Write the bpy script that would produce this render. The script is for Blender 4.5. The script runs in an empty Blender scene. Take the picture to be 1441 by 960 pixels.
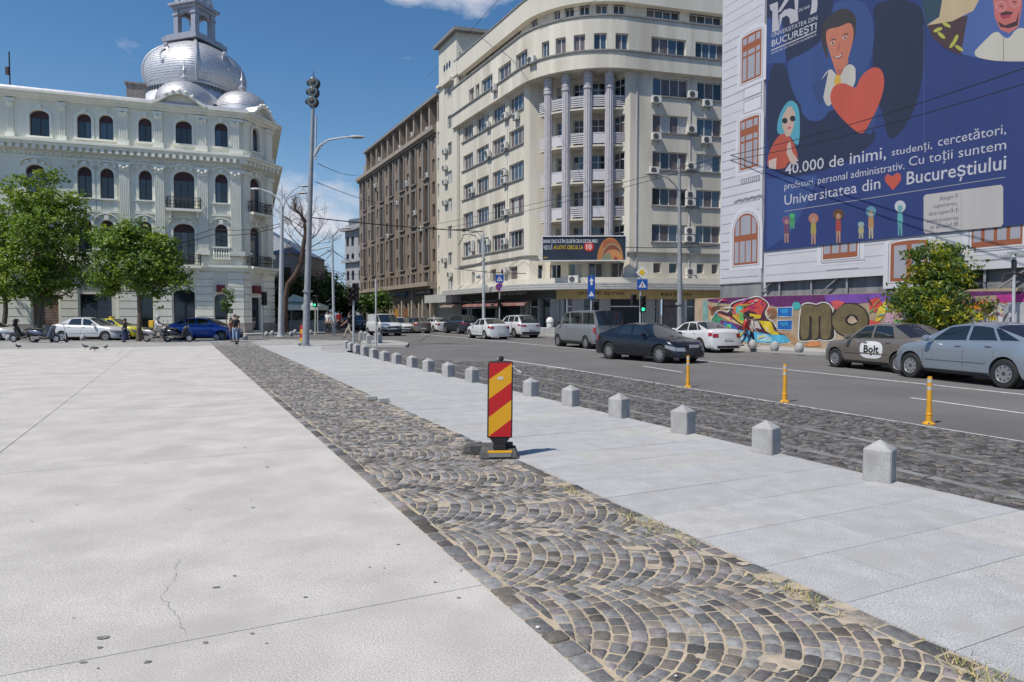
import bpy, bmesh, math, random
from math import sin, cos, pi, radians, sqrt, atan2, atan
from mathutils import Vector, Matrix, noise
from mathutils.geometry import tessellate_polygon
R = random.Random(7)
S = bpy.context.scene
COL = S.collection
# ---------------------------------------------------------------- camera
F, CX, CY, CAMZ = 961.0, 720.5, 480.0, 1.65
PITCH = atan(37 / F)
cam = bpy.data.objects.new('camera', bpy.data.cameras.new('camera'))
COL.objects.link(cam); S.camera = cam
cam.location = (0, 0, CAMZ); cam.rotation_euler = (pi / 2 - PITCH, 0, 0)
cam.data.sensor_width = 36; cam.data.lens = 36 * F / 1441
cam.data.clip_start = 0.1; cam.data.clip_end = 4000
# ---------------------------------------------------------------- sun, sky, exposure
SUN_EL = radians(57)
SUN_DIR = Vector((-0.755 * cos(SUN_EL), -0.655 * cos(SUN_EL), sin(SUN_EL))).normalized()
sun = bpy.data.objects.new('sun', bpy.data.lights.new('sun', 'SUN'))
COL.objects.link(sun)
sun.data.energy = 3.9; sun.data.angle = radians(0.55); sun.data.color = (1.0, 0.94, 0.85)
sun.rotation_euler = SUN_DIR.to_track_quat('Z', 'Y').to_euler()
S.view_settings.view_transform = 'Standard'; S.view_settings.look = 'None'
S.view_settings.gamma = 1; S.view_settings.exposure = 0.2
world = bpy.data.worlds.new('World'); S.world = world; world.use_nodes = True
def build_sky():
    nt = world.node_tree; nt.nodes.clear(); N = nt.nodes.new; L = nt.links.new
    out = N('ShaderNodeOutputWorld'); bg = N('ShaderNodeBackground')
    sky = N('ShaderNodeTexSky'); sky.sky_type = 'NISHITA'; sky.sun_disc = False
    sky.sun_elevation = SUN_EL; sky.sun_rotation = atan2(SUN_DIR.x, SUN_DIR.y)
    sky.altitude = 100; sky.air_density = 1.0; sky.dust_density = 0.3; sky.ozone_density = 1.0
    bg.inputs['Strength'].default_value = 0.1
    tc = N('ShaderNodeTexCoord')
    nz = N('ShaderNodeTexNoise'); nz.inputs['Scale'].default_value = 16; nz.inputs['Detail'].default_value = 9
    nz.inputs['Roughness'].default_value = 0.58
    mp = N('ShaderNodeMapping'); mp.inputs['Scale'].default_value = (1, 1, 1.9)
    L(tc.outputs['Generated'], mp.inputs['Vector']); L(mp.outputs['Vector'], nz.inputs['Vector'])
    # low cumulus: a few banks in every direction, two of them in view
    last = None
    banks = [(-24.5, 8.5, .080, .050), (-16.2, 8.0, .095, .055), (-8.6, 25.0, .045, .028), (-3.6, 25.0, .075, .028),
             (-46, 7, .10, .04), (38, 24, .08, .03), (70, 9, .12, .05), (105, 14, .10, .04), (150, 10, .14, .05),
             (-95, 12, .12, .05), (-140, 20, .10, .04), (180, 28, .09, .04), (10, 5, .12, .03)]
    for az, el, wa, wb in banks:
        a, e = radians(az), radians(el)
        c = Vector((sin(a) * cos(e), cos(a) * cos(e), sin(e)))
        sub = N('ShaderNodeVectorMath'); sub.operation = 'SUBTRACT'; sub.inputs[1].default_value = c
        L(tc.outputs['Generated'], sub.inputs[0])
        sc = N('ShaderNodeVectorMath'); sc.operation = 'MULTIPLY'; sc.inputs[1].default_value = (1 / wa, 1 / wa, 1 / wb)
        L(sub.outputs[0], sc.inputs[0])
        ln = N('ShaderNodeVectorMath'); ln.operation = 'LENGTH'; L(sc.outputs[0], ln.inputs[0])
        mr = N('ShaderNodeMapRange'); mr.inputs['From Min'].default_value = 1.35; mr.inputs['From Max'].default_value = 0.15
        mr.clamp = True
        L(ln.outputs['Value'], mr.inputs['Value'])
        if last is None: last = mr.outputs[0]
        else:
            mx = N('ShaderNodeMath'); mx.operation = 'MAXIMUM'; L(last, mx.inputs[0]); L(mr.outputs[0], mx.inputs[1]); last = mx.outputs[0]
    ad = N('ShaderNodeMath'); ad.operation = 'ADD'; L(last, ad.inputs[0])
    m2 = N('ShaderNodeMath'); m2.operation = 'MULTIPLY'; m2.inputs[1].default_value = 1.7; L(nz.outputs['Fac'], m2.inputs[0]); L(m2.outputs[0], ad.inputs[1])
    r2 = N('ShaderNodeMapRange'); r2.inputs['From Min'].default_value = 1.12; r2.inputs['From Max'].default_value = 1.75; r2.clamp = True
    r2.inputs['To Max'].default_value = 0.88
    L(ad.outputs[0], r2.inputs['Value'])
    mix = N('ShaderNodeMix'); mix.data_type = 'RGBA'
    hs = N('ShaderNodeHueSaturation'); hs.inputs['Saturation'].default_value = 1.3
    L(sky.outputs['Color'], hs.inputs['Color'])
    # pale blue haze towards the horizon, the same all the way round
    sx = N('ShaderNodeSeparateXYZ'); L(tc.outputs['Generated'], sx.inputs[0])
    hz = N('ShaderNodeMapRange'); hz.inputs['From Min'].default_value = 0.26; hz.inputs['From Max'].default_value = -0.02; hz.clamp = True; hz.interpolation_type = 'SMOOTHSTEP'
    hz.inputs['To Max'].default_value = 0.92
    L(sx.outputs['Z'], hz.inputs['Value'])
    hm = N('ShaderNodeMix'); hm.data_type = 'RGBA'; hm.inputs[7].default_value = (2.5, 3.7, 5.6, 1); L(hz.outputs[0], hm.inputs['Factor']); L(hs.outputs['Color'], hm.inputs[6])
    L(r2.outputs[0], mix.inputs['Factor']); L(hm.outputs[2], mix.inputs[6]); mix.inputs[7].default_value = (6.2, 6.3, 6.9, 1)
    L(mix.outputs[2], bg.inputs['Color']); L(bg.outputs[0], out.inputs['Surface'])
build_sky()
# ---------------------------------------------------------------- picture geometry -> real places
def ray(u, v):
    x, y = (u - CX) / F, (CY - v) / F
    return Vector((x, cos(PITCH) + y * sin(PITCH), -sin(PITCH) + y * cos(PITCH)))
def G(u, v, z=0.0):                        # point of the ground
    d = ray(u, v); t = (z - CAMZ) / d.z
    return Vector((d.x * t, d.y * t, z))
def AT(u, v, Y):                           # point at distance Y
    d = ray(u, v); t = Y / d.y
    return Vector((d.x * t, Y, CAMZ + d.z * t))
# ---------------------------------------------------------------- materials
def srgb(r, g, b):
    f = lambda c: (c / 255 / 12.92) if c / 255 <= .04045 else ((c / 255 + .055) / 1.055) ** 2.4
    return (f(r), f(g), f(b))
MATS = {}
def mat(name, col, rough=0.7, metal=0.0, var=0.0, scale=3.0, bump=0.0, bscale=40.0, attr=None, coat=0.0, spec=0.5,
        col2=None, spot=None, streak=False, emit=None, detail=5.0, trans=0.0, brick=None, fine=0.0):
    if name in MATS: return MATS[name]
    m = bpy.data.materials.new(name); m.use_nodes = True; nt = m.node_tree; N = nt.nodes.new; L = nt.links.new
    b = nt.nodes['Principled BSDF']
    b.inputs['Roughness'].default_value = rough; b.inputs['Metallic'].default_value = metal
    b.inputs['Specular IOR Level'].default_value = spec; b.inputs['Coat Weight'].default_value = coat
    b.inputs['Coat Roughness'].default_value = 0.05
    geo = N('ShaderNodeNewGeometry'); pos = geo.outputs['Position']
    if streak:
        mp = N('ShaderNodeMapping'); mp.inputs['Scale'].default_value = (1, 1, 0.12); L(pos, mp.inputs['Vector']); pos2 = mp.outputs[0]
    else: pos2 = pos
    cur = None
    if attr:
        a = N('ShaderNodeAttribute'); a.attribute_name = attr; cur = a.outputs['Color']
    else:
        rgb = N('ShaderNodeRGB'); rgb.outputs[0].default_value = (*col, 1); cur = rgb.outputs[0]
    def mixc(fac, a_, b_, mode='MIX'):
        x = N('ShaderNodeMix'); x.data_type = 'RGBA'; x.blend_type = mode
        if isinstance(fac, float): x.inputs['Factor'].default_value = fac
        else: L(fac, x.inputs['Factor'])
        L(a_, x.inputs[6])
        if isinstance(b_, tuple): x.inputs[7].default_value = (*b_, 1)
        else: L(b_, x.inputs[7])
        return x.outputs[2]
    def nz(sc, det=5.0, p=None, rg=.55):
        n = N('ShaderNodeTexNoise'); n.inputs['Scale'].default_value = sc; n.inputs['Detail'].default_value = det
        n.inputs['Roughness'].default_value = rg
        L(p if p is not None else pos, n.inputs['Vector']); return n.outputs['Fac']
    def rng(x, a0, a1, b0=0.0, b1=1.0):
        r = N('ShaderNodeMapRange'); r.inputs['From Min'].default_value = a0; r.inputs['From Max'].default_value = a1
        r.inputs['To Min'].default_value = b0; r.inputs['To Max'].default_value = b1; r.clamp = True
        L(x, r.inputs['Value']); return r.outputs[0]
    if var > 0:
        f = rng(nz(scale, detail, pos2), .32, .68, 1 - var, 1 + var)
        cc = N('ShaderNodeCombineXYZ'); [L(f, cc.inputs[i]) for i in range(3)]
        cur = mixc(1.0, cur, cc.outputs[0], 'MULTIPLY')
    if fine > 0:
        f = rng(nz(105, 2.0), .3, .7, 1 - fine, 1 + fine)
        cc = N('ShaderNodeCombineXYZ'); [L(f, cc.inputs[i]) for i in range(3)]
        cur = mixc(1.0, cur, cc.outputs[0], 'MULTIPLY')
    if col2: cur = mixc(rng(nz(scale * .6, 6.0, pos2), .5, .68), cur, col2)
    if spot: cur = mixc(rng(nz(spot[1], 2.0), spot[2], spot[2] + .02), cur, spot[0])
    L(cur, b.inputs['Base Color'])
    if bump > 0:
        bp = N('ShaderNodeBump'); bp.inputs['Strength'].default_value = bump; bp.inputs['Distance'].default_value = .02
        L(nz(bscale, 4.0), bp.inputs['Height']); L(bp.outputs[0], b.inputs['Normal'])
    if emit:
        b.inputs['Emission Color'].default_value = (*emit[0], 1); b.inputs['Emission Strength'].default_value = emit[1]
    if trans > 0: b.inputs['Transmission Weight'].default_value = trans
    MATS[name] = m; return m
# ---------------------------------------------------------------- mesh builder
def wloc(o):
    v = Vector((0, 0, 0))
    while o is not None: v += o.location; o = o.parent
    return v
class MB:
    def __init__(s): s.v = []; s.f = []; s.m = []; s.c = []; s.cur = 0; s.col = (1, 1, 1)
    def quad(s, a, b, c, d): s.poly([a, b, c, d])
    def poly(s, pts):
        n = len(s.v); s.v += [tuple(p) for p in pts]; s.f.append(tuple(range(n, n + len(pts)))); s.m.append(s.cur); s.c.append(s.col)
    def add(s, vs, fs):
        n = len(s.v); s.v += [tuple(p) for p in vs]
        for f in fs: s.f.append(tuple(i + n for i in f)); s.m.append(s.cur); s.c.append(s.col)
    def box(s, c, sz, rot=0.0, M=None, taper=1.0):
        hx, hy, hz = sz[0] / 2, sz[1] / 2, sz[2] / 2; vs = []
        for dz in (-1, 1):
            k = taper if dz > 0 else 1.0
            for dx, dy in ((-1, -1), (1, -1), (1, 1), (-1, 1)): vs.append(Vector((dx * hx * k, dy * hy * k, dz * hz)))
        if M is not None: vs = [M @ p for p in vs]
        if rot: vs = [Vector((p.x * cos(rot) - p.y * sin(rot), p.x * sin(rot) + p.y * cos(rot), p.z)) for p in vs]
        c = Vector(c)
        s.add([p + c for p in vs], [(0, 3, 2, 1), (4, 5, 6, 7), (0, 1, 5, 4), (1, 2, 6, 5), (2, 3, 7, 6), (3, 0, 4, 7)])
    def prism(s, pts, z0, z1):             # polygon in plan, ccw, extruded upwards
        n = len(pts)
        vs = [(p[0], p[1], z0) for p in pts] + [(p[0], p[1], z1) for p in pts]
        s.add(vs, [tuple(range(n, 2 * n)), tuple(reversed(range(n)))] + [(i, (i + 1) % n, n + (i + 1) % n, n + i) for i in range(n)])
    def tube(s, pts, rad, n=8, caps=True):
        pts = [Vector(p) for p in pts]; rad = rad if isinstance(rad, (list, tuple)) else [rad] * len(pts)
        vs = []; fs = []; prev = None
        for i, p in enumerate(pts):
            t = (pts[min(i + 1, len(pts) - 1)] - pts[max(i - 1, 0)]).normalized()
            if prev is None: u = t.orthogonal().normalized()
            else:
                u = prev - t * prev.dot(t)
                u = u.normalized() if u.length > 1e-5 else t.orthogonal().normalized()
            prev = u; w = t.cross(u)
            for k in range(n):
                a = 2 * pi * k / n; vs.append(p + (u * cos(a) + w * sin(a)) * rad[i])
        for i in range(len(pts) - 1):
            for k in range(n): fs.append((i * n + k, i * n + (k + 1) % n, (i + 1) * n + (k + 1) % n, (i + 1) * n + k))
        if caps: fs += [tuple(reversed(range(n))), tuple(range((len(pts) - 1) * n, len(pts) * n))]
        s.add(vs, fs)
    def lathe(s, prof, c=(0, 0, 0), n=24, axis='z', sq=None, rot=0.0, caps=True):   # prof: (r, h)
        vs = []; fs = []; c = Vector(c)
        for r, h in prof:
            for k in range(n):
                a = 2 * pi * k / n; rr = r
                if sq: rr = r / (abs(cos(a)) ** sq + abs(sin(a)) ** sq) ** (1 / sq)
                x, y = rr * cos(a + rot), rr * sin(a + rot)
                vs.append(c + (Vector((x, y, h)) if axis == 'z' else Vector((x, h, y)) if axis == 'y' else Vector((h, x, y))))
        for i in range(len(prof) - 1):
            for k in range(n): fs.append((i * n + k, i * n + (k + 1) % n, (i + 1) * n + (k + 1) % n, (i + 1) * n + k))
        if caps and prof[0][0] > 1e-4: fs.append(tuple(reversed(range(n))))
        if caps and prof[-1][0] > 1e-4: fs.append(tuple(range((len(prof) - 1) * n, len(prof) * n)))
        s.add(vs, fs)
    def grid(s, P):
        nr, nc = len(P), len(P[0])
        s.add([p for r in P for p in r], [(i * nc + j, i * nc + j + 1, (i + 1) * nc + j + 1, (i + 1) * nc + j) for i in range(nr - 1) for j in range(nc - 1)])
    def ball(s, c, r, nu=10, nv=7):
        r = (r, r, r) if not isinstance(r, (tuple, list)) else r; vs = []; fs = []
        for i in range(nv + 1):
            t = pi * i / nv
            for k in range(nu):
                a = 2 * pi * k / nu; vs.append(Vector(c) + Vector((r[0] * sin(t) * cos(a), r[1] * sin(t) * sin(a), -r[2] * cos(t))))
        for i in range(nv):
            for k in range(nu): fs.append((i * nu + k, i * nu + (k + 1) % nu, (i + 1) * nu + (k + 1) % nu, (i + 1) * nu + k))
        s.add(vs, fs)
    def build(s, name, m, parent=None, smooth=False, kind=None, label=None, cat=None, group=None, attr=False, weld=False, bevel=0, sharp=35, twosided=False):
        if not s.v: return None
        xs = [p[0] for p in s.v]; ys = [p[1] for p in s.v]; zs = [p[2] for p in s.v]
        o0 = Vector(((min(xs) + max(xs)) / 2, (min(ys) + max(ys)) / 2, min(zs)))
        me = bpy.data.meshes.new(name)
        me.from_pydata([(p[0] - o0.x, p[1] - o0.y, p[2] - o0.z) for p in s.v], [], s.f)
        ms = m if isinstance(m, (list, tuple)) else [m]
        for x in ms: me.materials.append(x)
        me.polygons.foreach_set('material_index', s.m)
        if attr:
            ca = me.color_attributes.new('Col', 'FLOAT_COLOR', 'CORNER'); buf = []
            for poly, c in zip(me.polygons, s.c): buf += [c[0], c[1], c[2], 1.0] * poly.loop_total
            ca.data.foreach_set('color', buf)
        if weld or smooth or bevel:
            bm = bmesh.new(); bm.from_mesh(me)
            bmesh.ops.remove_doubles(bm, verts=bm.verts, dist=0.0004)
            if weld: bmesh.ops.recalc_face_normals(bm, faces=bm.faces)
            if bevel: bmesh.ops.bevel(bm, geom=[e for e in bm.edges if e.is_manifold and e.calc_face_angle(0) > .6], offset=bevel, segments=1, affect='EDGES')
            bm.to_mesh(me); bm.free()
        if smooth:
            me.polygons.foreach_set('use_smooth', [True] * len(me.polygons)); me.set_sharp_from_angle(angle=radians(sharp))
        o = bpy.data.objects.new(name, me); COL.objects.link(o)
        if parent is not None: o.parent = parent; o.location = o0 - wloc(parent)
        else: o.location = o0
        tag(o, label, cat, group, kind); return o
def tag(o, label=None, cat=None, group=None, kind=None):
    if label: o['label'] = label
    if cat: o['category'] = cat
    if group: o['group'] = group
    if kind: o['kind'] = kind
    return o
def empty(name, loc, label=None, cat=None, group=None, kind=None):
    o = bpy.data.objects.new(name, None); COL.objects.link(o); o.location = loc; o.empty_display_size = .2
    return tag(o, label, cat, group, kind)
def copy_tree(o, loc=None, rotz=None, parent=None):
    c = o.copy(); COL.objects.link(c)
    if parent is not None: c.parent = parent
    if loc is not None: c.location = loc
    if rotz is not None: c.rotation_euler = (0, 0, rotz)
    for ch in list(o.children): copy_tree(ch, parent=c)
    return c
def tri(pts2):
    return tessellate_polygon([[Vector((p[0], p[1], 0)) for p in pts2]])
def text_mesh(txt, size=1.0, bold=0.0, sx=1.0):
    cu = bpy.data.curves.new('lettering', 'FONT'); cu.body = txt; cu.size = size; cu.offset = bold; cu.resolution_u = 2
    o = bpy.data.objects.new('lettering', cu); COL.objects.link(o)
    bpy.context.view_layer.update()
    dg = bpy.context.evaluated_depsgraph_get(); me = bpy.data.meshes.new_from_object(o.evaluated_get(dg))
    vs = [(v.co.x * sx, v.co.y) for v in me.vertices]; fs = [tuple(p.vertices) for p in me.polygons]
    bpy.data.objects.remove(o); bpy.data.meshes.remove(me); bpy.data.curves.remove(cu)
    return vs, fs
# ---------------------------------------------------------------- facade along a line on the ground
class Facade:
    def __init__(s, pts):
        s.p = [Vector((p[0], p[1])) for p in pts]; s.s = [0.0]
        for i in range(len(pts) - 1): s.s.append(s.s[-1] + (s.p[i + 1] - s.p[i]).length)
        s.L = s.s[-1]
    def seg(s, a):
        for i in range(len(s.s) - 2):
            if a < s.s[i + 1]: return i
        return len(s.s) - 2
    def at(s, a, z, d=0.0):
        i = s.seg(a); t = (s.p[i + 1] - s.p[i]).normalized(); q = s.p[i] + t * (a - s.s[i])
        if d and len(s.p) > 2:            # smooth outward normal along a curve
            def nrm(k): tt = (s.p[k + 1] - s.p[k]).normalized(); return Vector((tt.y, -tt.x))
            n0 = nrm(i); w = (a - s.s[i]) / (s.s[i + 1] - s.s[i])
            if w < .5 and i > 0: nb = nrm(i - 1); ww = .5 - w
            elif w >= .5 and i < len(s.p) - 2: nb = nrm(i + 1); ww = w - .5
            else: nb = n0; ww = 0
            if nb.dot(n0) < .9: nb = n0
            n = (n0 * (1 - ww) + nb * ww).normalized()
        else: n = Vector((t.y, -t.x))
        q = q + n * d
        return Vector((q.x, q.y, z))
    def hit(s, u, v, d=0.0):
        r = ray(u, v); best = None
        for i in range(len(s.p) - 1):
            a = s.p[i]; t = (s.p[i + 1] - a).normalized(); a = a + Vector((t.y, -t.x)) * d; L = s.s[i + 1] - s.s[i]
            den = r.x * t.y - r.y * t.x
            if abs(den) < 1e-9: continue
            k = (a.x * t.y - a.y * t.x) / den
            w = (k * r.y - a.y) / t.y if abs(t.y) > abs(t.x) else (k * r.x - a.x) / t.x
            lo = -0.02 if i > 0 else -1e9; hi = L + .02 if i < len(s.p) - 2 else 1e9
            if k > 0 and lo <= w <= hi and (best is None or k < best[0]): best = (k, s.s[i] + w, CAMZ + r.z * k)
        return (best[1], best[2]) if best else (0, 0)
    def S(s, u, v=430, d=0.0): return s.hit(u, v, d)[0]
    def Z(s, u, v, d=0.0): return s.hit(u, v, d)[1]
    def cuts(s, a, b, step=None):
        r = [a] + [x for x in s.s[1:-1] if a + 1e-4 < x < b - 1e-4] + [b]
        return r
    def strip(s, mb, a, b, z0, z1, d0, d1, closed=True):          # a band standing proud from d0 to d1
        c = s.cuts(a, b)
        for i in range(len(c) - 1):
            P = lambda q, z, d: s.at(q, z, d)
            x, y = c[i], c[i + 1]
            mb.quad(P(x, z0, d1), P(y, z0, d1), P(y, z1, d1), P(x, z1, d1))
            mb.quad(P(x, z1, d1), P(y, z1, d1), P(y, z1, d0), P(x, z1, d0))
            mb.quad(P(x, z0, d0), P(y, z0, d0), P(y, z0, d1), P(x, z0, d1))
        if closed:
            mb.quad(s.at(a, z0, d0), s.at(a, z0, d1), s.at(a, z1, d1), s.at(a, z1, d0))
            mb.quad(s.at(b, z0, d1), s.at(b, z0, d0), s.at(b, z1, d0), s.at(b, z1, d1))
    def wall(s, mb, a, b, z0, z1, ops, d=0.0, r=0.25):             # ops: (s0, s1, z0, z1, rise)
        ss = sorted(set([a, b] + [x for x in s.s if a < x < b] + [x for o in ops for x in (o[0], o[1]) if a < x < b]))
        zz = sorted(set([z0, z1] + [x for o in ops for x in (o[2], o[3]) if z0 < x < z1]))
        for i in range(len(ss) - 1):
            if ss[i + 1] - ss[i] < 1e-5: continue
            m = (ss[i] + ss[i + 1]) / 2; j0 = 0
            col = [o for o in ops if o[0] < m < o[1]]
            spans = []; cur = z0
            for o in sorted(col, key=lambda o: o[2]):
                if o[2] > cur + 1e-5: spans.append((cur, o[2]))
                cur = max(cur, o[3])
            if cur < z1 - 1e-5: spans.append((cur, z1))
            for (p, q) in spans:
                mb.quad(s.at(ss[i], p, d), s.at(ss[i + 1], p, d), s.at(ss[i + 1], q, d), s.at(ss[i], q, d))
        for o in ops:
            s0, s1, a0, a1 = o[:4]; rise = o[4] if len(o) > 4 else 0
            c = s.cuts(s0, s1)
            for i in range(len(c) - 1):
                mb.quad(s.at(c[i], a0, d), s.at(c[i], a0, d - r), s.at(c[i + 1], a0, d - r), s.at(c[i + 1], a0, d))
            zt = a1 - rise
            mb.quad(s.at(s0, a0, d - r), s.at(s0, a0, d), s.at(s0, zt, d), s.at(s0, zt, d - r))
            mb.quad(s.at(s1, a0, d), s.at(s1, a0, d - r), s.at(s1, zt, d - r), s.at(s1, zt, d))
            if rise <= 0:
                for i in range(len(c) - 1):
                    mb.quad(s.at(c[i], a1, d - r), s.at(c[i], a1, d), s.at(c[i + 1], a1, d), s.at(c[i + 1], a1, d - r))
            else:
                pts = arch(s0, s1, zt, rise)
                for i in range(len(pts) - 1):
                    (x0, y0), (x1, y1) = pts[i], pts[i + 1]
                    mb.quad(s.at(x0, y0, d - r), s.at(x0, y0, d), s.at(x1, y1, d), s.at(x1, y1, d - r))
                    mb.quad(s.at(x0, y0, d), s.at(x1, y1, d), s.at(x1, a1, d), s.at(x0, a1, d))
def arch(s0, s1, zt, rise, n=8):
    m = (s0 + s1) / 2; h = (s1 - s0) / 2
    return [(m - h * cos(pi * k / n), zt + rise * sin(pi * k / n)) for k in range(n + 1)]
def flat(mb, f, pts, d, col=None):          # a thin painted shape on a facade plane; pts are (s, z)
    if col is not None: mb.col = col
    vs = [f.at(p[0], p[1], d) for p in pts]
    ts = tri(pts); n = len(mb.v); mb.v += [tuple(v) for v in vs]
    for t in ts:
        a, b, c = [pts[i] for i in t]
        if (b[0] - a[0]) * (c[1] - a[1]) - (c[0] - a[0]) * (b[1] - a[1]) < 0: t = (t[0], t[2], t[1])
        mb.f.append(tuple(i + n for i in t)); mb.m.append(mb.cur); mb.c.append(mb.col)
def put_text(mb, txt, P, w=None, h=None, col=None, bold=0.0, align='l'):   # P(x, y) maps text units to world
    if col is not None: mb.col = col
    vs, fs = text_mesh(txt, 1.0, bold)
    if not vs: return
    x0 = min(v[0] for v in vs); x1 = max(v[0] for v in vs)
    kx = w / (x1 - x0); n = len(mb.v)
    mb.v += [tuple(P((v[0] - x0) * kx, v[1] * h / 0.7)) for v in vs]
    for f_ in fs: mb.f.append(tuple(i + n for i in f_)); mb.m.append(mb.cur); mb.c.append(mb.col)
# ================================================================ GROUND
M_ASPH = mat('asphalt', (.135, .128, .123), .9, var=.16, scale=.35, bump=.25, bscale=90, fine=.18)
M_GROUND = mat('ground_earth', (.11, .105, .10), .95, var=.2, scale=.2)
M_CONC = mat('plaza_concrete', (.50, .472, .435), .85, var=.11, scale=1.7, bump=.35, bscale=150, fine=.30, col2=(.425, .40, .368),
             spot=((.30, .285, .265), 7, .735), detail=9.0)
M_SLABG = mat('granite_slab', attr='Col', col=(.4, .42, .44), rough=.75, var=.09, scale=4.5, bump=.2, bscale=140, fine=.42, col2=(.385, .375, .355), detail=8.0)
M_KERB = mat('kerb_stone', (.40, .395, .38), .8, var=.15, scale=3, bump=.15, bscale=90, fine=.1)
M_WHITELINE = mat('road_paint', (.55, .55, .54), .75, var=.25, scale=7, fine=.15)
M_COB = mat('cobblestone', attr='Col', col=(.2, .2, .2), rough=.72, var=.28, scale=22, bump=.35, bscale=70, fine=.12)
M_SAND = mat('joint_sand', (.47, .385, .275), .95, var=.22, scale=4, bump=.5, bscale=110, col2=(.34, .30, .25), fine=.15)
M_GROUT = mat('joint_grout', (.17, .165, .155), .95, var=.3, scale=5, bump=.5, bscale=90, col2=(.30, .29, .26))
M_SIDE = mat('far_pavement', (.36, .35, .33), .85, var=.12, scale=.8, fine=.1)
ROADZ = -0.10
g = MB(); g.poly([(-1500, -300, -.16), (1500, -300, -.16), (1500, 2500, -.16), (-1500, 2500, -.16)])
g.build('ground', M_GROUND, kind='structure')
g = MB(); nx = 30
g.poly([(-140, -8, ROADZ), (90, -8, ROADZ), (90, 260, ROADZ), (-140, 260, ROADZ)])
g.build('road', M_ASPH, kind='structure')
# street axis from the edge of the cobble band
Pa, Pb = G(835, 960), G(300, 486.5)
AX = (Pb - Pa).normalized(); AX.z = 0; AY = Vector((AX.y, -AX.x, 0))      # along (away), across (to the right)
O = Pa.copy()
def ab(p): q = Vector((p[0], p[1], 0)) - O; return q.dot(AX), q.dot(AY)
def W(a, b, z=0.0): q = O + AX * a + AY * b; return Vector((q.x, q.y, z))
# right edge of the cobble band (slightly skewed) and the bollard line, as b(a)
def line_b(p, q):
    (a0, b0), (a1, b1) = ab(p), ab(q)
    return lambda a: b0 + (b1 - b0) * (a - a0) / (a1 - a0)
RB = line_b(G(1430, 955), G(545, 566))
BOL = line_b(G(1262, 683), G(640, 533))
POST = line_b(G(1307, 603, ROADZ), G(968, 548, ROADZ))
A_END = ab(Pb)[0]
# ---- concrete plaza: big cast slabs, each its own piece
def gapped(pts, gap):
    c = sum((Vector((p.x, p.y, 0)) for p in pts), Vector()) / len(pts); out = []
    for p in pts:
        d = Vector((p.x - c.x, p.y - c.y, 0)); out.append(Vector((p.x, p.y, 0)) - Vector((AX * (gap if d.dot(AX) > 0 else -gap)) + AY * (gap if d.dot(AY) > 0 else -gap)))
    return out
plaza = empty('plaza', W(10, -10, 0), kind='structure')
jl = [ab(G(690, 821))[0], ab(G(455, 629))[0]]
step = jl[1] - jl[0]

As = [jl[0] + step * k for k in range(-2, 20)]
As = [a for a in As if a < A_END - 1] + [A_END]
bj = ab(G(0, 637))[1]

Bs = [0, bj, bj * 2, bj * 3, bj * 4.2, bj * 5.5, bj * 7, bj * 9]
g = MB(); g.poly([W(As[0] - 1, .02, -.05), W(A_END + .3, .02, -.05), W(A_END + .3, Bs[-1] - 1, -.05), W(As[0] - 1, Bs[-1] - 1, -.05)][::-1])
g.build('joint_bed', M_GROUT, plaza)
for i in range(len(As) - 1):
    for j in range(len(Bs) - 1):
        jog = 0.0
        q = [W(As[i], Bs[j + 1]), W(As[i], Bs[j]), W(As[i + 1], Bs[j]), W(As[i + 1], Bs[j + 1])]
        q = gapped(q, .0045)
        t = MB(); t.prism([(p.x, p.y) for p in q][::1], -.04, R.uniform(-.0015, .0015))
        t.build('concrete_slab', M_CONC, plaza, weld=True)
# hairline crack and dark spots in the concrete (thin recessed-looking stains with a shape of their own)
M_STAIN = mat('concrete_stain', (.20, .19, .175), .9, var=.3, scale=30)
g = MB()
for (u, v, r) in [(143, 897, .045), (140, 911, .02), (117, 932, .024), (138, 940, .012), (208, 931, .03), (289, 904, .024), (304, 826, .03), (330, 810, .018),
                  (45, 734, .016), (108, 710, .016), (268, 717, .014), (298, 701, .012), (356, 714, .02), (353, 703, .014), (375, 905, .012), (103, 869, .012),
                  (355, 891, .02), (560, 766, .022), (612, 819, .018), (646, 841, .02), (430, 840, .018), (345, 630, .03), (357, 619, .025), (376, 657, .03), (520, 798, .012), (541, 799, .012)]:
    r *= .72; c = G(u, v, .004); n = 9; ph = R.random() * 6
    g.poly([c + Vector((r * cos(2 * pi * k / n) * R.uniform(.6, 1.3), r * .7 * sin(2 * pi * k / n) * R.uniform(.6, 1.3), 0)) for k in range(n)])
def crack(g, pix, w):
    P = [G(u, v, .0045) for u, v in pix]; Q = [P[0]]
    for a, b in zip(P, P[1:]):
        for k in range(1, 6): Q.append(a.lerp(b, k / 5) + Vector((R.uniform(-1, 1), R.uniform(-1, 1), 0)) * (.012 if k < 5 else 0))
    for a, b in zip(Q, Q[1:]):
        t = (b - a).normalized(); n = Vector((-t.y, t.x, 0)) * w * R.uniform(.4, 1.2); g.quad(a - n, b - n, b + n, a + n)
crack(g, [(255, 785), (246, 800), (245, 816), (235, 826), (226, 840), (246, 860), (254, 878), (262, 892)], .001)
crack(g, [(165, 501), (171, 494)], .01)
g.build('stain', M_STAIN, plaza, kind='stuff')
# ---- far pavement band along the plaza end and around
pv = MB()
e0, e1 = A_END, A_END + 10
pav = empty('crossing_pavement', W(A_END + 2, 0, 0), kind='structure')
t = MB(); t.prism([(p.x, p.y) for p in [W(A_END, Bs[-1] * 1.5), W(A_END, -.02), G(366, 487), G(480, 487.5), G(486, 480.5), G(380, 478.5), G(250, 480.5), G(-200, 481), G(-900, 482)]], -.1, -.002)
t.build('stone_paving', mat('grey_paving', (.30, .295, .285), .85, var=.18, scale=1.2, fine=.1, col2=(.38, .37, .35)), pav, weld=True)
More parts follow.
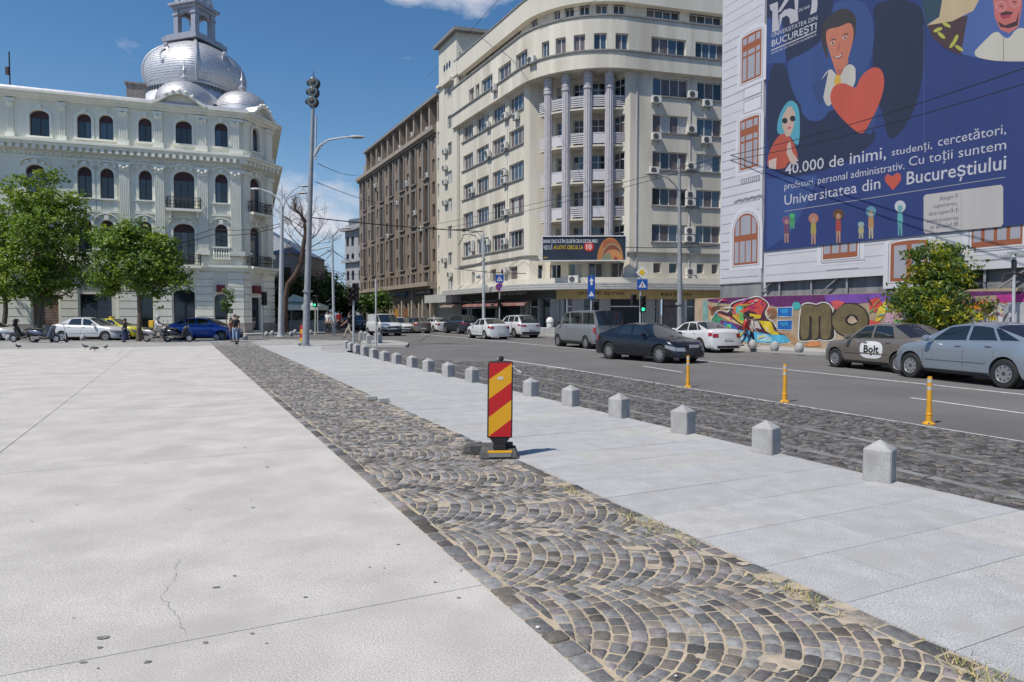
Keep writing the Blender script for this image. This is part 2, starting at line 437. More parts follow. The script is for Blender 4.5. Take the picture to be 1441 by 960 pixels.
# kerb in front of the left road
t = MB()
kp = [G(-900, 481.3), G(250, 480), G(380, 478), G(486, 480)]
for a_, b_ in zip(kp, kp[1:]):
    n_ = int((b_ - a_).length / 1.2)
    for k in range(n_):
        p = a_.lerp(b_, (k + .5) / n_); ang = atan2(b_.y - a_.y, b_.x - a_.x)
        if k % 1 == 0: t.box((p.x, p.y, -.04), ((b_ - a_).length / n_ - .012, .22, .14), ang)
t.build('kerb', M_KERB, kind='structure')
# ---- cobbles in segmental arches
def stone_color(warm=0.0, dark=1.0):
    v = R.choice([.08, .12, .145, .17, .20, .24]) * R.uniform(.85, 1.2) * dark
    w = R.random()
    c = (v * 1.02, v * 1.0, v * .98) if w < .6 else (v * 1.16, v * 1.02, v * .86) if w < .85 else (v * 1.10, v * .98, v * .97)
    return c
def cobble_cells(a0, a1, bl, br, P=1.10, sz=.096, nper=13):
    """rows of segmental arches; the arches open across the view (world X), whatever way the band runs"""
    cells = []; T = radians(50); Rr = P / 2 / sin(T); hh = Rr * cos(T); st = 2 * T / nper
    tm = AX.x / AX.y
    for k in range(int(math.floor(a0 * AX.y / P)) - 2, int(a1 * AX.y / P) + 5):
        pc = (k + .5) * P; off = R.uniform(-.3, .3) * sz; ac = pc / AX.y
        j0 = int((pc * tm + (bl(ac) - 1.4) / AX.y) / sz); j1 = int((pc * tm + (br(ac) + 1.4) / AX.y) / sz)
        def pt(t, j):
            p_, q_ = pc + Rr * sin(t) + R.uniform(-.003, .003), j * sz + off - hh + Rr * cos(t) + R.uniform(-.003, .003)
            return (p_ * AX.y + q_ * AX.x, p_ * AY.y + q_ * AY.x)
        for j in range(j0, j1):
            sh = R.uniform(.3, .7) if j % 2 else R.uniform(-.1, .1); an = [-T] + [-T + st * (i + sh) + R.uniform(-.09, .09) * st for i in range(nper + 1) if .45 < i + sh < nper - .45] + [T]
            up = lambda t: max(-T, min(T, t + sz / Rr * sin(t) * .8))
            for t0, t1 in zip(an, an[1:]):
                if up(t1) - up(t0) < .3 * st: continue
                q = [pt(t0, j), pt(t1, j), pt(up(t1), j + 1), pt(up(t0), j + 1)]
                ca = sum(x[0] for x in q) / 4; cb = sum(x[1] for x in q) / 4
                if not (a0 < ca < a1): continue
                lo_, hi_ = bl(ca) + .004, br(ca) - .004
                if max(p[1] for p in q) < lo_ + .025 or min(p[1] for p in q) > hi_ - .025: continue
                q = [(p[0], min(max(p[1], lo_), hi_)) for p in q]
                ca = sum(x[0] for x in q) / 4; cb = sum(x[1] for x in q) / 4
                cells.append((ca, cb, q))
    return cells
def edge_cells(a0, a1, bf, wdt=.13, ln=.17):
    cells = []; a = a0
    while a < a1:
        l = ln * R.uniform(.7, 1.25); b0, b1 = bf(a), bf(a + l)
        w0 = wdt * R.uniform(.85, 1.1)
        cells.append((a + l / 2, b0 + w0 / 2, [(a, b0), (a + l, b1), (a + l, b1 + w0), (a, b0 + w0)])); a += l
    return cells
def stone(mb, cell, ztop, gap, h=.05, dark=1.0):
    ca, cb, q = cell; c = Vector((ca, cb)); q = [Vector(p) for p in q]; area = sum(q[i].x * q[(i + 1) % 4].y - q[(i + 1) % 4].x * q[i].y for i in range(4)) / 2
    if area < 0: q = q[::-1]; area = -area
    if area < .0012: return
    d = [(q[i] - q[i - 1]).length for i in range(4)]
    def inset(g):                            # move every edge inwards by g, then round the corners
        out = []
        for i in range(4):
            e0 = q[i] - q[i - 1]; e1 = q[(i + 1) % 4] - q[i]
            if e0.length < .004: e0 = q[i - 1] - q[i - 2]
            if e1.length < .004: e1 = q[(i + 2) % 4] - q[(i + 1) % 4]
            n0 = Vector((-e0.y, e0.x)).normalized(); n1_ = Vector((-e1.y, e1.x)).normalized(); m = n0 + n1_; k = m.length_squared
            out.append(q[i] + m * (2 * g / max(k, .8)) * 1.0)
        r = []
        for i in range(4):
            p, a_, b_ = out[i], out[i - 1], out[(i + 1) % 4]; r += [p.lerp(a_, rc), p.lerp(b_, rc)]
        return r
    rc = R.uniform(.05, .13); z = ztop + R.uniform(-.006, .005); tx, ty = R.uniform(-.04, .04), R.uniform(-.04, .04)
    zz = lambda p, dz: z + dz + (p.x - ca) * tx + (p.y - cb) * ty
    g1 = inset(gap); g2 = inset(gap + .006)
    vs = [W(p.x, p.y, z - h) for p in g1] + [W(p.x, p.y, zz(p, -.006)) for p in g1] + [W(p.x, p.y, zz(p, 0)) for p in g2]
    mb.col = stone_color(dark=dark); n = 8
    fs = [tuple(range(23, 15, -1))] + [((k + 1) % n + o_, k + o_, k + n + o_, (k + 1) % n + n + o_) for k in range(n) for o_ in (0, n)]
    mb.add(vs, fs)
def cobbles(name, cells, ztop, gap, nobj, dark=1.0, parent=None, kindname='cobblestones'):
    far = MB(); cells = sorted(cells, key=lambda c: (W(c[0], c[1]) - Vector((0, 0, 0))).length)
    def inview(c):
        p = W(c[0], c[1]); return p.y > 2.95 and abs(p.x) < p.y * .76
    k = 0
    for c in cells:
        if k < nobj and inview(c):
            t = MB(); stone(t, c, ztop, gap, dark=dark); t.build('cobblestone', M_COB, parent, attr=True, smooth=True, sharp=50); k += 1
        else: stone(far, c, ztop, gap, dark=dark)
    far.build(kindname, M_COB, parent, attr=True, kind='stuff', smooth=True, sharp=50)
band = empty('cobbled_band', W(5, 1, 0), kind='structure')
a_lo = -1.6
t = MB(); t.prism([(p.x, p.y) for p in [W(a_lo - 1, -.0), W(a_lo - 1, RB(a_lo - 1)), W(A_END + 6, RB(A_END + 6) if RB(A_END + 6) > .9 else .9), W(A_END + 6, 0)]], -.1, -.0075)
t.build('sand_bed', M_SAND, band, weld=True)
cells = cobble_cells(a_lo, A_END + 5.5, lambda a: .13, lambda a: max(RB(a), 1.2) - .13)
cells += edge_cells(a_lo, A_END + 5.5, lambda a: .0) + edge_cells(a_lo, A_END + 5.5, lambda a: RB(a) - .13)
cobbles('c', cells, 0.0, .0055, 290, parent=band)
# sand drifted over joints and low weeds along the right edge
M_SANDD = mat('sand_drift', (.44, .37, .28), .95, var=.2, scale=9, bump=.4, bscale=120)
t = MB()
for k in range(330):
    a = R.uniform(-1, 22) if k < 260 else R.uniform(8, 15); b = RB(a) - abs(R.gauss(0, .16)) - .02
    if R.random() < .5: b = R.uniform(.2, RB(a))
    r = R.uniform(.03, .11); n = 9
    c = W(a, b); z = -.0035 + R.uniform(0, .003)
    t.poly([Vector((c.x + r * 1.5 * cos(2 * pi * q / n) * R.uniform(.6, 1.2), c.y + r * sin(2 * pi * q / n) * R.uniform(.6, 1.2), z)) for q in range(n)])
t.build('sand', M_SANDD, band, kind='stuff')
# ---- granite slabs between the band and the bollards
gp = empty('granite_pavement', W(8, 3, 0), kind='structure')
EDGE = lambda a: BOL(a) + .16
t = MB(); t.prism([(p.x, p.y) for p in [W(-2.6, RB(-2.6)), W(-2.6, EDGE(-2.6)), W(37, EDGE(37)), G(486, 480.5), G(480, 487), G(366, 487), W(A_END - 1, RB(A_END - 1))]], -.16, -.012)
t.prism([(p.x, p.y) for p in [G(560, 511), G(478, 488.5), G(474, 478.5), G(488, 480), G(505, 493)]], -.16, -.013)
t.build('joint_bed', mat('slab_joint', (.22, .20, .175), .9, var=.2, scale=4), gp, weld=True)
a = -2.4; row = 0; nslab = 0
far = MB()
while a < 36:
    ln = .62; b0 = RB(a); b1 = EDGE(a); wid = b1 - b0
    cuts = [0] + ([.42, .78] if row % 2 else [.24, .62]) + [1.0]
    cuts = [c + (R.uniform(-.03, .03) if 0 < c < 1 else 0) for c in cuts]
    for k in range(len(cuts) - 1):
        q = [(a + .0025, b0 + wid * cuts[k] + .0025), (a + ln - .0025, RB(a + ln) + (EDGE(a + ln) - RB(a + ln)) * cuts[k] + .0025),
             (a + ln - .0025, RB(a + ln) + (EDGE(a + ln) - RB(a + ln)) * cuts[k + 1] - .0025), (a + .0025, b0 + wid * cuts[k + 1] - .0025)]
        v = R.uniform(.95, 1.04); warm = .03 if R.random() < .25 else 0
        z = R.uniform(-.0015, .0015)
        mb = MB() if nslab < 160 else far
        mb.col = (.405 * v + warm, .405 * v + warm * .7, .405 * v)
        mb.prism([(W(*p).x, W(*p).y) for p in q][::-1], -.05, z)
        if nslab < 160: mb.build('granite_slab', M_SLABG, gp, attr=True, weld=True)
        nslab += 1
    a += ln; row += 1
far.build('granite_slabs', M_SLABG, gp, attr=True, kind='stuff')
t = MB(); t.prism([(p.x, p.y) for p in [G(452, 494), G(484, 497), G(493, 491.5), G(489, 480.5), G(452, 480)]], -.05, .004); t.build('stone_paving', MATS['grey_paving'], pav, weld=True)
t = MB()
# edge kerb along the road side
t = MB(); a = -2.6
while a < 36:
    q = [(a + .004, EDGE(a)), (a + .99, EDGE(a + 1)), (a + .99, EDGE(a + 1) + .16), (a + .004, EDGE(a) + .16)]
    t.prism([(W(*p).x, W(*p).y) for p in q][::-1], -.16, -.05); a += 1
t.build('kerb', M_KERB, kind='structure')
# ---- dark cobbled lane between pavement and asphalt
lane = empty('cobbled_lane', W(8, 5, ROADZ), kind='structure')
l0 = lambda a: EDGE(a) + .17
AL = 17.0
t = MB(); t.prism([(p.x, p.y) for p in [W(-3.2, l0(-3.2)), W(-3.2, POST(-3.2) + .1), W(8, POST(8) + .05), W(AL, POST(AL)), W(AL + 9, l0(AL + 9) + .3), W(AL + 9, l0(AL + 9))]], -.15, -.084)
t.build('grout_bed', M_GROUT, lane, weld=True)
lr = lambda a: POST(a) if a < AL else POST(AL) + (l0(AL + 9) + .3 - POST(AL)) * (a - AL) / 9
mid = lambda a: (l0(a) * .52 + lr(a) * .48)
mid2 = lambda a: (l0(a) * .86 + lr(a) * .14)
c1 = cobble_cells(-3, AL + 8, l0, mid2) + cobble_cells(-3, AL + 8, lambda a: mid2(a) + .15, mid) + cobble_cells(-3, AL + 8, lambda a: mid(a) + .16, lr)
cobbles('c', c1, -.07, .004, 200, dark=.62, parent=lane)
t = MB()
for f_ in (mid, mid2):
    a = -3.0
    while a < AL + 8:
        t.prism([(W(*p).x, W(*p).y) for p in [(a, f_(a) + .0), (a + .97, f_(a + 1)), (a + .97, f_(a + 1) + .13), (a, f_(a) + .13)]][::-1], -.12, -.070); a += 1
t.build('divider_kerb', mat('worn_kerb', (.17, .165, .16), .85, var=.3, scale=6, col2=(.26, .26, .25)), lane)
# ---- asphalt markings: real lines lying on the asphalt
def line(name, p, q, w, dash=None):
    t = MB(); d = (q - p); L_ = d.length; d.normalize(); n = Vector((-d.y, d.x, 0)) * w / 2
    segs = [(0, L_)] if not dash else [(x, min(x + dash[0], L_)) for x in [k * sum(dash) for k in range(int(L_ / sum(dash)) + 1)]]
    for a_, b_ in segs:
        A_, B_ = p + d * a_, p + d * b_; z = Vector((0, 0, ROADZ + .005))
        A_ = Vector((A_.x, A_.y, 0)) + z; B_ = Vector((B_.x, B_.y, 0)) + z
        t.quad(A_ - n, B_ - n, B_ + n, A_ + n)
    return t.build(name, M_WHITELINE, kind='structure')
zr = ROADZ
p1, p2 = G(1180, 528, zr), G(920, 500.5, zr); d_ = (p1 - p2).normalized()
line('lane_line', p1 + d_ * 14, p2, .13); line('lane_line', p2 + (p2 - p1).normalized() * .0, G(600, 471, zr), .15)
p1, p2 = G(1441, 582, zr), G(1281, 560, zr); line('lane_line', p1 + (p1 - p2) * 1.2, p2, .11)
p1, p2 = G(960, 524, zr), G(905, 515.5, zr); line('lane_line', p1, p2, .11)
line('edge_line', W(-3, POST(-3) + .1, 0), W(AL, POST(AL) + .12, 0), .15)
line('edge_line', W(AL, POST(AL) + .12, 0), G(700, 505, zr), .13)
line('lane_line', G(600, 471, zr), G(560, 465.5, zr), .15, (3, 3))
# ---- far pavements (raised, with kerb)
def paved(name, pts, z1=.04, m=M_SIDE):
    t = MB(); t.prism([(p.x, p.y) for p in pts], -.15, z1); return t.build(name, m, kind='structure', weld=True)
FW1 = Vector((13.65, 37, 0)); fwd = Vector((-.40, .916, 0)).normalized()
paved('sidewalk', [G(1500, 527, zr), G(1155, 500, zr), G(1040, 494, zr), G(985, 490, zr), G(900, 481, zr), G(770, 473.5, zr), G(735, 470.5, zr), Vector((6, 62, 0)), Vector((22, 60, 0)), FW1 + fwd * 8, FW1 - fwd * 22][::-1])
paved('sidewalk', [G(724, 468.5, zr), G(640, 462.5, zr), G(590, 457.5, zr), Vector((-25, 140, 0)), Vector((-20, 145, 0)), Vector((-6, 80, 0)), Vector((4, 62, 0))][::-1])
paved('sidewalk', [G(-900, 474, zr), Vector((-60, 44, 0)), Vector((-46, 56, 0)), Vector((-22, 66, 0)), Vector((-24, 100, 0)), Vector((-19, 100, 0)), G(478, 466, zr), G(455, 470, zr), G(330, 473, zr)])
# traffic island
paved('traffic_island', [G(507, 488, zr), G(573, 489, zr), G(575, 485, zr), G(552, 482, zr), G(510, 482, zr)], .03, M_SIDE)
# ================================================================ BUILDINGS
M_GLASS = mat('window_glass', (.018, .024, .032), .06, spec=.9)
M_GLASSB = mat('window_glass_sky', (.05, .075, .11), .05, spec=1.0)  # bluish base colour paints in the sky reflected by some panes
M_CURT = mat('curtained_window', (.13, .105, .11), .35, var=.25, scale=3)
M_CURTW = mat('pale_blind', (.42, .43, .44), .5, var=.15, scale=4)
M_FRW = mat('white_window_frame', (.62, .62, .60), .5, var=.08, scale=5)
M_FRB = mat('brown_window_frame', (.045, .022, .022), .5)
M_PALE = mat('pale_render', (.78, .77, .665), .85, var=.07, scale=.6, bump=.1, bscale=30, streak=True, col2=(.70, .69, .58))
M_PALE2 = mat('pale_moulding', (.82, .81, .71), .8, var=.06, scale=1.5)
M_ZINC = mat('zinc_roof', (.48, .48, .50), .45, metal=.6, var=.12, scale=3)
M_ZINCD = mat('dark_zinc', (.20, .22, .25), .45, metal=.6, var=.15, scale=3)
M_DARK = mat('dark_interior', (.03, .028, .028), .6)
M_IRON = mat('dark_ironwork', (.035, .025, .022), .6)
M_CREAM = mat('cream_stone', (.60, .56, .475), .85, var=.15, scale=.8, bump=.15, bscale=25, streak=True, col2=(.47, .43, .355), fine=.06)
M_CREAM2 = mat('cream_plaster', (.58, .545, .465), .85, var=.12, scale=.5, streak=True, col2=(.58, .55, .46))
M_BAY = mat('bay_plaster', (.50, .48, .41), .85, var=.08, scale=.6, streak=True)
M_LEDGE = mat('grey_ledge', (.22, .21, .20), .8, var=.2, scale=3)
M_COLUMN = mat('grey_column_stone', (.42, .40, .42), .7, var=.10, scale=3, bump=.1)
M_RAIL = mat('pale_railing', (.55, .53, .55), .6)
M_BROWN = mat('brown_render', (.205, .160, .122), .9, var=.16, scale=.5, streak=True, col2=(.25, .20, .16))
M_BROWN2 = mat('brown_moulding', (.30, .25, .205), .85, var=.12, scale=1)
M_GREYB = mat('grey_stone_building', (.30, .30, .31), .85, var=.12, scale=.5, streak=True)
M_AC = mat('air_conditioner_white', (.62, .61, .57), .5, var=.08, scale=6)
M_ACD = mat('air_conditioner_fan', (.08, .08, .08), .5)
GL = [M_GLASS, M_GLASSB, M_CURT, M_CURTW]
def window(f, root, s0, s1, z0, z1, d, rise=0.0, n=2, fm=M_FRW, fw=.065, transom=0.0, kinds=(0, 0, 1, 2), glass=None, head=None, sill=None):
    """one window set back at depth d: frame mesh > pane mesh"""
    t = MB(); P = lambda a, z, k: f.at(a, z, d + k)
    def bar(a0, a1, b0, b1, k=.03):
        f.strip(t, a0, a1, b0, b1, d, d + k)
    zt = z1 - rise
    bar(s0, s0 + fw, z0, zt); bar(s1 - fw, s1, z0, zt); bar(s0, s1, z0, z0 + fw, .035)
    if rise <= 0: bar(s0, s1, z1 - fw, z1, .035)
    for k in range(1, n):
        m = s0 + (s1 - s0) * k / n; bar(m - fw / 2, m + fw / 2, z0, zt if rise <= 0 else zt + rise * .4, .04)
    if transom: bar(s0, s1, z0 + (z1 - z0) * transom, z0 + (z1 - z0) * transom + fw, .045)
    if rise > 0:
        p = arch(s0, s1, zt, rise)
        q = [(s0 + fw if a == s0 else s1 - fw if a == s1 else a + ((s0 + s1) / 2 - a) * .07, b - fw * (b > zt)) for a, b in p]
        for i in range(len(p) - 1):
            t.quad(P(*p[i + 1], .03), P(*p[i], .03), P(*q[i], .03), P(*q[i + 1], .03))
    if head:                                      # dark shutter box filling the head
        flat(t, f, [(s0, head), (s1, head)] + [(a, b) for a, b in reversed(arch(s0, s1, zt, rise))] if rise > 0 else [(s0, head), (s1, head), (s1, z1), (s0, z1)], d + .05)
    fr = t.build('window', fm, root)
    g_ = MB()
    for k in range(n):
        a0, a1 = s0 + (s1 - s0) * k / n, s0 + (s1 - s0) * (k + 1) / n
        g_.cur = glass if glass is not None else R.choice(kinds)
        if transom:
            zz = z0 + (z1 - z0) * transom
            g_.quad(P(a0, z0, .01), P(a1, z0, .01), P(a1, zz, .01), P(a0, zz, .01))
            if R.random() < .4: g_.cur = R.choice(kinds)
            g_.quad(P(a0, zz, .01), P(a1, zz, .01), P(a1, zt, .01), P(a0, zt, .01))
        else: g_.quad(P(a0, z0, .01), P(a1, z0, .01), P(a1, zt, .01), P(a0, zt, .01))
    if rise > 0:
        g_.cur = 0; flat(g_, f, [(s0, zt)] + [(s1, zt)] + [(a, b) for a, b in reversed(arch(s0, s1, zt, rise))][1:-1], d + .01)
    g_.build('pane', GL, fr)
    return fr
NAC = [0]
AC_PROTO = []
def ac_unit(f, u, v, label, d=0.0, group='air conditioners on the street facades', sz=None):
    s_, z_ = f.hit(u, v, d + .3)
    w, h, dp = .82, .58, .30
    i = f.seg(s_); tt = (f.p[i + 1] - f.p[i]).normalized(); rz = atan2(tt.y, tt.x)
    p = f.at(s_, z_ - h / 2, d)
    if not AC_PROTO:
        e = empty('air_conditioner', (0, 0, 0)); AC_PROTO.append(e)
        t = MB(); t.box((0, -.10 - dp / 2, h / 2), (w, dp, h)); t.box((w * .36, -.10 - dp - .004, h / 2), (w * .2, .01, h * .8)); t.build('casing', M_AC, e, bevel=.02, weld=True)
        t = MB(); t.lathe([(.235, 0), (.235, -.03), (.20, -.035), (0, -.036)], (-w * .13, -.10 - dp, h / 2), 16, 'y'); t.build('fan_grille', M_ACD, e)
        t = MB()
        for x in (-.3, .3): t.box((x, -.22, -.02), (.04, .46, .04)); t.box((x, -.02, -.15), (.04, .04, .3))
        t.build('bracket', M_LEDGE, e)
    else: e = copy_tree(AC_PROTO[0])
    e.location = p; e.rotation_euler = (0, 0, rz); tag(e, label, 'air conditioner', group)
    NAC[0] += 1
    return e
# ---------------------------------------------------------------- cream modernist corner building
T1 = Vector((1.08, 60.6)); T2 = Vector((9.7, 56.75)); h1 = Vector((.454, -.891)).normalized(); h2 = Vector((.966, .258)).normalized()
RR = 7.5; Cc = Vector((T2.x - .258 * RR, T2.y + .966 * RR))
def arc_pts(r, a0, a1, n): return [Cc + Vector((cos(a0 + (a1 - a0) * k / n), sin(a0 + (a1 - a0) * k / n))) * r for k in range(n + 1)]
ang1 = atan2(-h1.x, h1.y) + 0; ang1 = atan2(-.454, -.891)  # outward normal of left face (-.891,-.454)
ang1 = atan2(-.454, -.891); ang2 = atan2(-.966, .258)
if ang1 > ang2: ang1 -= 0
NA = 18
outer = [T1 - h1 * 15.6] + arc_pts(RR, ang1, ang2, NA) + [T2 + h2 * 24]
FO = Facade(outer)
def off_path(dd):
    return Facade([T1 - h1 * 15.6 + Vector((-.891, -.454)).normalized() * dd] + arc_pts(RR + dd, ang1, ang2, NA) + [T2 + h2 * 24 + Vector((.258, -.966)).normalized() * dd])
sT1, sT2 = 15.6, 15.6 + RR * (ang2 - ang1)
# lower walls: straight faces, flaring into the recessed bay
da = ang2 - ang1; RI = RR - 1.7
def bay_r(k):
    x = k / 24; w = .16
    e = lambda q: q * q * (3 - 2 * q)
    if x < w: return RR - 1.7 * e(x / w)
    if x > 1 - w: return RR - 1.7 * e((1 - x) / w)
    return RI
inner = [T1 - h1 * 15.6] + [Cc + Vector((cos(ang1 + da * k / 24), sin(ang1 + da * k / 24))) * bay_r(k) for k in range(25)] + [T2 + h2 * 24]
FI = Facade(inner)
siT1 = FI.s[1]; siT2 = FI.s[25]
cb = empty('apartment_building', (5, 62, 0), 'cream rounded corner apartment building with balcony columns and ribbon windows', 'building')
FLO = [19.85 - 3.02 * k for k in range(5)]            # sills of floors 8..4
ops = []; wins = []
def add_win(f, s0, s1, z0, z1, n, **k): ops.append((s0, s1, z0, z1)); wins.append((f, s0, s1, z0, z1, n, k))
L4 = [(FI.S(652.5), FI.S(666)), (FI.S(671), FI.S(688)), (FI.S(693), FI.S(711)), (FI.S(716.5), FI.S(737))]
RA = [(FI.S(916.5), FI.S(965.5)), (FI.S(978), FI.S(1013)), (FI.S(1013) + 1.2, FI.S(1013) + 5.2), (FI.S(1013) + 6.6, FI.S(1013) + 10)]
bayw = [(FI.S(783, 240), FI.S(791, 240)), (FI.S(806, 240), FI.S(822, 240)), (FI.S(832, 240), FI.S(852, 240)), (FI.S(862, 240), FI.S(879, 240))]
for fl in FLO:
    for i, (a, b) in enumerate(L4): add_win(FI, a, b, fl, fl + 1.5, 4 if i else 3)
    for i, (a, b) in enumerate(RA): add_win(FI, a, b, fl, fl + 1.45, 4 if i == 0 else 3)
    for i, (a, b) in enumerate(bayw): add_win(FI, a, b, fl - .95, fl + 1.35, 1 if i == 0 else 2, transom=.72, fw=.07)
# little mezzanine windows
for (u0, u1) in [(919, 930), (941, 953), (980, 990), (1001, 1010)]: add_win(FI, FI.S(u0), FI.S(u1), 5.15, 6.0, 1, fw=.05)
for (u0, u1) in [(757, 764), (774, 789), (800, 819), (828, 848), (859, 878)]: add_win(FI, FI.S(u0, 380), FI.S(u1, 380), 4.75, 6.05, 2 if u1 - u0 > 8 else 1, fw=.07)
for (u0, u1) in [(664, 668), (690, 698), (707, 712), (716, 728)]: add_win(FI, FI.S(u0, 385), FI.S(u1, 385), 4.85, 6.05, 1, fw=.06)
t = MB(); FI.wall(t, 0, FI.L, 3.1, 21.7, ops, 0, .28); t.build('wall', M_CREAM, cb)
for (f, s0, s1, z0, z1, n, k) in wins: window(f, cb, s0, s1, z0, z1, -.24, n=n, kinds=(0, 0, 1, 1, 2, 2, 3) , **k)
# ledges under the ribbon windows
t = MB()
for fl in FLO:
    FI.strip(t, L4[0][0] - .3, L4[3][1] + .02, fl - .14, fl - .02, 0, .13)
    FI.strip(t, RA[0][0] - .1, FI.L, fl - .14, fl - .02, 0, .10)
FI.strip(t, 0, siT1 + 1.2, 6.75, 6.87, 0, .16); FI.strip(t, siT2 - 1.2, FI.L, 6.75, 6.87, 0, .2)
t.build('ledge', M_LEDGE, cb)
# vertical joints on the walls between windows (stone facing seams, recessed look by thin proud fillets)
t = MB()
for f_, rng_ in ((FI, [(x / 10) for x in range(0, 0)]),): pass
for (a, b) in L4[1:]:
    m = a - .35
    FI.strip(t, m, m + .05, 6.9, 21.5, 0, .03)
FI.strip(t, siT2 + .55, siT2 + .63, 4.3, 21.5, 0, .09); FI.strip(t, FI.S(968), FI.S(968) + .07, 4.3, 21.5, 0, .08)
t.build('drainpipe', M_COLUMN, cb)
# projecting upper floors 9-10 following the outer curve
FU = off_path(.55); su = lambda u, v=80: FU.S(u, v)
opsU = []; wU = []
grp = [(FU.S(660, 150), FU.S(667, 150), 2), (FU.S(670), FU.S(675), 2), (FU.S(678), FU.S(693, 120), 3), (FU.S(701, 115), FU.S(719, 110), 3), (FU.S(726, 105), FU.S(742, 100), 3), (FU.S(762), FU.S(772), 2), (FU.S(781), FU.S(795), 2), (FU.S(806), FU.S(822), 2), (FU.S(834), FU.S(852), 2), (FU.S(864), FU.S(882), 2),
       (FU.S(914), FU.S(962), 4), (FU.S(975), FU.S(1016), 4), (FU.S(1016) + 1, FU.S(1016) + 5, 4)]
for a, b, n in grp: opsU.append((a, b, 23.08, 24.35)); wU.append((a, b, n))
t = MB(); FU.wall(t, 0, FU.L, 21.6, 25.75, opsU, 0, .28)
c = FU.cuts(0, FU.L)
for i in range(len(c) - 1):    # soffit and terrace
    for z, fl_ in ((21.6, 1), (25.75, 0)):
        q = [FU.at(c[i], z), FU.at(c[i + 1], z), FU.at(c[i + 1], z, -3.2), FU.at(c[i], z, -3.2)]
        t.poly(q if not fl_ else q[::-1])
t.build('upper_wall', M_CREAM, cb)
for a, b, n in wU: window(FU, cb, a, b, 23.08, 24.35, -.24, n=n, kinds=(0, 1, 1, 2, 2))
t = MB(); FU.strip(t, 0, FU.L, 22.93, 23.05, 0, .12); FU.strip(t, 0, FU.L, 25.70, 25.84, 0, .10); t.build('ledge', M_LEDGE, cb)
FT = off_path(-.35); opsT = []; wT = []
for a, b, n in [(FT.S(650, 80) + 1, FT.S(742, 60) - 1.2, 9), (FT.S(747, 55), FT.S(756, 52), 2), (FT.S(778), FT.S(787), 2), (FT.S(793), FT.S(806), 2), (FT.S(813.5), FT.S(828), 2), (FT.S(836), FT.S(853), 2), (FT.S(861), FT.S(877), 2), (FT.S(907), FT.S(953), 4), (FT.S(966), FT.S(1011), 4), (FT.S(1016), FT.S(1016) + 4, 4)]:
    opsT.append((a, b, 25.9, 27.0)); wT.append((a, b, n))
t = MB(); FT.wall(t, 0, FT.L, 25.75, 27.1, opsT, 0, .22); t.build('top_wall', M_CREAM, cb)
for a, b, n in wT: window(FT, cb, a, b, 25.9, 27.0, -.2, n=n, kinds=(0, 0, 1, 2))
FP = off_path(.25)
t = MB(); FP.strip(t, 0, FP.L, 27.0, 28.7, -1.5, 0)
c = FP.cuts(0, FP.L)
t.build('parapet', M_CREAM2, cb)
t = MB(); FP.strip(t, 0, FP.L, 28.7, 28.82, -1.6, .08); t.build('coping', M_LEDGE, cb)
t = MB(); back = [T1 - h1 * 15.6 + Vector((11, 5)), T2 + h2 * 24 + Vector((-4, 14))]
roofp = [(p.x, p.y) for p in [T1 - h1 * 15.4 - Vector((-.891, -.454)) * 1] + arc_pts(RR - 1, ang1, ang2, NA) + [T2 + h2 * 24 - Vector((.258, -.966)) * 1] + [T2 + h2 * 24 + Vector((-4, 15)), T1 - h1 * 15.4 + Vector((14, 6))]]
t.prism(roofp, 27.6, 28.2); t.build('roof', M_LEDGE, cb)
# columns, balconies
colu = [771.5, 796.5, 827, 857, ]
FC = Facade(arc_pts(RR - .35, ang1, ang2, 24))
for u in colu + [880.5]:
    s_ = FC.S(u, 240)
    if u == 880.5: continue
    p = FC.at(s_, 0); t = MB()
    prof = []
    nfl = 12
    def ring(r, fl): return [(r * (1.0 if k % 2 else .86) if fl else r) for k in range(nfl * 2)]
    vs = []; rows = [(6.9, 1), (20.2, 1)]
    base = len(t.v)
    for z, fl in rows:
        for k, r in enumerate(ring(.36, fl)):
            a = pi * k / nfl; vs.append((p.x + r * cos(a), p.y + r * sin(a), z))
    n2 = nfl * 2; t.add(vs, [(k, (k + 1) % n2, n2 + (k + 1) % n2, n2 + k) for k in range(n2)])
    for k in range(5):
        t.lathe([(.37, 20.2 + k * .28), (.40, 20.24 + k * .28), (.40, 20.42 + k * .28), (.37, 20.47 + k * .28)], (p.x, p.y, 0), 16)
    t.build('column', M_COLUMN, cb)
sb0, sb1 = FC.S(759, 240), FC.S(882, 240)
for fl in FLO[:4] + [FLO[4]]:
    z = fl - 1.15
    t = MB(); FC.strip(t, sb0, sb1, z - .14, z, -1.3, .05); t.build('balcony_slab', M_CREAM2, cb)
    cs = [sb0] + [FC.S(u, 240) for u in colu] + [sb1]
    for i in range(len(cs) - 1):
        t = MB(); a, b = cs[i] + .34, cs[i + 1] - .34 if i < len(cs) - 2 else cs[i + 1]
        if i == 0: a = cs[0]
        if i % 2 == 1 and fl != FLO[0]: FC.strip(t, a, b, z + .12, z + .92, -.03, 0)
        else:
            for k in range(5): FC.strip(t, a, b, z + .14 + k * .17, z + .14 + k * .17 + .10, -.03, 0)
        FC.strip(t, a, b, z + .93, z + 1.0, -.05, .02); FC.strip(t, a, a + .05, z, z + .95, -.06, -.03); FC.strip(t, b - .05, b, z, z + .95, -.06, -.03)
        t.build('balcony_railing', M_RAIL, cb)
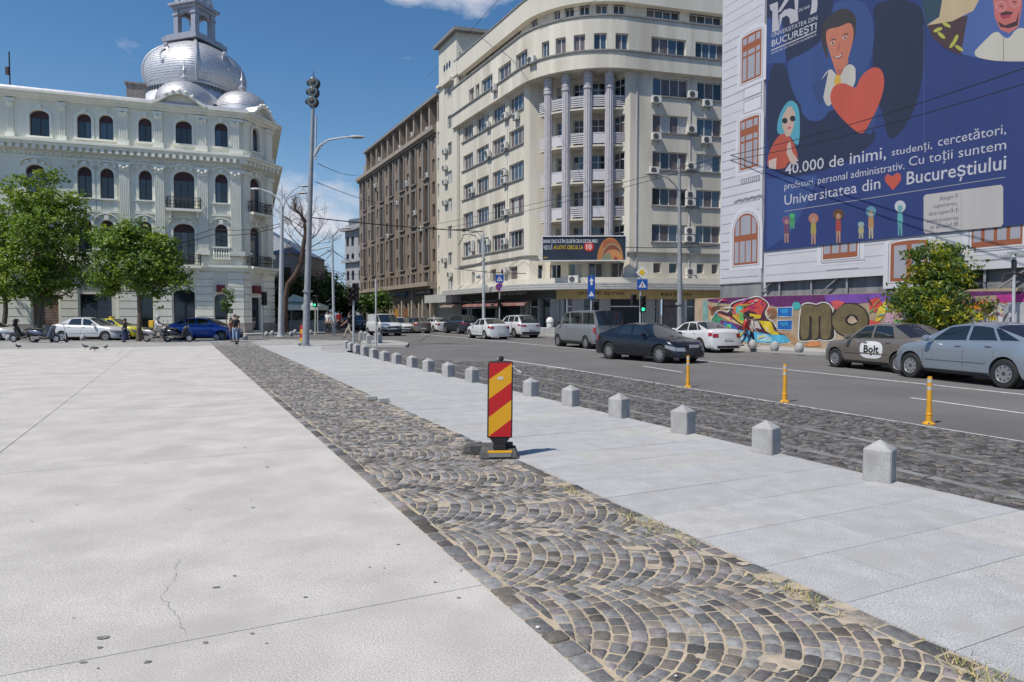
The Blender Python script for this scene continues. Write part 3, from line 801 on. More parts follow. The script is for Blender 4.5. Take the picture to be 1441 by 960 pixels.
# podium band, canopy, shop fronts
FB = off_path(-.05); FD = off_path(1.9); F0 = off_path(0.1)
t = MB(); FD2 = off_path(.55)
FD2.strip(t, 0, FD2.L, 4.05, 4.72, -3, 0)
t.build('podium_band', M_CREAM2, cb)
t = MB(); FD.strip(t, 0, FD.L, 3.72, 3.87, -3.4, 0); FD.strip(t, 0, FD.L, 3.90, 4.06, -3.4, -.08)
FD.strip(t, 0, FD.L, 4.09, 4.22, -3.4, -.16)
t.build('canopy', mat('canopy_grey', (.40, .40, .39), .7, var=.1, scale=3), cb)
FS = off_path(.15); sd = FS.S(783, 415)
t = MB(); FS.strip(t, 0, sd, 3.0, 3.72, -.3, 0); t.build('dark_fascia', mat('shop_fascia_dark', (.045, .05, .045), .5), cb)
M_OCH = mat('shop_fascia_ochre', (.42, .32, .14), .7, var=.1, scale=2)
t = MB(); FS.strip(t, sd, FS.L, 2.95, 3.72, -.3, 0); t.build('ochre_fascia', M_OCH, cb)
FG = off_path(-.25)
piers = [FG.S(u, 440) for u in (619, 640, 660, 700, 735, 742, 759, 776, 790, 806, 843, 905, 925, 958, 978, 998)] + [FG.L - 1]
for i, s_ in enumerate(piers):
    t = MB()
    w_ = [.5, .5, .5, .4, .35, .4, .15, .9, .3, 1.0, .9, 1.0, .2, .3, .9, .4, 1][i]
    FG.strip(t, s_, min(s_ + w_, FG.L), 0, 3.05, -.4, .22)
    t.build('shop_pier', mat('shop_pier_grey', (.27, .265, .27), .7, var=.1, scale=2), cb)
t = MB(); FG.strip(t, 0, FG.L, 0, .45, -.3, .1); t.build('shop_plinth', mat('plinth_stone', (.36, .33, .29), .8, var=.15, scale=2), cb)
for i in range(len(piers) - 1):
    a, b = piers[i] + .5, piers[i + 1]
    if b - a < .3: continue
    t = MB(); FG.strip(t, a, a + .07, .45, 3.0, -.1, 0); FG.strip(t, b - .07, b, .45, 3.0, -.1, 0); FG.strip(t, a, b, 2.3, 2.38, -.1, 0)
    fr = t.build('shop_window', M_FRW if i % 3 else M_IRON, cb)
    t = MB(); t.quad(FG.at(a, .45, -.06), FG.at(b, .45, -.06), FG.at(b, 3.0, -.06), FG.at(a, 3.0, -.06)); t.build('pane', M_GLASS if i % 4 else M_CURT, fr)
# lettering on the shop fascias (flat print)
M_INK = mat('dark_lettering', (.05, .03, .02), .6); M_PALEINK = mat('pale_lettering', (.6, .6, .55), .6)
def fas_text(f, txt, u0, u1, vc, hh, d, m, root, name='lettering', bold=.01):
    s0, z0 = f.hit(u0, vc, d); s1, z1 = f.hit(u1, vc, d)
    t = MB(); put_text(t, txt, lambda x, y: f.at(s0 + x, z0 - hh / 2 + y, d), w=s1 - s0, h=hh, bold=bold); return t.build(name, m, root)
fas_text(FS, 'CASA DE AMANET', 812, 846, 412.5, .26, .012, M_INK, cb)
fas_text(FS, 'BIJUTERIE', 850, 879, 413, .22, .012, M_INK, cb)
fas_text(FS, 'MOBI & TELEFOANE', 930, 973, 414, .28, .012, M_INK, cb)
fas_text(FS, 'Gran Blue Bistro', 703, 741, 413.5, .34, .012, M_PALEINK, cb)
# awnings over the terraces; the canopy's shade is put into their darker colours
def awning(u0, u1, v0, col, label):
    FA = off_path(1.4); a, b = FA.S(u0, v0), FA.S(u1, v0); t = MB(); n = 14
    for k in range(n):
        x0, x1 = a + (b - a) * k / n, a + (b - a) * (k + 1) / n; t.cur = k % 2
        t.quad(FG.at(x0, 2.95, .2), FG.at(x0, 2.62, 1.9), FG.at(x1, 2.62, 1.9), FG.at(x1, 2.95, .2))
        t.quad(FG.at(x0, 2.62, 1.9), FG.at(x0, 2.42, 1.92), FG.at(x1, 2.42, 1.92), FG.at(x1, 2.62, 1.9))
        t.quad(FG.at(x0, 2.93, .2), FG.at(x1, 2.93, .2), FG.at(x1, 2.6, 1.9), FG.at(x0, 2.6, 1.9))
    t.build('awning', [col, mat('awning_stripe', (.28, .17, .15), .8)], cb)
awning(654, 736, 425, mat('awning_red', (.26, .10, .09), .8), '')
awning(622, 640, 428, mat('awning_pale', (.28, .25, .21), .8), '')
# plain stair tower at the far end of the left face, and the lower wing beyond it
n1 = Vector((-.891, -.454)).normalized()
FW = Facade([T1 - h1 * 34, T1 - h1 * 14.9])
FTw = Facade([T1 - h1 * 20.0 + n1 * .3, T1 - h1 * 14.8 + n1 * .3, T1 - h1 * 14.8 + n1 * .3 + h2 * 9])
tw_s = FTw.s[1]
opsw = []; ww = []
zt0 = [26.6, 23.4, 20.5, 17.4, 14.4, 11.4, 8.5, 5.6]
s0w = FTw.S(630, 200); s1w = FTw.S(635.5, 200)
for z in zt0:
    opsw.append((s0w, s1w, z - 1.4, z)); ww.append((s0w, s1w, z - 1.4, z))
t = MB(); FTw.wall(t, 0, FTw.L, 3.2, 31.6, opsw, 0, .2)
t.build('stair_tower', M_CREAM2, cb)
for a, b, z0, z1 in ww: window(FTw, cb, a, b, z0, z1, -.18, n=2, kinds=(0, 1, 3))
t = MB()
for k in range(3):
    a = FTw.S(625.5 + 3.6 * k, 92 - 3 * k); z = 28.9
    pts = [(a + .28 * cos(q * pi / 5), z + .42 * sin(q * pi / 5)) for q in range(10)]; flat(t, FTw, pts, .01)
t.build('round_window', M_GLASS, cb)
t = MB(); q = [T1 - h1 * 20.5 + n1 * .8, T1 - h1 * 14.2 + n1 * .8, T1 - h1 * 14.2 + n1 * .8 + h2 * 10, T1 - h1 * 20.5 + n1 * .8 + h2 * 10]
t.prism([(p.x, p.y) for p in q], 31.6, 31.95); t.build('tower_roof', M_LEDGE, cb, weld=True)
t = MB(); FTw.strip(t, 0, tw_s, 27.1, 27.4, 0, .35); FTw.strip(t, FTw.S(626, 130), FTw.S(639, 130), 26.75, 27.1, 0, .5); t.build('tower_cornice', M_CREAM2, cb)
t = MB(); FTw.strip(t, tw_s + .3, tw_s + .42, 3.5, 29.5, 0, .12); t.build('drainpipe', M_LEDGE, cb)
FWg = Facade([T1 - h1 * 21.5 + n1 * .05, T1 - h1 * 20.0 + n1 * .05])
opsw = []; a0, a1 = .35, 1.15
for k in range(8): z = 22.6 - 2.95 * k; opsw.append((a0, a1, z - 1.5, z))
t = MB(); FWg.wall(t, 0, FWg.L, 3.2, 23.8, opsw, 0, .2)
t.quad(FWg.at(FWg.L, 23.8), FWg.at(0, 23.8), FWg.at(0, 23.8, -6), FWg.at(FWg.L, 23.8, -6)); t.build('side_wing', M_CREAM2, cb)
for o_ in opsw: window(FWg, cb, *o_, -.18, n=2, kinds=(0, 1, 3))
t = MB(); FWg.strip(t, -1, FWg.L + 6, 3.0, 3.9, 0, 1.2); FWg.strip(t, 0, FWg.L + 5.5, 0, 3.0, -.2, 0); t.build('side_canopy', mat('canopy_grey', (0, 0, 0)), cb)
# burger billboard hung in front of the columns
PB = 55.6
q0, q1 = AT(764, 333, PB), AT(880, 366, PB)
FBB = Facade([(q0.x, PB + .25), (q1.x, PB - .1)])
zb1, zb0 = q0.z, q1.z
bb = empty('billboard', (q0.x, PB, zb0), 'wide dark billboard with a burger hung across the rounded corner above the shops', 'billboard')
t = MB(); FBB.strip(t, 0, FBB.L, zb0, zb1, -.25, -.02); t.build('board', mat('billboard_navy', (.02, .028, .05), .5), bb)
t = MB(); w_ = .09
FBB.strip(t, -w_, 0, zb0 - w_, zb1 + w_, -.28, .05); FBB.strip(t, FBB.L, FBB.L + w_, zb0 - w_, zb1 + w_, -.28, .05)
FBB.strip(t, 0, FBB.L, zb0 - w_, zb0, -.28, .05); FBB.strip(t, 0, FBB.L, zb1, zb1 + w_, -.28, .05); t.build('frame', M_FRW, bb)
def bpx(x, y): return (FBB.L * (x - 95) / 1270, zb1 - (zb1 - zb0) * (y - 90) / 335)
M_PRINT = mat('printed_ink', (1, 1, 1), .6, attr='Col')
def bb_text(t, txt, x0, x1, yb, hh, col):
    a, z = bpx(x0, yb); b, _ = bpx(x1, yb); put_text(t, txt, lambda x, y: FBB.at(a + x, z + y, .004), w=b - a, h=(zb1 - zb0) * hh / 335, col=col, bold=.02)
t = MB()
bb_text(t, 'BANII CINE ICE ÎN CLUB ÎN ZIUA DE SALARIU', 105, 935, 178, 50, (.55, .58, .62))
bb_text(t, 'VEZI CĂ', 105, 245, 270, 55, (.5, .53, .55)); bb_text(t, 'AI UITAT CERCUL LA', 262, 715, 268, 55, (.55, .38, .02)); bb_text(t, 'glovo', 108, 175, 395, 26, (.5, .36, .05))
flat(t, FBB, [bpx(805 + 75 * cos(k * pi / 9), 235 + 68 * sin(k * pi / 9)) for k in range(18)], .003, (.55, .04, .03)); bb_text(t, '10', 765, 845, 270, 72, (.75, .70, .68))
def ell(cx, cy, rx, ry, n=20, a0=0, a1=2 * pi): return [(cx + rx * cos(a0 + (a1 - a0) * k / n), cy + ry * sin(a0 + (a1 - a0) * k / n)) for k in range(n + (1 if a1 - a0 < 6.2 else 0))]
def bshape(pts, col, d): flat(t, FBB, [bpx(*p) for p in pts], d, col)
bshape([(930, 424)] + ell(1130, 424, 200, 318, 16, pi, 2 * pi) + [(1315, 424)], (.42, .17, .05), .003)
bshape(ell(1135, 205, 120, 75), (.34, .10, .04), .005)
bshape([(985, 424)] + ell(1160, 424, 160, 240, 14, pi, 2 * pi)[2:-2] + [(1315, 424)], (.28, .22, .13), .006)
bshape([(1010, 424)] + ell(1160, 424, 145, 215, 14, pi, 2 * pi)[2:-2] + [(1300, 424)], (.20, .06, .03), .008)
bshape([(1010, 424)] + ell(1170, 424, 150, 150, 12, pi, 2 * pi)[1:-1] + [(1310, 424)], (.50, .22, .08), .010)
bshape([(1000, 424), (1030, 370), (1090, 315), (1130, 330), (1160, 424)], (.20, .22, .15), .012)
bshape([(1180, 424), (1200, 370), (1240, 390), (1250, 424)], (.30, .05, .03), .012)
t.build('print', M_PRINT, bb, attr=True, kind='stuff')
# air conditioners
for u, v, dsc in [(904, 68, 'beside the ninth-floor windows after the rounded corner'), (924, 140, 'topmost of those left of the drainpipe row on the right face'), (975, 133, 'on the pier between ribbon windows, uppermost'), (996, 145, 'at the far right under the uppermost window'),
                  (974, 182, 'between the ribbon windows, second floor from the overhang'), (924, 192, 'second from the top at the left end of the right face'), (995, 197, 'second from the top at the far right'), (973, 234, 'between the ribbon windows, third floor from the overhang'), (921, 240, 'third from the top at the left end of the right face'),
                  (972, 274, 'upper of the pair level with the lamp head'), (972, 285, 'lower of the pair level with the lamp head'), (971, 325, 'upper one of the pair just above the lowest ribbon window'), (971, 336, 'lower one of the pair just above the lowest ribbon window'),
                  (972, 382.5, 'upper one of the pair beside the small square windows'), (972, 393, 'lower one of the pair beside the small square windows')]:
    ac_unit(FI, u, v, 'white air conditioner ' + dsc, .0)
ac_unit(FD2, 807, 393, 'white air conditioner on the band under the burger billboard')
for u, v, dsc in [(747, 84, 'on the ninth floor where the curve begins'), (694, 124, 'high between ribbon windows on the upper band'), (657, 115, 'on the stair tower flank')]: ac_unit(FU if u > 690 else FI, u, v, 'white air conditioner ' + dsc)
fl_ = ['eighth', 'seventh', 'sixth', 'fifth', 'fourth']
for u, v, k, pos in [(710, 163, 0, 'between the last two windows'), (725, 164, 0, 'under the last window'), (685, 176, 0, 'between the middle windows'), (710, 205, 1, 'between the last two windows'), (685, 215, 1, 'between the middle windows'), (686, 217, 1, 'below the middle windows'), (709, 243, 2, 'upper of two beside the last window'), (709, 254, 2, 'lower of two beside the last window'), (663, 268, 2, 'by the first window'),
                     (710, 299, 3, 'by the last window'), (709, 340, 4, 'by the last window'), (685, 341, 4, 'between the middle windows'), (663, 342, 4, 'by the first window'), (663, 350, 4, 'below the first window'), (709, 382, 5, 'above the striped awning')]:
    ac_unit(FI, u, v, 'air conditioner on the left face, %s, %s' % (('%s floor' % fl_[k]) if k < 5 else 'mezzanine level', pos))
for k, (u, v) in enumerate([(625, 213), (625, 236), (625, 256), (625, 285), (624, 366), (632, 386)]):
    ac_unit(FTw, u, v, 'white air conditioner on the stair tower beside the slim windows, %s from the top' % ['first', 'second', 'third', 'fourth', 'fifth', 'sixth'][k])
# ---------------------------------------------------------------- brown building
n1v = n1
FBn = Facade([T1 - h1 * 56.8, T1 - h1 * 21.5]); LB = FBn.L
M_BRG = mat('brown_block_grey', (.22, .21, .20), .85, var=.12, scale=1); br = empty('apartment_block', (T1 - h1 * 40).to_3d(), 'tall brown block with tiered loggias and a pillared ground floor', 'building')
ops = []; wl = []
nb = 15; bw = LB / nb
top = 23.0
for i in range(nb):
    c_ = (i + .5) * bw
    for k in range(7):
        z = top - .5 - k * 2.62
        if i % 2 == 1:
            if k % 2 == 0: ops.append((c_ - .8, c_ + .8, z - (4.5 if k < 6 else 1.9), z)); wl.append((c_ - .8, c_ + .8, z - (4.5 if k < 6 else 1.9), z, 'l'))
        else: ops.append((c_ - .42, c_ + .42, z - 1.45, z)); wl.append((c_ - .42, c_ + .42, z - 1.45, z, 'w'))
t = MB(); FBn.wall(t, 0, LB, 5.2, top, ops, 0, 1.0); t.build('wall', M_BROWN, br)
for (a, b, z0, z1, kd) in wl:
    if kd == 'w': window(FBn, br, a, b, z0, z1, -.25, n=2, fm=R.choice([M_FRW, M_FRB]), kinds=(0, 0, 1, 3))
    else:
        window(FBn, br, a, b, z0, z1, -.95, n=2, transom=.5, fm=M_FRB, kinds=(0, 0, 2))
        t = MB(); m_ = (z0 + z1) / 2
        for zz in (z0, m_): FBn.strip(t, a - .08, b + .08, zz - .1, zz + .02, -.9, .25 if zz == z0 else -.5)
        t.build('balcony', M_BROWN2, br)
        for sd_ in (a - .32, b + .04): t = MB(); FBn.strip(t, sd_, sd_ + .28, z0 - .1, z1 + .1, 0, .16); t.build('pilaster', M_BRG, br)
        t = MB(); FBn.strip(t, a, b, z0 + .02, z0 + .7, -.1, -.04); t.build('railing', M_IRON, br)
t = MB(); FBn.strip(t, 0, LB, top, top + .5, -1, .55); FBn.strip(t, 0, LB, top - .25, top, 0, .3)
FBn.strip(t, -.2, LB, 5.0, 5.5, 0, 1.3); FBn.strip(t, -.2, LB, 4.7, 5.0, 0, .9); t.build('cornice', M_BROWN2, br)
# attic with pillars
tA = top + .5; t = MB(); FBn.strip(t, 3.2, LB, tA, tA + 3.6, -2.2, -1.2); t.build('attic_wall', M_BROWN, br)
for i in range(12):
    s_ = 3.4 + (LB - 3.8) * i / 11; t = MB(); FBn.strip(t, s_ - .22, s_ + .22, tA, tA + 3.4, -1.2, -.25); t.build('pillar', M_BROWN2, br)
    if i < 11:
        m = s_ + (LB - 3.8) / 22; window(FBn, br, m - .55, m + .45, tA + .5, tA + 2.6, -1.18, n=2, fm=M_FRB, kinds=(0, 2, 1))
t = MB(); FBn.strip(t, 3.0, LB + .2, tA + 3.4, tA + 3.75, -3, .1); t.build('roof', M_LEDGE, br)
t = MB(); FBn.strip(t, 0, 3.2, tA, tA + 2.2, -3, -.8); t.build('end_block', M_BROWN2, br)
for i in range(18):                                   # ground floor pillars
    s_ = .3 + (LB - .6) * i / 17; t = MB(); FBn.strip(t, s_ - .2, s_ + .2, 0, 4.7, -.6, .1 + .25 * (i % 2)); t.build('pillar', mat('pillar_stone', (.38, .32, .26), .85, var=.15, scale=2), br)
t = MB(); t.quad(FBn.at(0, 0, -1.4), FBn.at(LB, 0, -1.4), FBn.at(LB, 4.8, -1.4), FBn.at(0, 4.8, -1.4)); t.build('shop_glazing', M_GLASS, br)
t = MB(); FBn.strip(t, 0, LB, 2.5, 3.1, -.5, -.3); t.build('shop_fascia', mat('shop_fascia_dark', (0, 0, 0)), br)
for u0, u1, v, txt, bc, ic in [(549, 571, 414, 'BISTRO', (.02, .13, .22), (.5, .6, .6)), (583, 606, 412, 'FARMACIA', (.03, .03, .04), (.6, .6, .62))]:
    f_ = FBn; s0, z0 = f_.hit(u0, v, .45); s1, z1 = f_.hit(u1, v, .45); t = MB()
    FBn.strip(t, s0, s1, z0 - .38, z0 + .38, .1, .42); sg = t.build('shop_sign', mat('sign_' + txt.lower(), bc, .5), br)
    t = MB(); put_text(t, txt, lambda x, y: f_.at(s0 + .25 + x, z0 - .22 + y, .43), w=s1 - s0 - .5, h=.42, bold=.02); t.build('lettering', mat('ink_' + txt.lower(), ic, .5), sg)
for u, v, a_, b_, m_ in [(553, 440, -.2, 2.5, mat('orange_shopfront', (.38, .17, .03), .6)), (566, 440, -.2, 2.5, mat('brown_shopfront', (.20, .08, .03), .6))]:
    s0, _ = FBn.hit(u, v, .1); s1, _ = FBn.hit(u + 8, v, .1); t = MB(); FBn.strip(t, s0, s1, 0, 2.4, -.5, .1); t.build('shopfront', m_, br)
for k, (u, v) in enumerate([(533, 225), (579, 190), (600, 183), (562, 208), (527, 262), (571, 260), (600, 247), (583, 300), (571, 258), (545, 333), (592, 322), (558, 286)]):
    ac_unit(FBn, u, v, 'white air conditioner on the brown block, ' + ['left end of the attic', 'upper right corner under the cornice', 'right end of the attic gallery', 'middle of the attic', 'far left below the cornice', 'centre, below the cornice', 'right side, third row down', 'right of centre, fifth row down', 'centre, beside a loggia', 'lower left', 'lower right', 'lower middle'][k], -.05 if v > 235 else -.3, group='air conditioners on the brown block')
# ---------------------------------------------------------------- far grey building with cornice
FFar = Facade([(-32.6, 134), (-29.4, 131), (-24, 120)])
fb = empty('corner_building', (-29, 132, 0), 'distant grey ornate building closing the street behind the brown block', 'building')
ops = []
for k in range(5):
    z = 16.8 - k * 3.3
    for s_ in (.9, 2.6, 5.2, 8.0, 11): ops.append((s_ - .45, s_ + .45, z - 1.9, z, .4))
t = MB(); FFar.wall(t, 0, FFar.L, 0, 19, ops, 0, .4); t.build('wall', M_GREYB, fb)
for o_ in ops: window(FFar, fb, *o_[:4], -.35, rise=.4, n=2, fm=M_FRB, kinds=(0, 1))
t = MB(); FFar.strip(t, -.5, FFar.L, 17.8, 18.4, 0, .9); FFar.strip(t, -.4, FFar.L, 11.7, 12.3, 0, .7); FFar.strip(t, -.2, FFar.L, 4.6, 5.0, 0, .5); t.build('cornice', M_GREYB, fb, kind='stuff')
t = MB(); FFar.strip(t, .4, FFar.L, 19, 20.2, -2, -.6); t.build('roof', M_ZINCD, fb)
# ---------------------------------------------------------------- pale domed building on the left
dB = Vector((.933, .36)).normalized(); A0 = Vector((-23.4, 60.0)); 
cA = A0 - dB * .2                                        # corner where the chamfer starts
dC = Vector((cos(radians(71)), sin(radians(71))))
FL = Facade([cA - dB * 48, cA, cA + dC * 4.1 , cA + dC * 4.1 + Vector((-dB.y, dB.x)) * 30])
nB = Vector((dB.y, -dB.x))
pb = empty('palace_building', (cA.x, cA.y, 0), 'pale green-white ornate building with silver domes and arched dark windows', 'building')
sC = 48.0; sE = 48 + 4.1
zA = lambda v, u=270: FL.Z(u, v)
Z1, Z2, Z3 = FL.Z(280, 377), FL.Z(280, 222), FL.Z(280, 162)
ZL = FL.Z(280, 300)

ops = []; wd = []
def aw(u0, u1, v0, v1, rise=.45, n=2, balcony=0, head=.72, hit=None, sill=True):
    s0, s1 = FL.S(u0, v0), FL.S(u1, v0); um = (u0 + u1) / 2
    z1, z0 = FL.Z(um, v0), FL.Z(um, v1)
    ops.append((s0, s1, z0, z1, rise)); wd.append((s0, s1, z0, z1, rise, n, balcony, head, sill))
TOPR = [(41, 69, 155, 192, 2), (108, 128, 160, 195, 2), (139, 159, 162, 197, 2), (194.5, 213, 166, 200, 2), (247, 269.5, 170, 203, 3), (302, 320, 173, 207, 2), (354.5, 364.5, 180.5, 214, 1)]
for u0, u1, v0, v1, n in TOPR: aw(u0, u1, v0, v1, .45, n)
ROW3 = [(108.5, 129, 234.5, 278, 2, 0), (140.5, 160, 237, 280, 2, 0), (195, 213.5, 239.7, 282, 2, 0), (244, 273, 241.5, 295, 3, 1), (302.5, 320, 245, 286, 2, 0), (351, 366.5, 251, 301, 1, 1)]
for u0, u1, v0, v1, n, b in ROW3: aw(u0, u1, v0, v1, .55, n, b)
ROW2 = [(108.5, 129, 308, 355, 2, 0), (140.5, 160, 310, 356, 2, 0), (195, 213.5, 312, 358, 2, 0), (244, 273.5, 315, 374, 3, 1), (302.5, 320, 316, 362, 2, 2), (351, 366.5, 320, 376, 1, 1)]
for u0, u1, v0, v1, n, b in ROW2: aw(u0, u1, v0, v1, .5, n, b)
GRD = [(198, 215, 414, 461, 1), (244, 274, 408, 466, 1), (302, 320, 414, 450, 1), (354, 367, 419, 465, 1), (112, 157, 414, 462, 2), (46, 82, 414, 464, 1)]
for u0, u1, v0, v1, n in GRD: aw(u0, u1, v0, v1, .3 if u0 not in (354, 112, 46) else 0, n, sill=False)
# further bays towards and beyond the left edge of the photograph
pitch = FL.S(204) - FL.S(118.5)
for k in range(1, 4):
    s_ = FL.S(55) - k * 3.7 
    for (v0, v1) in ((155, 192), (232, 276), (306, 354)):
        z1, z0 = FL.Z(55, v0), FL.Z(55, v1)
        if v0 > 200 and k == 1:
            pass
        ops.append((s_ - .6, s_ + .6, z0, z1, .5)); wd.append((s_ - .6, s_ + .6, z0, z1, .5, 2, 0, .72, True))
for (v0, v1) in ((232, 276), (306, 354)):
    s_ = FL.S(55); ops.append((s_ - .65, s_ + .65, FL.Z(55, v1), FL.Z(55, v0), .5)); wd.append((s_ - .65, s_ + .65, FL.Z(55, v1), FL.Z(55, v0), .5, 2, 0, .72, True))
t = MB(); FL.wall(t, 14, FL.L, 0, Z3 + .55, ops, 0, .32); t.build('wall', M_PALE, pb)
M_SHUT = mat('maroon_blind', (.060, .028, .034), .7, var=.1, scale=3)
for (s0, s1, z0, z1, rise, n, bal, head, sill) in wd:
    gr = z1 < Z1
    window(FL, pb, s0, s1, z0, z1, -.30, rise=rise, n=n, fm=M_FRB if not gr else M_IRON, fw=.06, kinds=(0, 0, 0, 1))
    # blind in the window head
    if not gr:
        t = MB(); zt = z1 - rise; hz = zt - (z1 - z0) * .06
        flat(t, FL, [(s0 + .05, hz), (s1 - .05, hz)] + [(a, b) for a, b in reversed(arch(s0 + .05, s1 - .05, zt, rise - .05))], -.235); t.build('blind', M_SHUT, pb)
        # moulded surround with a keystone
        t = MB(); ar = arch(s0 - .01, s1 + .01, zt, rise); ar2 = arch(s0 - .2, s1 + .2, zt, rise + .2)
        for i in range(len(ar) - 1):
            P = lambda q, d: FL.at(q[0], q[1], d)
            t.quad(P(ar[i], .09), P(ar[i + 1], .09), P(ar2[i + 1], .09), P(ar2[i], .09)); t.quad(P(ar2[i], .09), P(ar2[i + 1], .09), P(ar2[i + 1], 0), P(ar2[i], 0))
            t.quad(P(ar[i], 0), P(ar[i + 1], 0), P(ar[i + 1], .09), P(ar[i], .09))
        FL.strip(t, s0 - .2, s0 - .01, z0, zt, 0, .09); FL.strip(t, s1 + .01, s1 + .2, z0, zt, 0, .09)
        m = (s0 + s1) / 2; FL.strip(t, m - .16, m + .16, z1 + .02, z1 + .42, 0, .20)
        if z1 < Z2:                                   # curved hood and scroll work
            h_ = arch(s0 - .35, s1 + .35, zt + .35, rise + .12, 10); h2_ = [(a, b + .12) for a, b in h_]
            for i in range(len(h_) - 1):
                P = lambda q, d: FL.at(q[0], q[1], d)
                t.quad(P(h_[i], .22), P(h_[i + 1], .22), P(h2_[i + 1], .22), P(h2_[i], .22)); t.quad(P(h2_[i], .22), P(h2_[i + 1], .22), P(h2_[i + 1], 0), P(h2_[i], 0)); t.quad(P(h_[i], 0), P(h_[i + 1], 0), P(h_[i + 1], .22), P(h_[i], .22))
            for sg in (-1, 1): FL.strip(t, m + sg * .55 - .12, m + sg * .55 + .12, z1 + .05, z1 + .30, 0, .14)
        t.build('window_surround', M_PALE2, pb)
        if not bal and z1 < Z2:
            t = MB(); FL.strip(t, s0 - .3, s1 + .3, z0 - .12, z0, 0, .24); FL.strip(t, s0 - .3, s1 + .3, z0 - 1.15, z0 - 1.0, 0, .2)
            FL.strip(t, s0 - .25, s0 + .05, z0 - .95, z0 - .15, 0, .12); FL.strip(t, s1 - .05, s1 + .25, z0 - .95, z0 - .15, 0, .12); t.build('sill', M_PALE2, pb)
        elif z1 > Z2:
            t = MB(); FL.strip(t, s0 - .25, s1 + .25, z0 - .14, z0, 0, .18); t.build('sill', M_PALE2, pb)
    if bal:
        w_ = .55 if bal == 1 else .25
        t = MB(); FL.strip(t, s0 - w_, s1 + w_, z0 - .22, z0 - .02, 0, .85 if bal == 1 else .35)
        if bal == 1:
            for sg in (s0 - w_ + .2, s1 + w_ - .4): FL.strip(t, sg, sg + .2, z0 - .8, z0 - .2, 0, .5)
        sl = t.build('balcony', M_PALE2, pb)
        t = MB()
        if bal == 1:
            n_ = 16
            for k in range(n_ + 1):
                a = s0 - w_ + .08 + (s1 - s0 + 2 * w_ - .16) * k / n_; p = FL.at(a, z0, .78); q = FL.at(a + (.05 if k % 2 else -.05), z0 + .45, .86); r_ = FL.at(a, z0 + .9, .78); t.tube([p, q, r_], .02, 4)
            for zz in (.02, .3, .6, .9): FL.strip(t, s0 - w_ + .05, s1 + w_ - .05, z0 + zz, z0 + zz + .04, .75, .79)
            for sd_ in (s0 - w_ + .05, s1 + w_ - .09):
                FL.strip(t, sd_, sd_ + .04, z0 + .88, z0 + .94, 0, .78); FL.strip(t, sd_, sd_ + .04, z0 + .4, z0 + .44, 0, .78)
                for k in range(5): FL.strip(t, sd_, sd_ + .03, z0, z0 + .9, .1 + k * .15, .13 + k * .15)
            t.build('balcony_railing', M_IRON, pb)
        else:
            for k in range(7): a = s0 - .1 + (s1 - s0 + .2) * k / 6; p = FL.at(a, z0, .22); t.lathe([(.05, 0), (.09, .25), (.05, .5), (.08, .75)], p, 8)
            FL.strip(t, s0 - .25, s1 + .25, z0 + .75, z0 + .88, .1, .34); t.build('balustrade', M_PALE2, pb)
# pilasters
def pil(u0, u1, za, zb, dd=.2, flutes=5, cap=True):
    s0, s1 = FL.S(u0), FL.S(u1); t = MB()
    if s1 < s0 + .2: return
    FL.strip(t, s0, s1, za, zb, 0, dd)
    w = (s1 - s0) / (flutes * 2 + 1)
    for k in range(flutes + 1): FL.strip(t, s0 + w * 2 * k, s0 + w * 2 * k + w, za + .5, zb - .7, dd, dd + .06)
    FL.strip(t, s0 - .12, s1 + .12, za, za + .4, 0, dd + .14); 
    if cap:
        FL.strip(t, s0 - .12, s1 + .12, zb - .25, zb, 0, dd + .18); FL.strip(t, s0 - .04, s1 + .04, zb - .7, zb - .3, 0, dd + .1)
        for sg in (s0 + .1, s1 - .1): t.ball(FL.at(sg, zb - .35, dd + .12), .16, 8, 5)
        t.ball(FL.at((s0 + s1) / 2, zb - .45, dd + .12), .15, 8, 5)
    t.build('pilaster', M_PALE2, pb)
for u0, u1 in [(172.5, 186), (221.5, 234.5), (281, 295), (327, 341)]:
    pil(u0, u1, Z1 + 1.1, Z2 - .9)
for u0, u1 in [(173, 185), (222, 233), (281, 294), (328, 340)]: pil(u0, u1, Z2 + .55, Z3 - .1, .16, 3)
for u0, u1 in [(90, 98), (18, 26)]: pil(u0, u1, Z2 + .5, Z3 - .1, .12, 2)
for s0, s1 in [(sC + .25, sC + .85), (sE - .9, sE - .15)]:
    for za, zb in ((Z1 + 1.1, Z2 - .9), (Z2 + .55, Z3 - .1)):
        t = MB(); FL.strip(t, s0, s1, za, zb, 0, .2); FL.strip(t, s0 - .1, s1 + .1, zb - .3, zb, 0, .36); FL.strip(t, s0 - .1, s1 + .1, za, za + .4, 0, .34); t.build('pilaster', M_PALE2, pb)
# cornices
t = MB()
for (z, hh, d1) in ((Z2 - .35, .35, .35), (Z2, .22, .75), (Z2 + .22, .18, .95), (Z1 - .25, .3, .30), (Z1 + .05, .22, .62), (Z3, .2, .35), (Z3 + .2, .2, .7), (Z3 + .4, .16, .95), (Z2 - .95, .12, .12), (Z2 + .4, .14, .3)):
    FL.strip(t, 14, FL.L, z, z + hh, 0, d1)
t.build('cornice', M_PALE2, pb)
t = MB(); a = 14.1
while a < sE: FL.strip(t, a, a + .26, Z2 - .33, Z2 - .02, .35, .62); a += .52
t.build('dentils', M_PALE2, pb, kind='stuff')
t = MB(); a = 26; 
while a < sE:                                       # relief garlands of the frieze
    p = FL.at(a, Z2 - .62, .1); t.ball(p, (.13, .13, .10), 6, 4); p = FL.at(a + .28, Z2 - .7, .08); t.ball(p, (.10, .10, .08), 6, 4); a += .62
t.build('frieze_garland', M_PALE2, pb, kind='stuff')
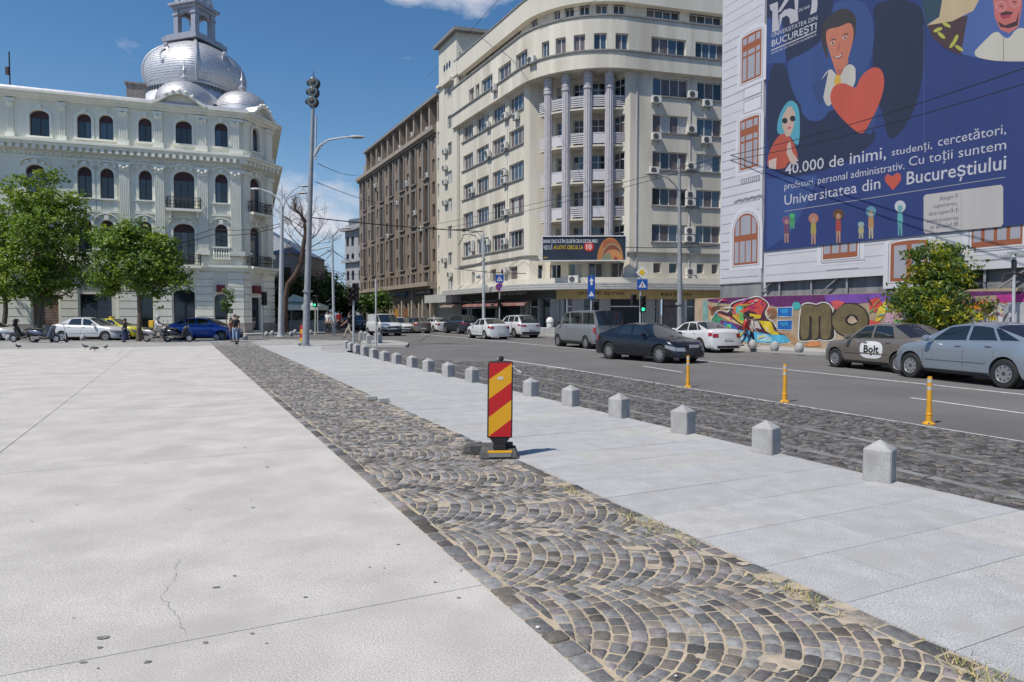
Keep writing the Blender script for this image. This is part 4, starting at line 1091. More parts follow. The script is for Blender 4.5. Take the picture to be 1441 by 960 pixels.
# rustication courses of the ground floor (proud blocks)
cs_ = [(FL.S(166), FL.S(196.5)), (FL.S(217), FL.S(242)), (FL.S(276), FL.S(300.5)), (FL.S(321.5), FL.S(342)), (sC + .1, FL.S(353)), (FL.S(368.5), sE), (FL.S(84), FL.S(110)), (FL.S(8), FL.S(44))]
for (a, b) in cs_:
    if b - a < .15: continue
    k = 0; z = .9
    while z < Z1 - .9:
        t = MB(); FL.strip(t, a, b, z, z + .56, 0, .12); t.build('stone_course', M_PALE2, pb); z += .64; k += 1
t = MB(); FL.strip(t, 14, FL.S(197), 0, .85, 0, .2); FL.strip(t, FL.S(216), FL.S(243), 0, .85, 0, .2); FL.strip(t, FL.S(275), FL.S(353), 0, .85, 0, .2); FL.strip(t, FL.S(368.5), sE, 0, .85, 0, .2); t.build('plinth', mat('plinth_stone', (0, 0, 0)), pb)
for u0, u1, v0, v1 in [(305, 317, 401, 411), (355, 366, 402, 413)]:
    s0, s1 = FL.S(u0), FL.S(u1); t = MB(); FL.strip(t, s0, s1, FL.Z(u0, v1), FL.Z(u0, v0), 0, .28); t.build('maroon_panel', mat('maroon_panel', (.16, .02, .03), .6), pb)
# sloped zinc roof and chimney
t = MB(); zr0, zr1 = Z3 + .56, Z3 + 1.0
for a, b in ((14, sC), (sC, sE), (sE, FL.L)):
    t.quad(FL.at(a, zr0, .9), FL.at(b, zr0, .9), FL.at(b, zr1, -2), FL.at(a, zr1, -2)); t.quad(FL.at(a, zr1, -2), FL.at(b, zr1, -2), FL.at(b, zr1 + .2, -9), FL.at(a, zr1 + .2, -9))
t.quad(FL.at(14, zr0 - .02, .92), FL.at(sC, zr0 - .02, .92), FL.at(sC, zr0 + .18, .8), FL.at(14, zr0 + .18, .8)); t.build('roof', M_ZINC, pb)
p = FL.at(FL.S(194), 0, -1.5); ch = MB(); ch.box((p.x, p.y, Z3 + 1.6), (1.3, 1.0, 1.5), atan2(dB.y, dB.x)); ch.box((p.x, p.y, Z3 + 2.4), (1.6, 1.2, .14), atan2(dB.y, dB.x)); ch.build('chimney', mat('old_chimney', (.26, .23, .21), .9, var=.3, scale=4), pb)
p = FL.at(FL.S(17), 0, -1); t = MB(); t.tube([(p.x, p.y, Z3 + 1), (p.x, p.y, Z3 + 3.8)], .05, 6); t.box((p.x - .15, p.y, Z3 + 2.3), (.25, .2, .6)); t.build('antenna', M_IRON, pb)
# curved pediments
def pediment(sm, wd_, label='pediment'):
    t = MB(); pts = []
    for k in range(25):
        x = -1 + 2 * k / 24; y = (.5 + .5 * cos(pi * x)) ** .75
        pts.append((sm + x * wd_, Z3 + .45 + y * .95))
    base = [(sm + wd_, Z3 + .38), (sm - wd_, Z3 + .38)]
    n = len(pts)
    flat(t, FL, pts + base, .32)
    for i in range(n - 1):
        (a, b), (c, d) = pts[i], pts[i + 1]
        t.quad(FL.at(a, b - .04, .95), FL.at(c, d - .04, .95), FL.at(c, d + .2, .95), FL.at(a, b + .2, .95)); t.quad(FL.at(a, b + .2, .95), FL.at(c, d + .2, .95), FL.at(c, d + .2, -.6), FL.at(a, b + .2, -.6)); t.quad(FL.at(a, b - .04, .3), FL.at(c, d - .04, .3), FL.at(c, d - .04, .95), FL.at(a, b - .04, .95))
    for x in (-.5, -.25, 0, .25, .5): y = (.5 + .5 * cos(pi * x)) ** .75; t.ball(FL.at(sm + x * wd_, Z3 + .68 + y * .95, .9), (.17, .17, .15), 7, 5)
    t.build(label, M_PALE2, pb, smooth=True, sharp=30)
pediment(FL.S(259), 2.0); pediment(sC + 2.05, 1.55)
# domes
M_SCALE = mat('silver_shingle', (.60, .60, .62), .50, metal=.5, var=.16, scale=5, bump=.25, bscale=9)
phi = atan2(-dC.x, dC.y)                       # chamfer normal direction
def dome(cx, cy, z0, prof, name, n, sq, rows, parent, rot):
    # overlapping rows of shingles: stepped profile
    pr = []
    for k in range(rows):
        f0, f1 = k / rows, (k + 1) / rows
        def ev(f):
            x = f * (len(prof) - 1); i = min(int(x), len(prof) - 2); w = x - i; return (prof[i][0] * (1 - w) + prof[i + 1][0] * w, prof[i][1] * (1 - w) + prof[i + 1][1] * w)
        a, b = ev(f0), ev(f1); pr += [(a[0] + .025, a[1]), (b[0] + .0, b[1])]
    t = MB(); t.lathe(pr, (cx, cy, z0), n, 'z', sq=sq, rot=rot); return t.build(name, M_SCALE, parent, smooth=True, sharp=28)
DY = 66.0; cpt = AT(275, 100, DY); dcx, dcy = cpt.x, cpt.y
zof = lambda v: AT(275, v, DY).z
dm = empty('x', (0, 0, 0)); bpy.data.objects.remove(dm)
Rm = 3.75; rot = phi + pi / 4 * 0
zb = zof(118); k_ = 1.04
t = MB(); t.lathe([(4.5, zof(163)), (4.1, zof(152)), (3.8, zof(145)), (3.6, zof(140)), (3.55, zof(137))], (dcx, dcy, 0), 40, sq=3.4, rot=rot); t.build('dome_skirt', M_SCALE, pb, smooth=True)
t = MB(); t.lathe([(3.5, zof(141)), (3.5, zof(135)), (3.72, zof(135)), (3.78, zof(132.5)), (3.6, zof(132)), (3.6, zof(130))], (dcx, dcy, 0), 40, sq=3.4, rot=rot); t.build('dome_ring', M_ZINC, pb)
t = MB()
for k in range(72):
    a = 2 * pi * k / 72; r = 3.6 / (abs(cos(a)) ** 3.4 + abs(sin(a)) ** 3.4) ** (1 / 3.4); t.box((dcx + r * cos(a + rot), dcy + r * sin(a + rot), zof(138)), (.18, .18, .34), a + rot)
t.build('dome_brackets', M_ZINCD, pb, kind='stuff')
H_ = zof(64) - zof(132)
prof = []
for k in range(15):
    q = k / 14 * (pi / 2 + .5) - .5; prof.append((max(Rm * k_ * cos(q) ** .92, .9), (sin(q) + sin(.5)) / (1 + sin(.5)) * H_))
dome(dcx, dcy, zof(132), prof, 'dome', 56, 3.0, 30, pb, rot)
for q in range(4):
    a = pi / 4 + q * pi / 2; t = MB(); P_ = []
    f3 = 1 / (2 * abs(cos(pi / 4)) ** 3) ** (1 / 3)
    for r, h in prof: P_.append((dcx + r * f3 * 1.01 * cos(a + rot), dcy + r * f3 * 1.01 * sin(a + rot), zof(132) + h))
    t.tube(P_, .17, 8); t.build('dome_rib', M_ZINC, pb, smooth=True)
for q in range(4):                                     # bull's-eye dormers
    a = q * pi / 2; r = Rm * 1.02; cx_, cy_ = dcx + (r - .45) * cos(a + rot), dcy + (r - .45) * sin(a + rot); zc = zof(96)
    M_ = Matrix.Rotation(a + rot, 4, 'Z') @ Matrix.Rotation(-.25, 4, 'Y')
    t = MB(); ring_ = []
    vs = []; n_ = 16
    for rr, x in ((.62, -.6), (.66, .35), (.42, .38), (.40, .1)):
        for k in range(n_): b = 2 * pi * k / n_; vs.append(M_ @ Vector((x, rr * .8 * cos(b), rr * 1.1 * sin(b))) + Vector((cx_, cy_, zc)))
    t.add(vs, [(i * n_ + k, i * n_ + (k + 1) % n_, (i + 1) * n_ + (k + 1) % n_, (i + 1) * n_ + k) for i in range(3) for k in range(n_)])
    t.ball(M_ @ Vector((.3, 0, .85)) + Vector((cx_, cy_, zc)), .22, 8, 5); t.ball(M_ @ Vector((.3, 0, -.75)) + Vector((cx_, cy_, zc)), .2, 8, 5)
    dr = t.build('dormer', M_ZINC, pb, smooth=True)
    t = MB(); t.add([M_ @ Vector((.12, .40 * .8 * cos(2 * pi * k / n_), .40 * 1.1 * sin(2 * pi * k / n_))) + Vector((cx_, cy_, zc)) for k in range(n_)], [tuple(range(n_))]); t.build('opening', M_DARK, dr)
# lantern
lz0, lz1 = zof(62), zof(19); M_LAN = mat('lantern_lead', (.36, .36, .40), .5, metal=.5, var=.12, scale=4)
t = MB()
hw = 1.3
for z0_, z1_, w_ in ((zof(66), zof(60), 2.0), (zof(60), zof(56), 1.75)): t.box((dcx, dcy, (z0_ + z1_) / 2), (w_ * 2, w_ * 2, z1_ - z0_), phi)
t.build('lantern_base', M_LAN, pb)
for sx in (-1, 1):
    for sy in (-1, 1):
        c_ = Vector((sx * (hw - .28), sy * (hw - .28))); x_ = dcx + c_.x * cos(phi) - c_.y * sin(phi); y_ = dcy + c_.x * sin(phi) + c_.y * cos(phi)
        t = MB(); t.box((x_, y_, (lz0 + lz1) / 2), (.5, .5, lz1 - lz0), phi); t.box((x_, y_, lz1 - .5), (.66, .66, .16), phi); t.box((x_, y_, lz0 + .25), (.66, .66, .3), phi); t.build('lantern_pillar', M_LAN, pb)
for q in range(4):
    a = q * pi / 2 + phi; c_ = Vector((cos(a), sin(a))) * (hw - .28); t_ = Vector((-sin(a), cos(a)))
    FF = Facade([(dcx + c_.x - t_.x * .9, dcy + c_.y - t_.y * .9), (dcx + c_.x + t_.x * .9, dcy + c_.y + t_.y * .9)])
    t = MB(); ar = arch(.0, 1.8, lz1 - .95, .7)
    for d in (.15, -.15): flat(t, FF, ar + [(1.8, lz1), (0, lz1)], d)
    for i in range(len(ar) - 1): t.quad(FF.at(*ar[i], .15), FF.at(*ar[i + 1], .15), FF.at(*ar[i + 1], -.15), FF.at(*ar[i], -.15))
    t.build('lantern_arch', M_LAN, pb)
t = MB()
for z0_, z1_, w_ in ((lz1, lz1 + .28, 1.35), (lz1 + .28, lz1 + .5, 1.6)): t.box((dcx, dcy, (z0_ + z1_) / 2), (w_ * 2, w_ * 2, z1_ - z0_), phi)
for k in range(12):
    a = k / 12 * 2 * pi; t.ball((dcx + 1.35 * cos(a), dcy + 1.35 * sin(a), lz1 + .75), (.3, .3, .35), 7, 5)
t.build('lantern_cornice', M_LAN, pb)
dome(dcx, dcy, lz1 + .5, [(1.5, 0), (1.55, .5), (1.3, 1.1), (.8, 1.7), (.3, 2.2), (.08, 2.9), (.03, 3.6)], 'lantern_cap', 24, 2.6, 12, pb, phi)
# two corner domes with finials
for u, v0, v1, w, Y in ((260, 143, 113, 6.1, 61.0), (341, 153, 127, 5.9, 64.0)):
    c_ = AT(u, v0, Y); r = w * .5 * .72; Hh = AT(u, v1, Y).z - c_.z
    pf = [(r * 1.05, -.9), (r * 1.03, 0)] + [(r * cos(k / 9 * pi / 2) ** .9 + .02, Hh * sin(k / 9 * pi / 2)) for k in range(0, 10)]
    dome(c_.x, c_.y, c_.z - .2, pf, 'corner_dome', 36, 2.4, 22, pb, phi)
    t = MB(); zt = c_.z + Hh - .3
    t.lathe([(.42, zt), (.2, zt + .15), (.34, zt + .35), (.34, zt + .5), (.12, zt + .7), (.09, zt + 1.0), (.2, zt + 1.1), (.2, zt + 1.2), (.06, zt + 1.4), (.02, zt + 2.2)], (c_.x, c_.y, 0), 12); t.build('finial', M_ZINC, pb, smooth=True)
# clutter on the ground floor: shutter with stains, street name plate
s0, s1 = FL.S(46), FL.S(82); t = MB()
for k in range(14): FL.strip(t, s0, s1, .3 + k * .22, .3 + k * .22 + .19, -.28, -.2)
t.build('roller_shutter', mat('stained_shutter', (.22, .16, .13), .8, var=.4, scale=1.5, col2=(.20, .07, .04)), pb)
# small building mass behind, seen between the palace and the street
hb = MB(); q = [Vector((-26, 95)), Vector((-15.4 - 18, 108)), Vector((-38, 112)), Vector((-42, 95))]
bh = empty('apartment_building', (-33, 104, 0), 'low dark-roofed house behind the bare tree beside the domed building', 'building')
t = MB(); t.box((-35.5, 100, 5), (13, 12, 10)); t.build('wall', M_GREYB, bh)
t = MB(); t.add([(-42.3, 93.7, 10), (-28.7, 93.7, 10), (-28.7, 106.3, 10), (-42.3, 106.3, 10), (-35.5, 98, 14), (-35.5, 102, 14)], [(0, 1, 4), (1, 2, 5, 4), (2, 3, 5), (3, 0, 4, 5)]); t.build('roof', M_ZINCD, bh)
for k in range(4):
    t = MB(); t.box((-40.5 + k * 3.2, 93.96, 7.2), (1.1, .12, 1.9)); t.build('window', M_GLASS, bh)
# ---------------------------------------------------------------- scaffolded building wrapped in printed mesh, with the banner
dW = Vector((.40, -.916)).normalized(); P0 = Vector((13.65, 37)) - dW * 3.58
FSc = Facade([P0, P0 + dW * 30])
FSide = Facade([P0 - Vector((-dW.y * -1, dW.x * -1)) * 0 + Vector((-dW.y, dW.x)) * 0, P0])
nW = Vector((dW.y, -dW.x))
wb = empty('wrapped_building', (P0.x, P0.y, 0), 'building under white printed mesh with brown windows behind the graffiti hoarding', 'building')
ZT = 25.0; sP = FSc.S(1074, 300)
zn1 = FSc.Z(1075, 397.5); zn0 = FSc.Z(1075, 419)

M_WRAP = mat('printed_mesh_white', (.50, .50, .53), .85, var=.05, scale=.7)
t = MB(); FSc.strip(t, 0, sP - .1, zn1, ZT, -.3, 0); FSc.strip(t, sP + .1, 30, zn1, ZT, -.3, 0)
FSc.strip(t, sP - .1, sP + .1, 0, ZT, -.4, -.2)
nn = Vector((-dW.y, dW.x)) 
back = [P0, P0 + dW * 30, P0 + dW * 30 + Vector((.916, .40)) * 12, P0 + Vector((.916, .40)) * 12]
t.prism([(p.x + .916 * .5, p.y + .4 * .5) for p in back], 0, ZT - .2)
t.build('mesh_wrap', M_WRAP, wb)
M_COLR = mat('printed_colour', (1, 1, 1), .75, attr='Col', var=.05, scale=1.5)
# printed rustication lines, frames and windows (flat print on the fabric)
t = MB(); DK = (.24, .24, .27); LG = (.36, .36, .39); WHT = (.55, .55, .58)
def rect(a, b, z0, z1, d, col): flat(t, FSc, [(a, z0), (b, z0), (b, z1), (a, z1)], d, col)
z = zn1 + .35
while z < ZT:
    rect(.1, sP - .25, z, z + .045, .004, DK if R.random() < .6 else LG); rect(sP + .2, 29.8, z, z + .045, .004, LG); z += .52
rect(.0, sP - .12, zn1, zn1 + .06, .005, DK)
BR = (.27, .085, .04); GP = (.30, .30, .34)
def pwin(u0, u1, va, vb, cols, rows, arched=False, margin=.35, um=None):
    a, b = FSc.S(u0, 200), FSc.S(u1, 200); um = (u0 + u1) / 2
    z1, z0 = FSc.Z(um, va), FSc.Z(um, vb); w = b - a; h = z1 - z0
    rise = w * .5 if arched else w * .06
    zt = z1 - rise
    shp = lambda a, b, z0, zt, rs: [(a, z0), (b, z0)] + [(x, y) for x, y in reversed(arch(a, b, zt, rs, 12))]
    flat(t, FSc, shp(a - margin, b + margin, z0 - .3, zt, rise + margin * 1.1), .007, WHT)
    flat(t, FSc, shp(a - .12, b + .12, z0 - .1, zt, rise + .12), .009, DK)
    flat(t, FSc, shp(a - .08, b + .08, z0 - .06, zt, rise + .08), .011, WHT)
    flat(t, FSc, shp(a, b, z0, zt, rise), .014, BR)
    for (r0, r1) in rows:
        for (c0, c1) in cols:
            x0, x1, y0, y1 = a + w * c0, a + w * c1, z0 + h * r0, z0 + h * r1
            if arched and r1 > .8:
                ys = lambda x: zt + rise * .9 * sqrt(max(0, 1 - ((x - (a + b) / 2) / (w / 2)) ** 2))
                pts = [(x0, y0), (x1, y0)] + [(x1 - (x1 - x0) * q / 4, ys(x1 - (x1 - x0) * q / 4)) for q in range(5)]
                flat(t, FSc, pts, .018, GP)
            else: flat(t, FSc, [(x0, y0), (x1, y0), (x1, y1), (x0, y1)], .018, GP)
C3 = [(.07, .26), (.33, .67), (.74, .93)]
pwin(1042.5, 1070, 47, 113, C3, [(.04, .52), (.56, .66), (.80, .94)])
pwin(1041.5, 1068, 165, 237, C3, [(.04, .52), (.56, .66), (.80, .94)])
pwin(1034.5, 1068.5, 300, 372, [(.05, .22), (.27, .48), (.52, .73), (.78, .95)], [(.04, .46)], True)
t2 = t
a_, b_ = FSc.S(1034.5, 200), FSc.S(1068.5, 200)
for (c0, c1) in [(.07, .24), (.30, .70), (.76, .93)]:
    w = b_ - a_; z1, z0 = FSc.Z(1051, 300), FSc.Z(1051, 372); h = z1 - z0; zt = z1 - w * .5
    x0, x1 = a_ + w * c0, a_ + w * c1; ys = lambda x: zt + w * .45 * sqrt(max(0, 1 - ((x - (a_ + b_) / 2) / (w / 2)) ** 2)) - .03
    flat(t, FSc, [(x0, z0 + h * .58), (x1, z0 + h * .58)] + [(x1 - (x1 - x0) * q / 4, ys(x1 - (x1 - x0) * q / 4)) for q in range(5)], .018, GP)
pwin(1161, 1210, 300, 363, [(.03, .22), (.27, .48), (.53, .72), (.78, .96)], [(.12, .9)])
pwin(1257, 1309, 338, 395, [(.10, .45), (.58, .92)], [(.08, .9)])
pwin(1371, 1443, 280, 346, [(.04, .2), (.27, .45), (.52, .70), (.77, .96)], [(.12, .9)])
for (u0, u1, va, vb) in [(1043, 1068, 122, 137), (1043, 1068, 140, 158), (1040, 1066, 250, 258)]:     # printed panels and balusters
    a, b = FSc.S(u0), FSc.S(u1); z1, z0 = FSc.Z((u0 + u1) / 2, va), FSc.Z((u0 + u1) / 2, vb)
    rect(a, b, z0, z1, .008, DK); rect(a + .05, b - .05, z0 + .05, z1 - .05, .011, WHT)
    if va == 250:
        for k in range(9): rect(a + .1 + (b - a) * k / 9, a + .2 + (b - a) * k / 9, z0, z1, .014, DK)
for k in range(14): # printed scroll ornament
    a = FSc.S(1031 + k * 2.9); rect(a, a + .28, FSc.Z(1050, 283 - (k % 3)), FSc.Z(1050, 280 - (k % 3)), .009, DK)
for (u0, u1, v) in [(1155, 1216, 369), (1368, 1441, 353)]:
    a, b = FSc.S(u0), FSc.S(u1); z = FSc.Z((u0 + u1) / 2, v); rect(a, b, z, z + .05, .01, DK); rect(a + .3, b - .3, z - .35, z - .31, .01, DK)
t.build('facade_print', M_COLR, wb, attr=True)
# grey debris netting and scaffold tubes
M_NET = mat('debris_netting', (.20, .20, .21), .9, var=.25, scale=2.5, col2=(.27, .27, .27), streak=True)
t = MB(); FSc.strip(t, .0, sP - .1, zn0 - .4, zn1, -.25, -.05); FSc.strip(t, sP + .1, 30, zn0 - .4, zn1 - .0, -.45, -.3); t.build('debris_netting', M_NET, wb)
M_TUBE = mat('scaffold_tube', (.40, .40, .41), .5, metal=.4)
for k in range(15):
    a = .3 + k * 2.1; p0 = FSc.at(min(a, 29.9), zn0 - .5, -.15); p1 = FSc.at(min(a, 29.9), zn1, -.15); t = MB(); t.tube([p0, p1], .05, 6); t.build('scaffold_pole', M_TUBE, wb)
    if k % 2: t = MB(); t.tube([FSc.at(a, zn0 - .3, -.1), FSc.at(min(a + 1.6, 29.9), zn1, -.1)], .04, 6); t.build('scaffold_brace', M_TUBE, wb)
# ---- the banner
bn = empty('banner', (FSc.at(sP + .2, 0)).to_2d().to_3d(), 'huge blue university banner with a man holding a red heart', 'banner')
sB = FSc.S(1078, 200); 
def bz(s_): return FSc.Z(1078, 354) + (s_ - sB) * 0 
zbn = FSc.Z(1078, 354); zbr = FSc.Z(1441, 316)

zb_ = lambda s_: zbn + (zbr - zbn) * (s_ - sB) / (FSc.S(1441, 316) - sB)
sBE = 29.5
BLU = (.020, .038, .145); NAV = (.016, .024, .06); BL2 = (.030, .062, .185); DKB = (.014, .022, .05)
t = MB(); flat(t, FSc, [(sB, zb_(sB)), (sBE, zb_(sBE)), (sBE, ZT - .3), (sB, ZT - .3)], .06, BLU)
t.quad(FSc.at(sB, zb_(sB), .02), FSc.at(sB, zb_(sB), .06), FSc.at(sB, ZT - .3, .06), FSc.at(sB, ZT - .3, .02))
M_BAN = mat('banner_fabric', (1, 1, 1), .7, attr='Col', var=.06, scale=1.2, streak=True)
fab = t.build('fabric', M_BAN, bn, attr=True)
t = MB(); LAY = [.0605]
def soft(pts):
    if len(pts) < 9: return pts
    for _ in range(2):
        q = []
        for i in range(len(pts)):
            a, b = pts[i], pts[(i + 1) % len(pts)]; q += [(a[0] * .75 + b[0] * .25, a[1] * .75 + b[1] * .25), (a[0] * .25 + b[0] * .75, a[1] * .25 + b[1] * .75)]
        pts = q
    return pts
def px(*pts): return [FSc.hit(u, v, .06) for u, v in pts]
def shape(pts, col, step=.00012): LAY[0] += step; pts = soft(pts); flat(t, FSc, px(*pts), LAY[0], col)
def oval(cx, cy, rx, ry, n=22, rot=0, a0=0, a1=2 * pi):
    r = []
    m = n if a1 - a0 > 6.2 else n + 1
    for k in range(m):
        a = a0 + (a1 - a0) * k / n; x, y = rx * cos(a), ry * sin(a); r.append((cx + x * cos(rot) - y * sin(rot), cy + x * sin(rot) + y * cos(rot)))
    return r
shape([(1079, 0), (1173, 0), (1170, 28), (1155, 60), (1130, 76), (1106, 86), (1090, 88), (1079, 90)], NAV)
shape([(1079, 26), (1100, 26), (1104, 50), (1106, 88), (1079, 90)], BL2)
shape([(1079, 90), (1106, 88), (1110, 110), (1116, 132), (1135, 160), (1165, 160), (1180, 150), (1190, 175), (1215, 178), (1240, 190), (1205, 222), (1150, 245), (1079, 250)], NAV)
shape([(1173, 0), (1215, 0), (1226, 20), (1230, 45), (1228, 72), (1222, 95), (1205, 130), (1170, 158), (1140, 160), (1122, 144), (1112, 120), (1106, 86), (1130, 76), (1155, 60), (1170, 28)], BL2)
shape([(1226, 0), (1300, 0), (1303, 60), (1296, 130), (1275, 180), (1250, 202), (1243, 160), (1228, 130), (1228, 72), (1232, 40)], DKB)
shape(oval(1147, 149, 20, 22), (.030, .065, .20))
shape([(1079, 252), (1150, 247), (1140, 280), (1110, 330), (1079, 352)], (.032, .065, .20))
# logo: large pale numerals, cut by the top of the photograph
WHB = (.38, .37, .40)
for q in ([(1083, 7), (1094.5, 2.5), (1095, 24), (1097, 42), (1086.5, 46), (1087, 16), (1084, 14)], [(1119, 14), (1122, 10), (1123.5, 29), (1112, 34), (1111, 25), (1110, 12)], [(1096, 23), (1104, 14), (1112, 12), (1119, 14), (1111, 25), (1107, 22), (1101, 25)], [(1097, 22), (1101, 25), (1099, 33), (1097, 40)], [(1094, 18), (1104, 0), (1106, -14), (1112, -14), (1110, 0), (1099, 16)], [(1119, 15), (1117, -14), (1124, -14), (1123, 13)], [(1150, -14), (1150.5, 8), (1149, 16.5), (1140, 21), (1142, 10), (1143, -14)]): shape(q, WHB)
def btext(txt, u0, v0, u1, v1, hpx, col=(.42, .42, .46), bold=.0):
    LAY[0] += .00012; L_ = LAY[0]
    (s0, z0), (s1, z1) = FSc.hit(u0, v0, .06), FSc.hit(u1, v1, .06); h = abs(FSc.hit(u0, v0 - hpx, .06)[1] - z0)
    sl = (z1 - z0) / (s1 - s0); put_text(t, txt, lambda x, y: FSc.at(s0 + x, z0 + sl * x + y, L_), w=s1 - s0, h=h, col=col, bold=bold)
btext('DE ANI', 1124, 17, 1139, 11, 4); btext('UNIVERSITATEA DIN', 1086, 53, 1150, 28, 6); btext('BUCUREȘTI', 1086, 66, 1149, 41, 9, bold=.01)
shape([(1085, 70.5), (1149, 43), (1149, 44.6), (1085, 72.2)], WHB)
btext('160 DE ANI DE TRADIȚIE ACADEMICĂ', 1085, 77, 1149, 50, 3)
SK = (.42, .145, .09); SKD = (.33, .10, .07); HR = (.035, .032, .035); SHI = (.42, .40, .36)
shape([(1163, 62), (1172, 68), (1176, 75), (1178, 100), (1192, 100), (1194, 66), (1202, 60), (1205, 40), (1205, 24), (1198, 15), (1186, 11), (1172, 18), (1160, 28), (1155, 45), (1156, 62), (1162, 80), (1166, 84)], HR)
shape([(1162, 44), (1163, 60), (1167, 72), (1172, 88), (1177, 104), (1180, 112), (1188, 100), (1192, 88), (1200, 60), (1202, 44), (1197, 30), (1182, 38), (1168, 40)], SK)
shape([(1178, 91), (1190, 86), (1190, 96), (1183, 110), (1177, 100)], SKD)
shape([(1178, 88), (1192, 78), (1194, 88), (1186, 98), (1180, 98)], SK)
shape([(1155, 112), (1168, 95), (1176, 104), (1180, 112), (1192, 88), (1206, 95), (1203, 122), (1190, 128), (1178, 135), (1168, 150), (1162, 148), (1157, 132)], SHI)
shape([(1157, 112), (1166, 100), (1156, 150), (1148, 140), (1142, 122)], (.028, .055, .15))
shape([(1204, 96), (1218, 108), (1226, 125), (1238, 150), (1226, 190), (1212, 185), (1204, 130)], (.028, .055, .15))
shape([(1176, 106), (1182, 106), (1184, 114), (1181, 126), (1176, 128), (1174, 114)], (.50, .30, .05))
for (u, v, sg) in ((1171.5, 60.5, 1), (1189, 53, 1)):
    shape(oval(u, v, 3.4, 1.7, 12, -.35), (.40, .38, .36)); shape(oval(u + .3, v, 1.5, 1.5, 10), HR); shape([(u - 4.5, v - 3), (u, v - 5.6), (u + 5, v - 6), (u + 4.5, v - 4.6), (u, v - 4)], HR)
shape([(1181, 58), (1183, 58), (1182, 70), (1178, 72), (1178, 70.5)], SKD)
shape([(1173, 80), (1180, 79), (1186, 74), (1184, 81), (1178, 83)], (.16, .03, .03)); shape([(1174.5, 80.3), (1180, 79.4), (1184.5, 76), (1183, 79.5), (1178, 81.5)], (.5, .5, .5))
HEA = (.42, .075, .05)
shape([(1213, 191.5), (1195, 177), (1178, 160), (1168, 143), (1169, 128), (1176, 119), (1187, 116.5), (1197, 121), (1205, 125), (1210, 110), (1220, 99), (1231, 94), (1240, 97), (1245, 110), (1243, 130), (1235, 152), (1223, 175)], HEA)
# woman with turquoise hair and sunglasses
TQ = (.07, .28, .36)
shape([(1100, 155), (1108, 143), (1116, 141), (1124, 150), (1126, 170), (1125, 204), (1119, 204), (1112, 190), (1098, 190), (1093, 186), (1095, 168)], TQ)
shape([(1080, 238), (1080, 222), (1086, 205), (1095, 192), (1102, 187), (1112, 192), (1120, 207), (1124, 226), (1108, 228), (1106, 238)], (.36, .07, .045))
shape([(1101, 165), (1108, 151), (1114, 150), (1119, 160), (1117, 178), (1112, 192), (1106, 192), (1101, 178)], (.42, .30, .24))
shape(oval(1104.5, 170, 4, 4.2, 12), (.02, .02, .025)); shape(oval(1115.5, 167, 4, 4.2, 12), (.02, .02, .025))
shape([(1108, 180), (1112, 178), (1114, 180), (1110, 182)], (.4, .05, .05))
shape([(1108, 204), (1112, 198), (1115, 214), (1124, 226), (1114, 232), (1107, 216)], (.42, .32, .28)); shape([(1082, 226), (1093, 222), (1092, 238), (1082, 238)], (.45, .36, .33))
# upper right: leaves, sand shape and man with glasses
shape([(1296, 0), (1303, 36), (1320, 60), (1350, 76), (1390, 85), (1441, 87), (1500, 84), (1500, -30), (1296, -30)], (.055, .10, .27))
shape([(1304, 34), (1315, 30), (1362, 22), (1352, 78), (1330, 68), (1312, 52)], (.055, .030, .035))
for (u, v, r_) in ((1320, 42, -.4), (1332, 35, .5), (1325, 50, .7), (1345, 55, -1.1), (1350, 68, .6), (1341, 62, -.9)): shape(oval(u, v, 7, 2.6, 12, r_), (.34, .36, .06))
shape([(1304, 36), (1322, 24), (1326, 0), (1328, -20), (1392, -20), (1378, 0), (1370, 15), (1340, 30)], (.42, .33, .20))
shape([(1296, 0), (1326, 0), (1322, 24), (1304, 34)], (.02, .05, .075))
shape([(1396, -22), (1400, 25), (1408, 42), (1420, 47), (1433, 38), (1438, 10), (1440, -22)], (.42, .12, .11))
shape([(1399, 18), (1404, 30), (1414, 36), (1430, 30), (1435, 14), (1432, 36), (1420, 40), (1408, 38)], (.04, .02, .03))
shape([(1366, 78), (1385, 58), (1402, 42), (1412, 52), (1420, 55), (1432, 38), (1448, 42), (1470, 60), (1490, 84), (1441, 87), (1395, 86)], (.44, .42, .36))
for (u, v) in ((1409, 9), (1428, 3)):
    shape(oval(u, v, 7.5, 7, 16), (.46, .30, .30)); shape(oval(u, v, 6.6, 6.1, 16), (.42, .12, .11)); shape(oval(u, v, 2, 1.2, 10), HR)
shape([(1408, 22), (1415, 18), (1424, 20), (1421, 25), (1411, 27)], (.30, .04, .06)); shape([(1407, 19), (1416, 16), (1426, 17), (1424, 20), (1409, 22)], (.05, .02, .03))
shape([(1412, 52), (1413, 52), (1413, 86.5), (1412, 86.5)], (.2, .18, .16)); shape([(1300, 35), (1300.8, 35), (1300.8, 200), (1300, 200)], (.06, .10, .24))
# slogan
WT = (.42, .42, .47)
btext('40.000 de inimi,', 1105, 246, 1247, 223, 15, WT, .005); btext('studenți,', 1255, 219.5, 1312, 209, 10, WT); btext('cercetători,', 1320, 206, 1416, 188, 13, WT)
btext('profesori, personal administrativ.', 1104, 267, 1273, 238, 9.5, WT); btext('Cu toții suntem', 1279, 234, 1416, 210, 13, WT)
btext('Universitatea din', 1104, 289, 1239, 265.5, 14, WT, .005); btext('Bucureștiului', 1276, 260, 1416, 238, 18, WT, .01)
shape([(1257, 268), (1247, 257), (1245, 250), (1249, 245), (1256, 248), (1263, 243), (1268, 246), (1268, 254)], HEA)
shape([(1104, 297.2), (1414, 249), (1414, 250), (1104, 298.2)], (.28, .28, .34))
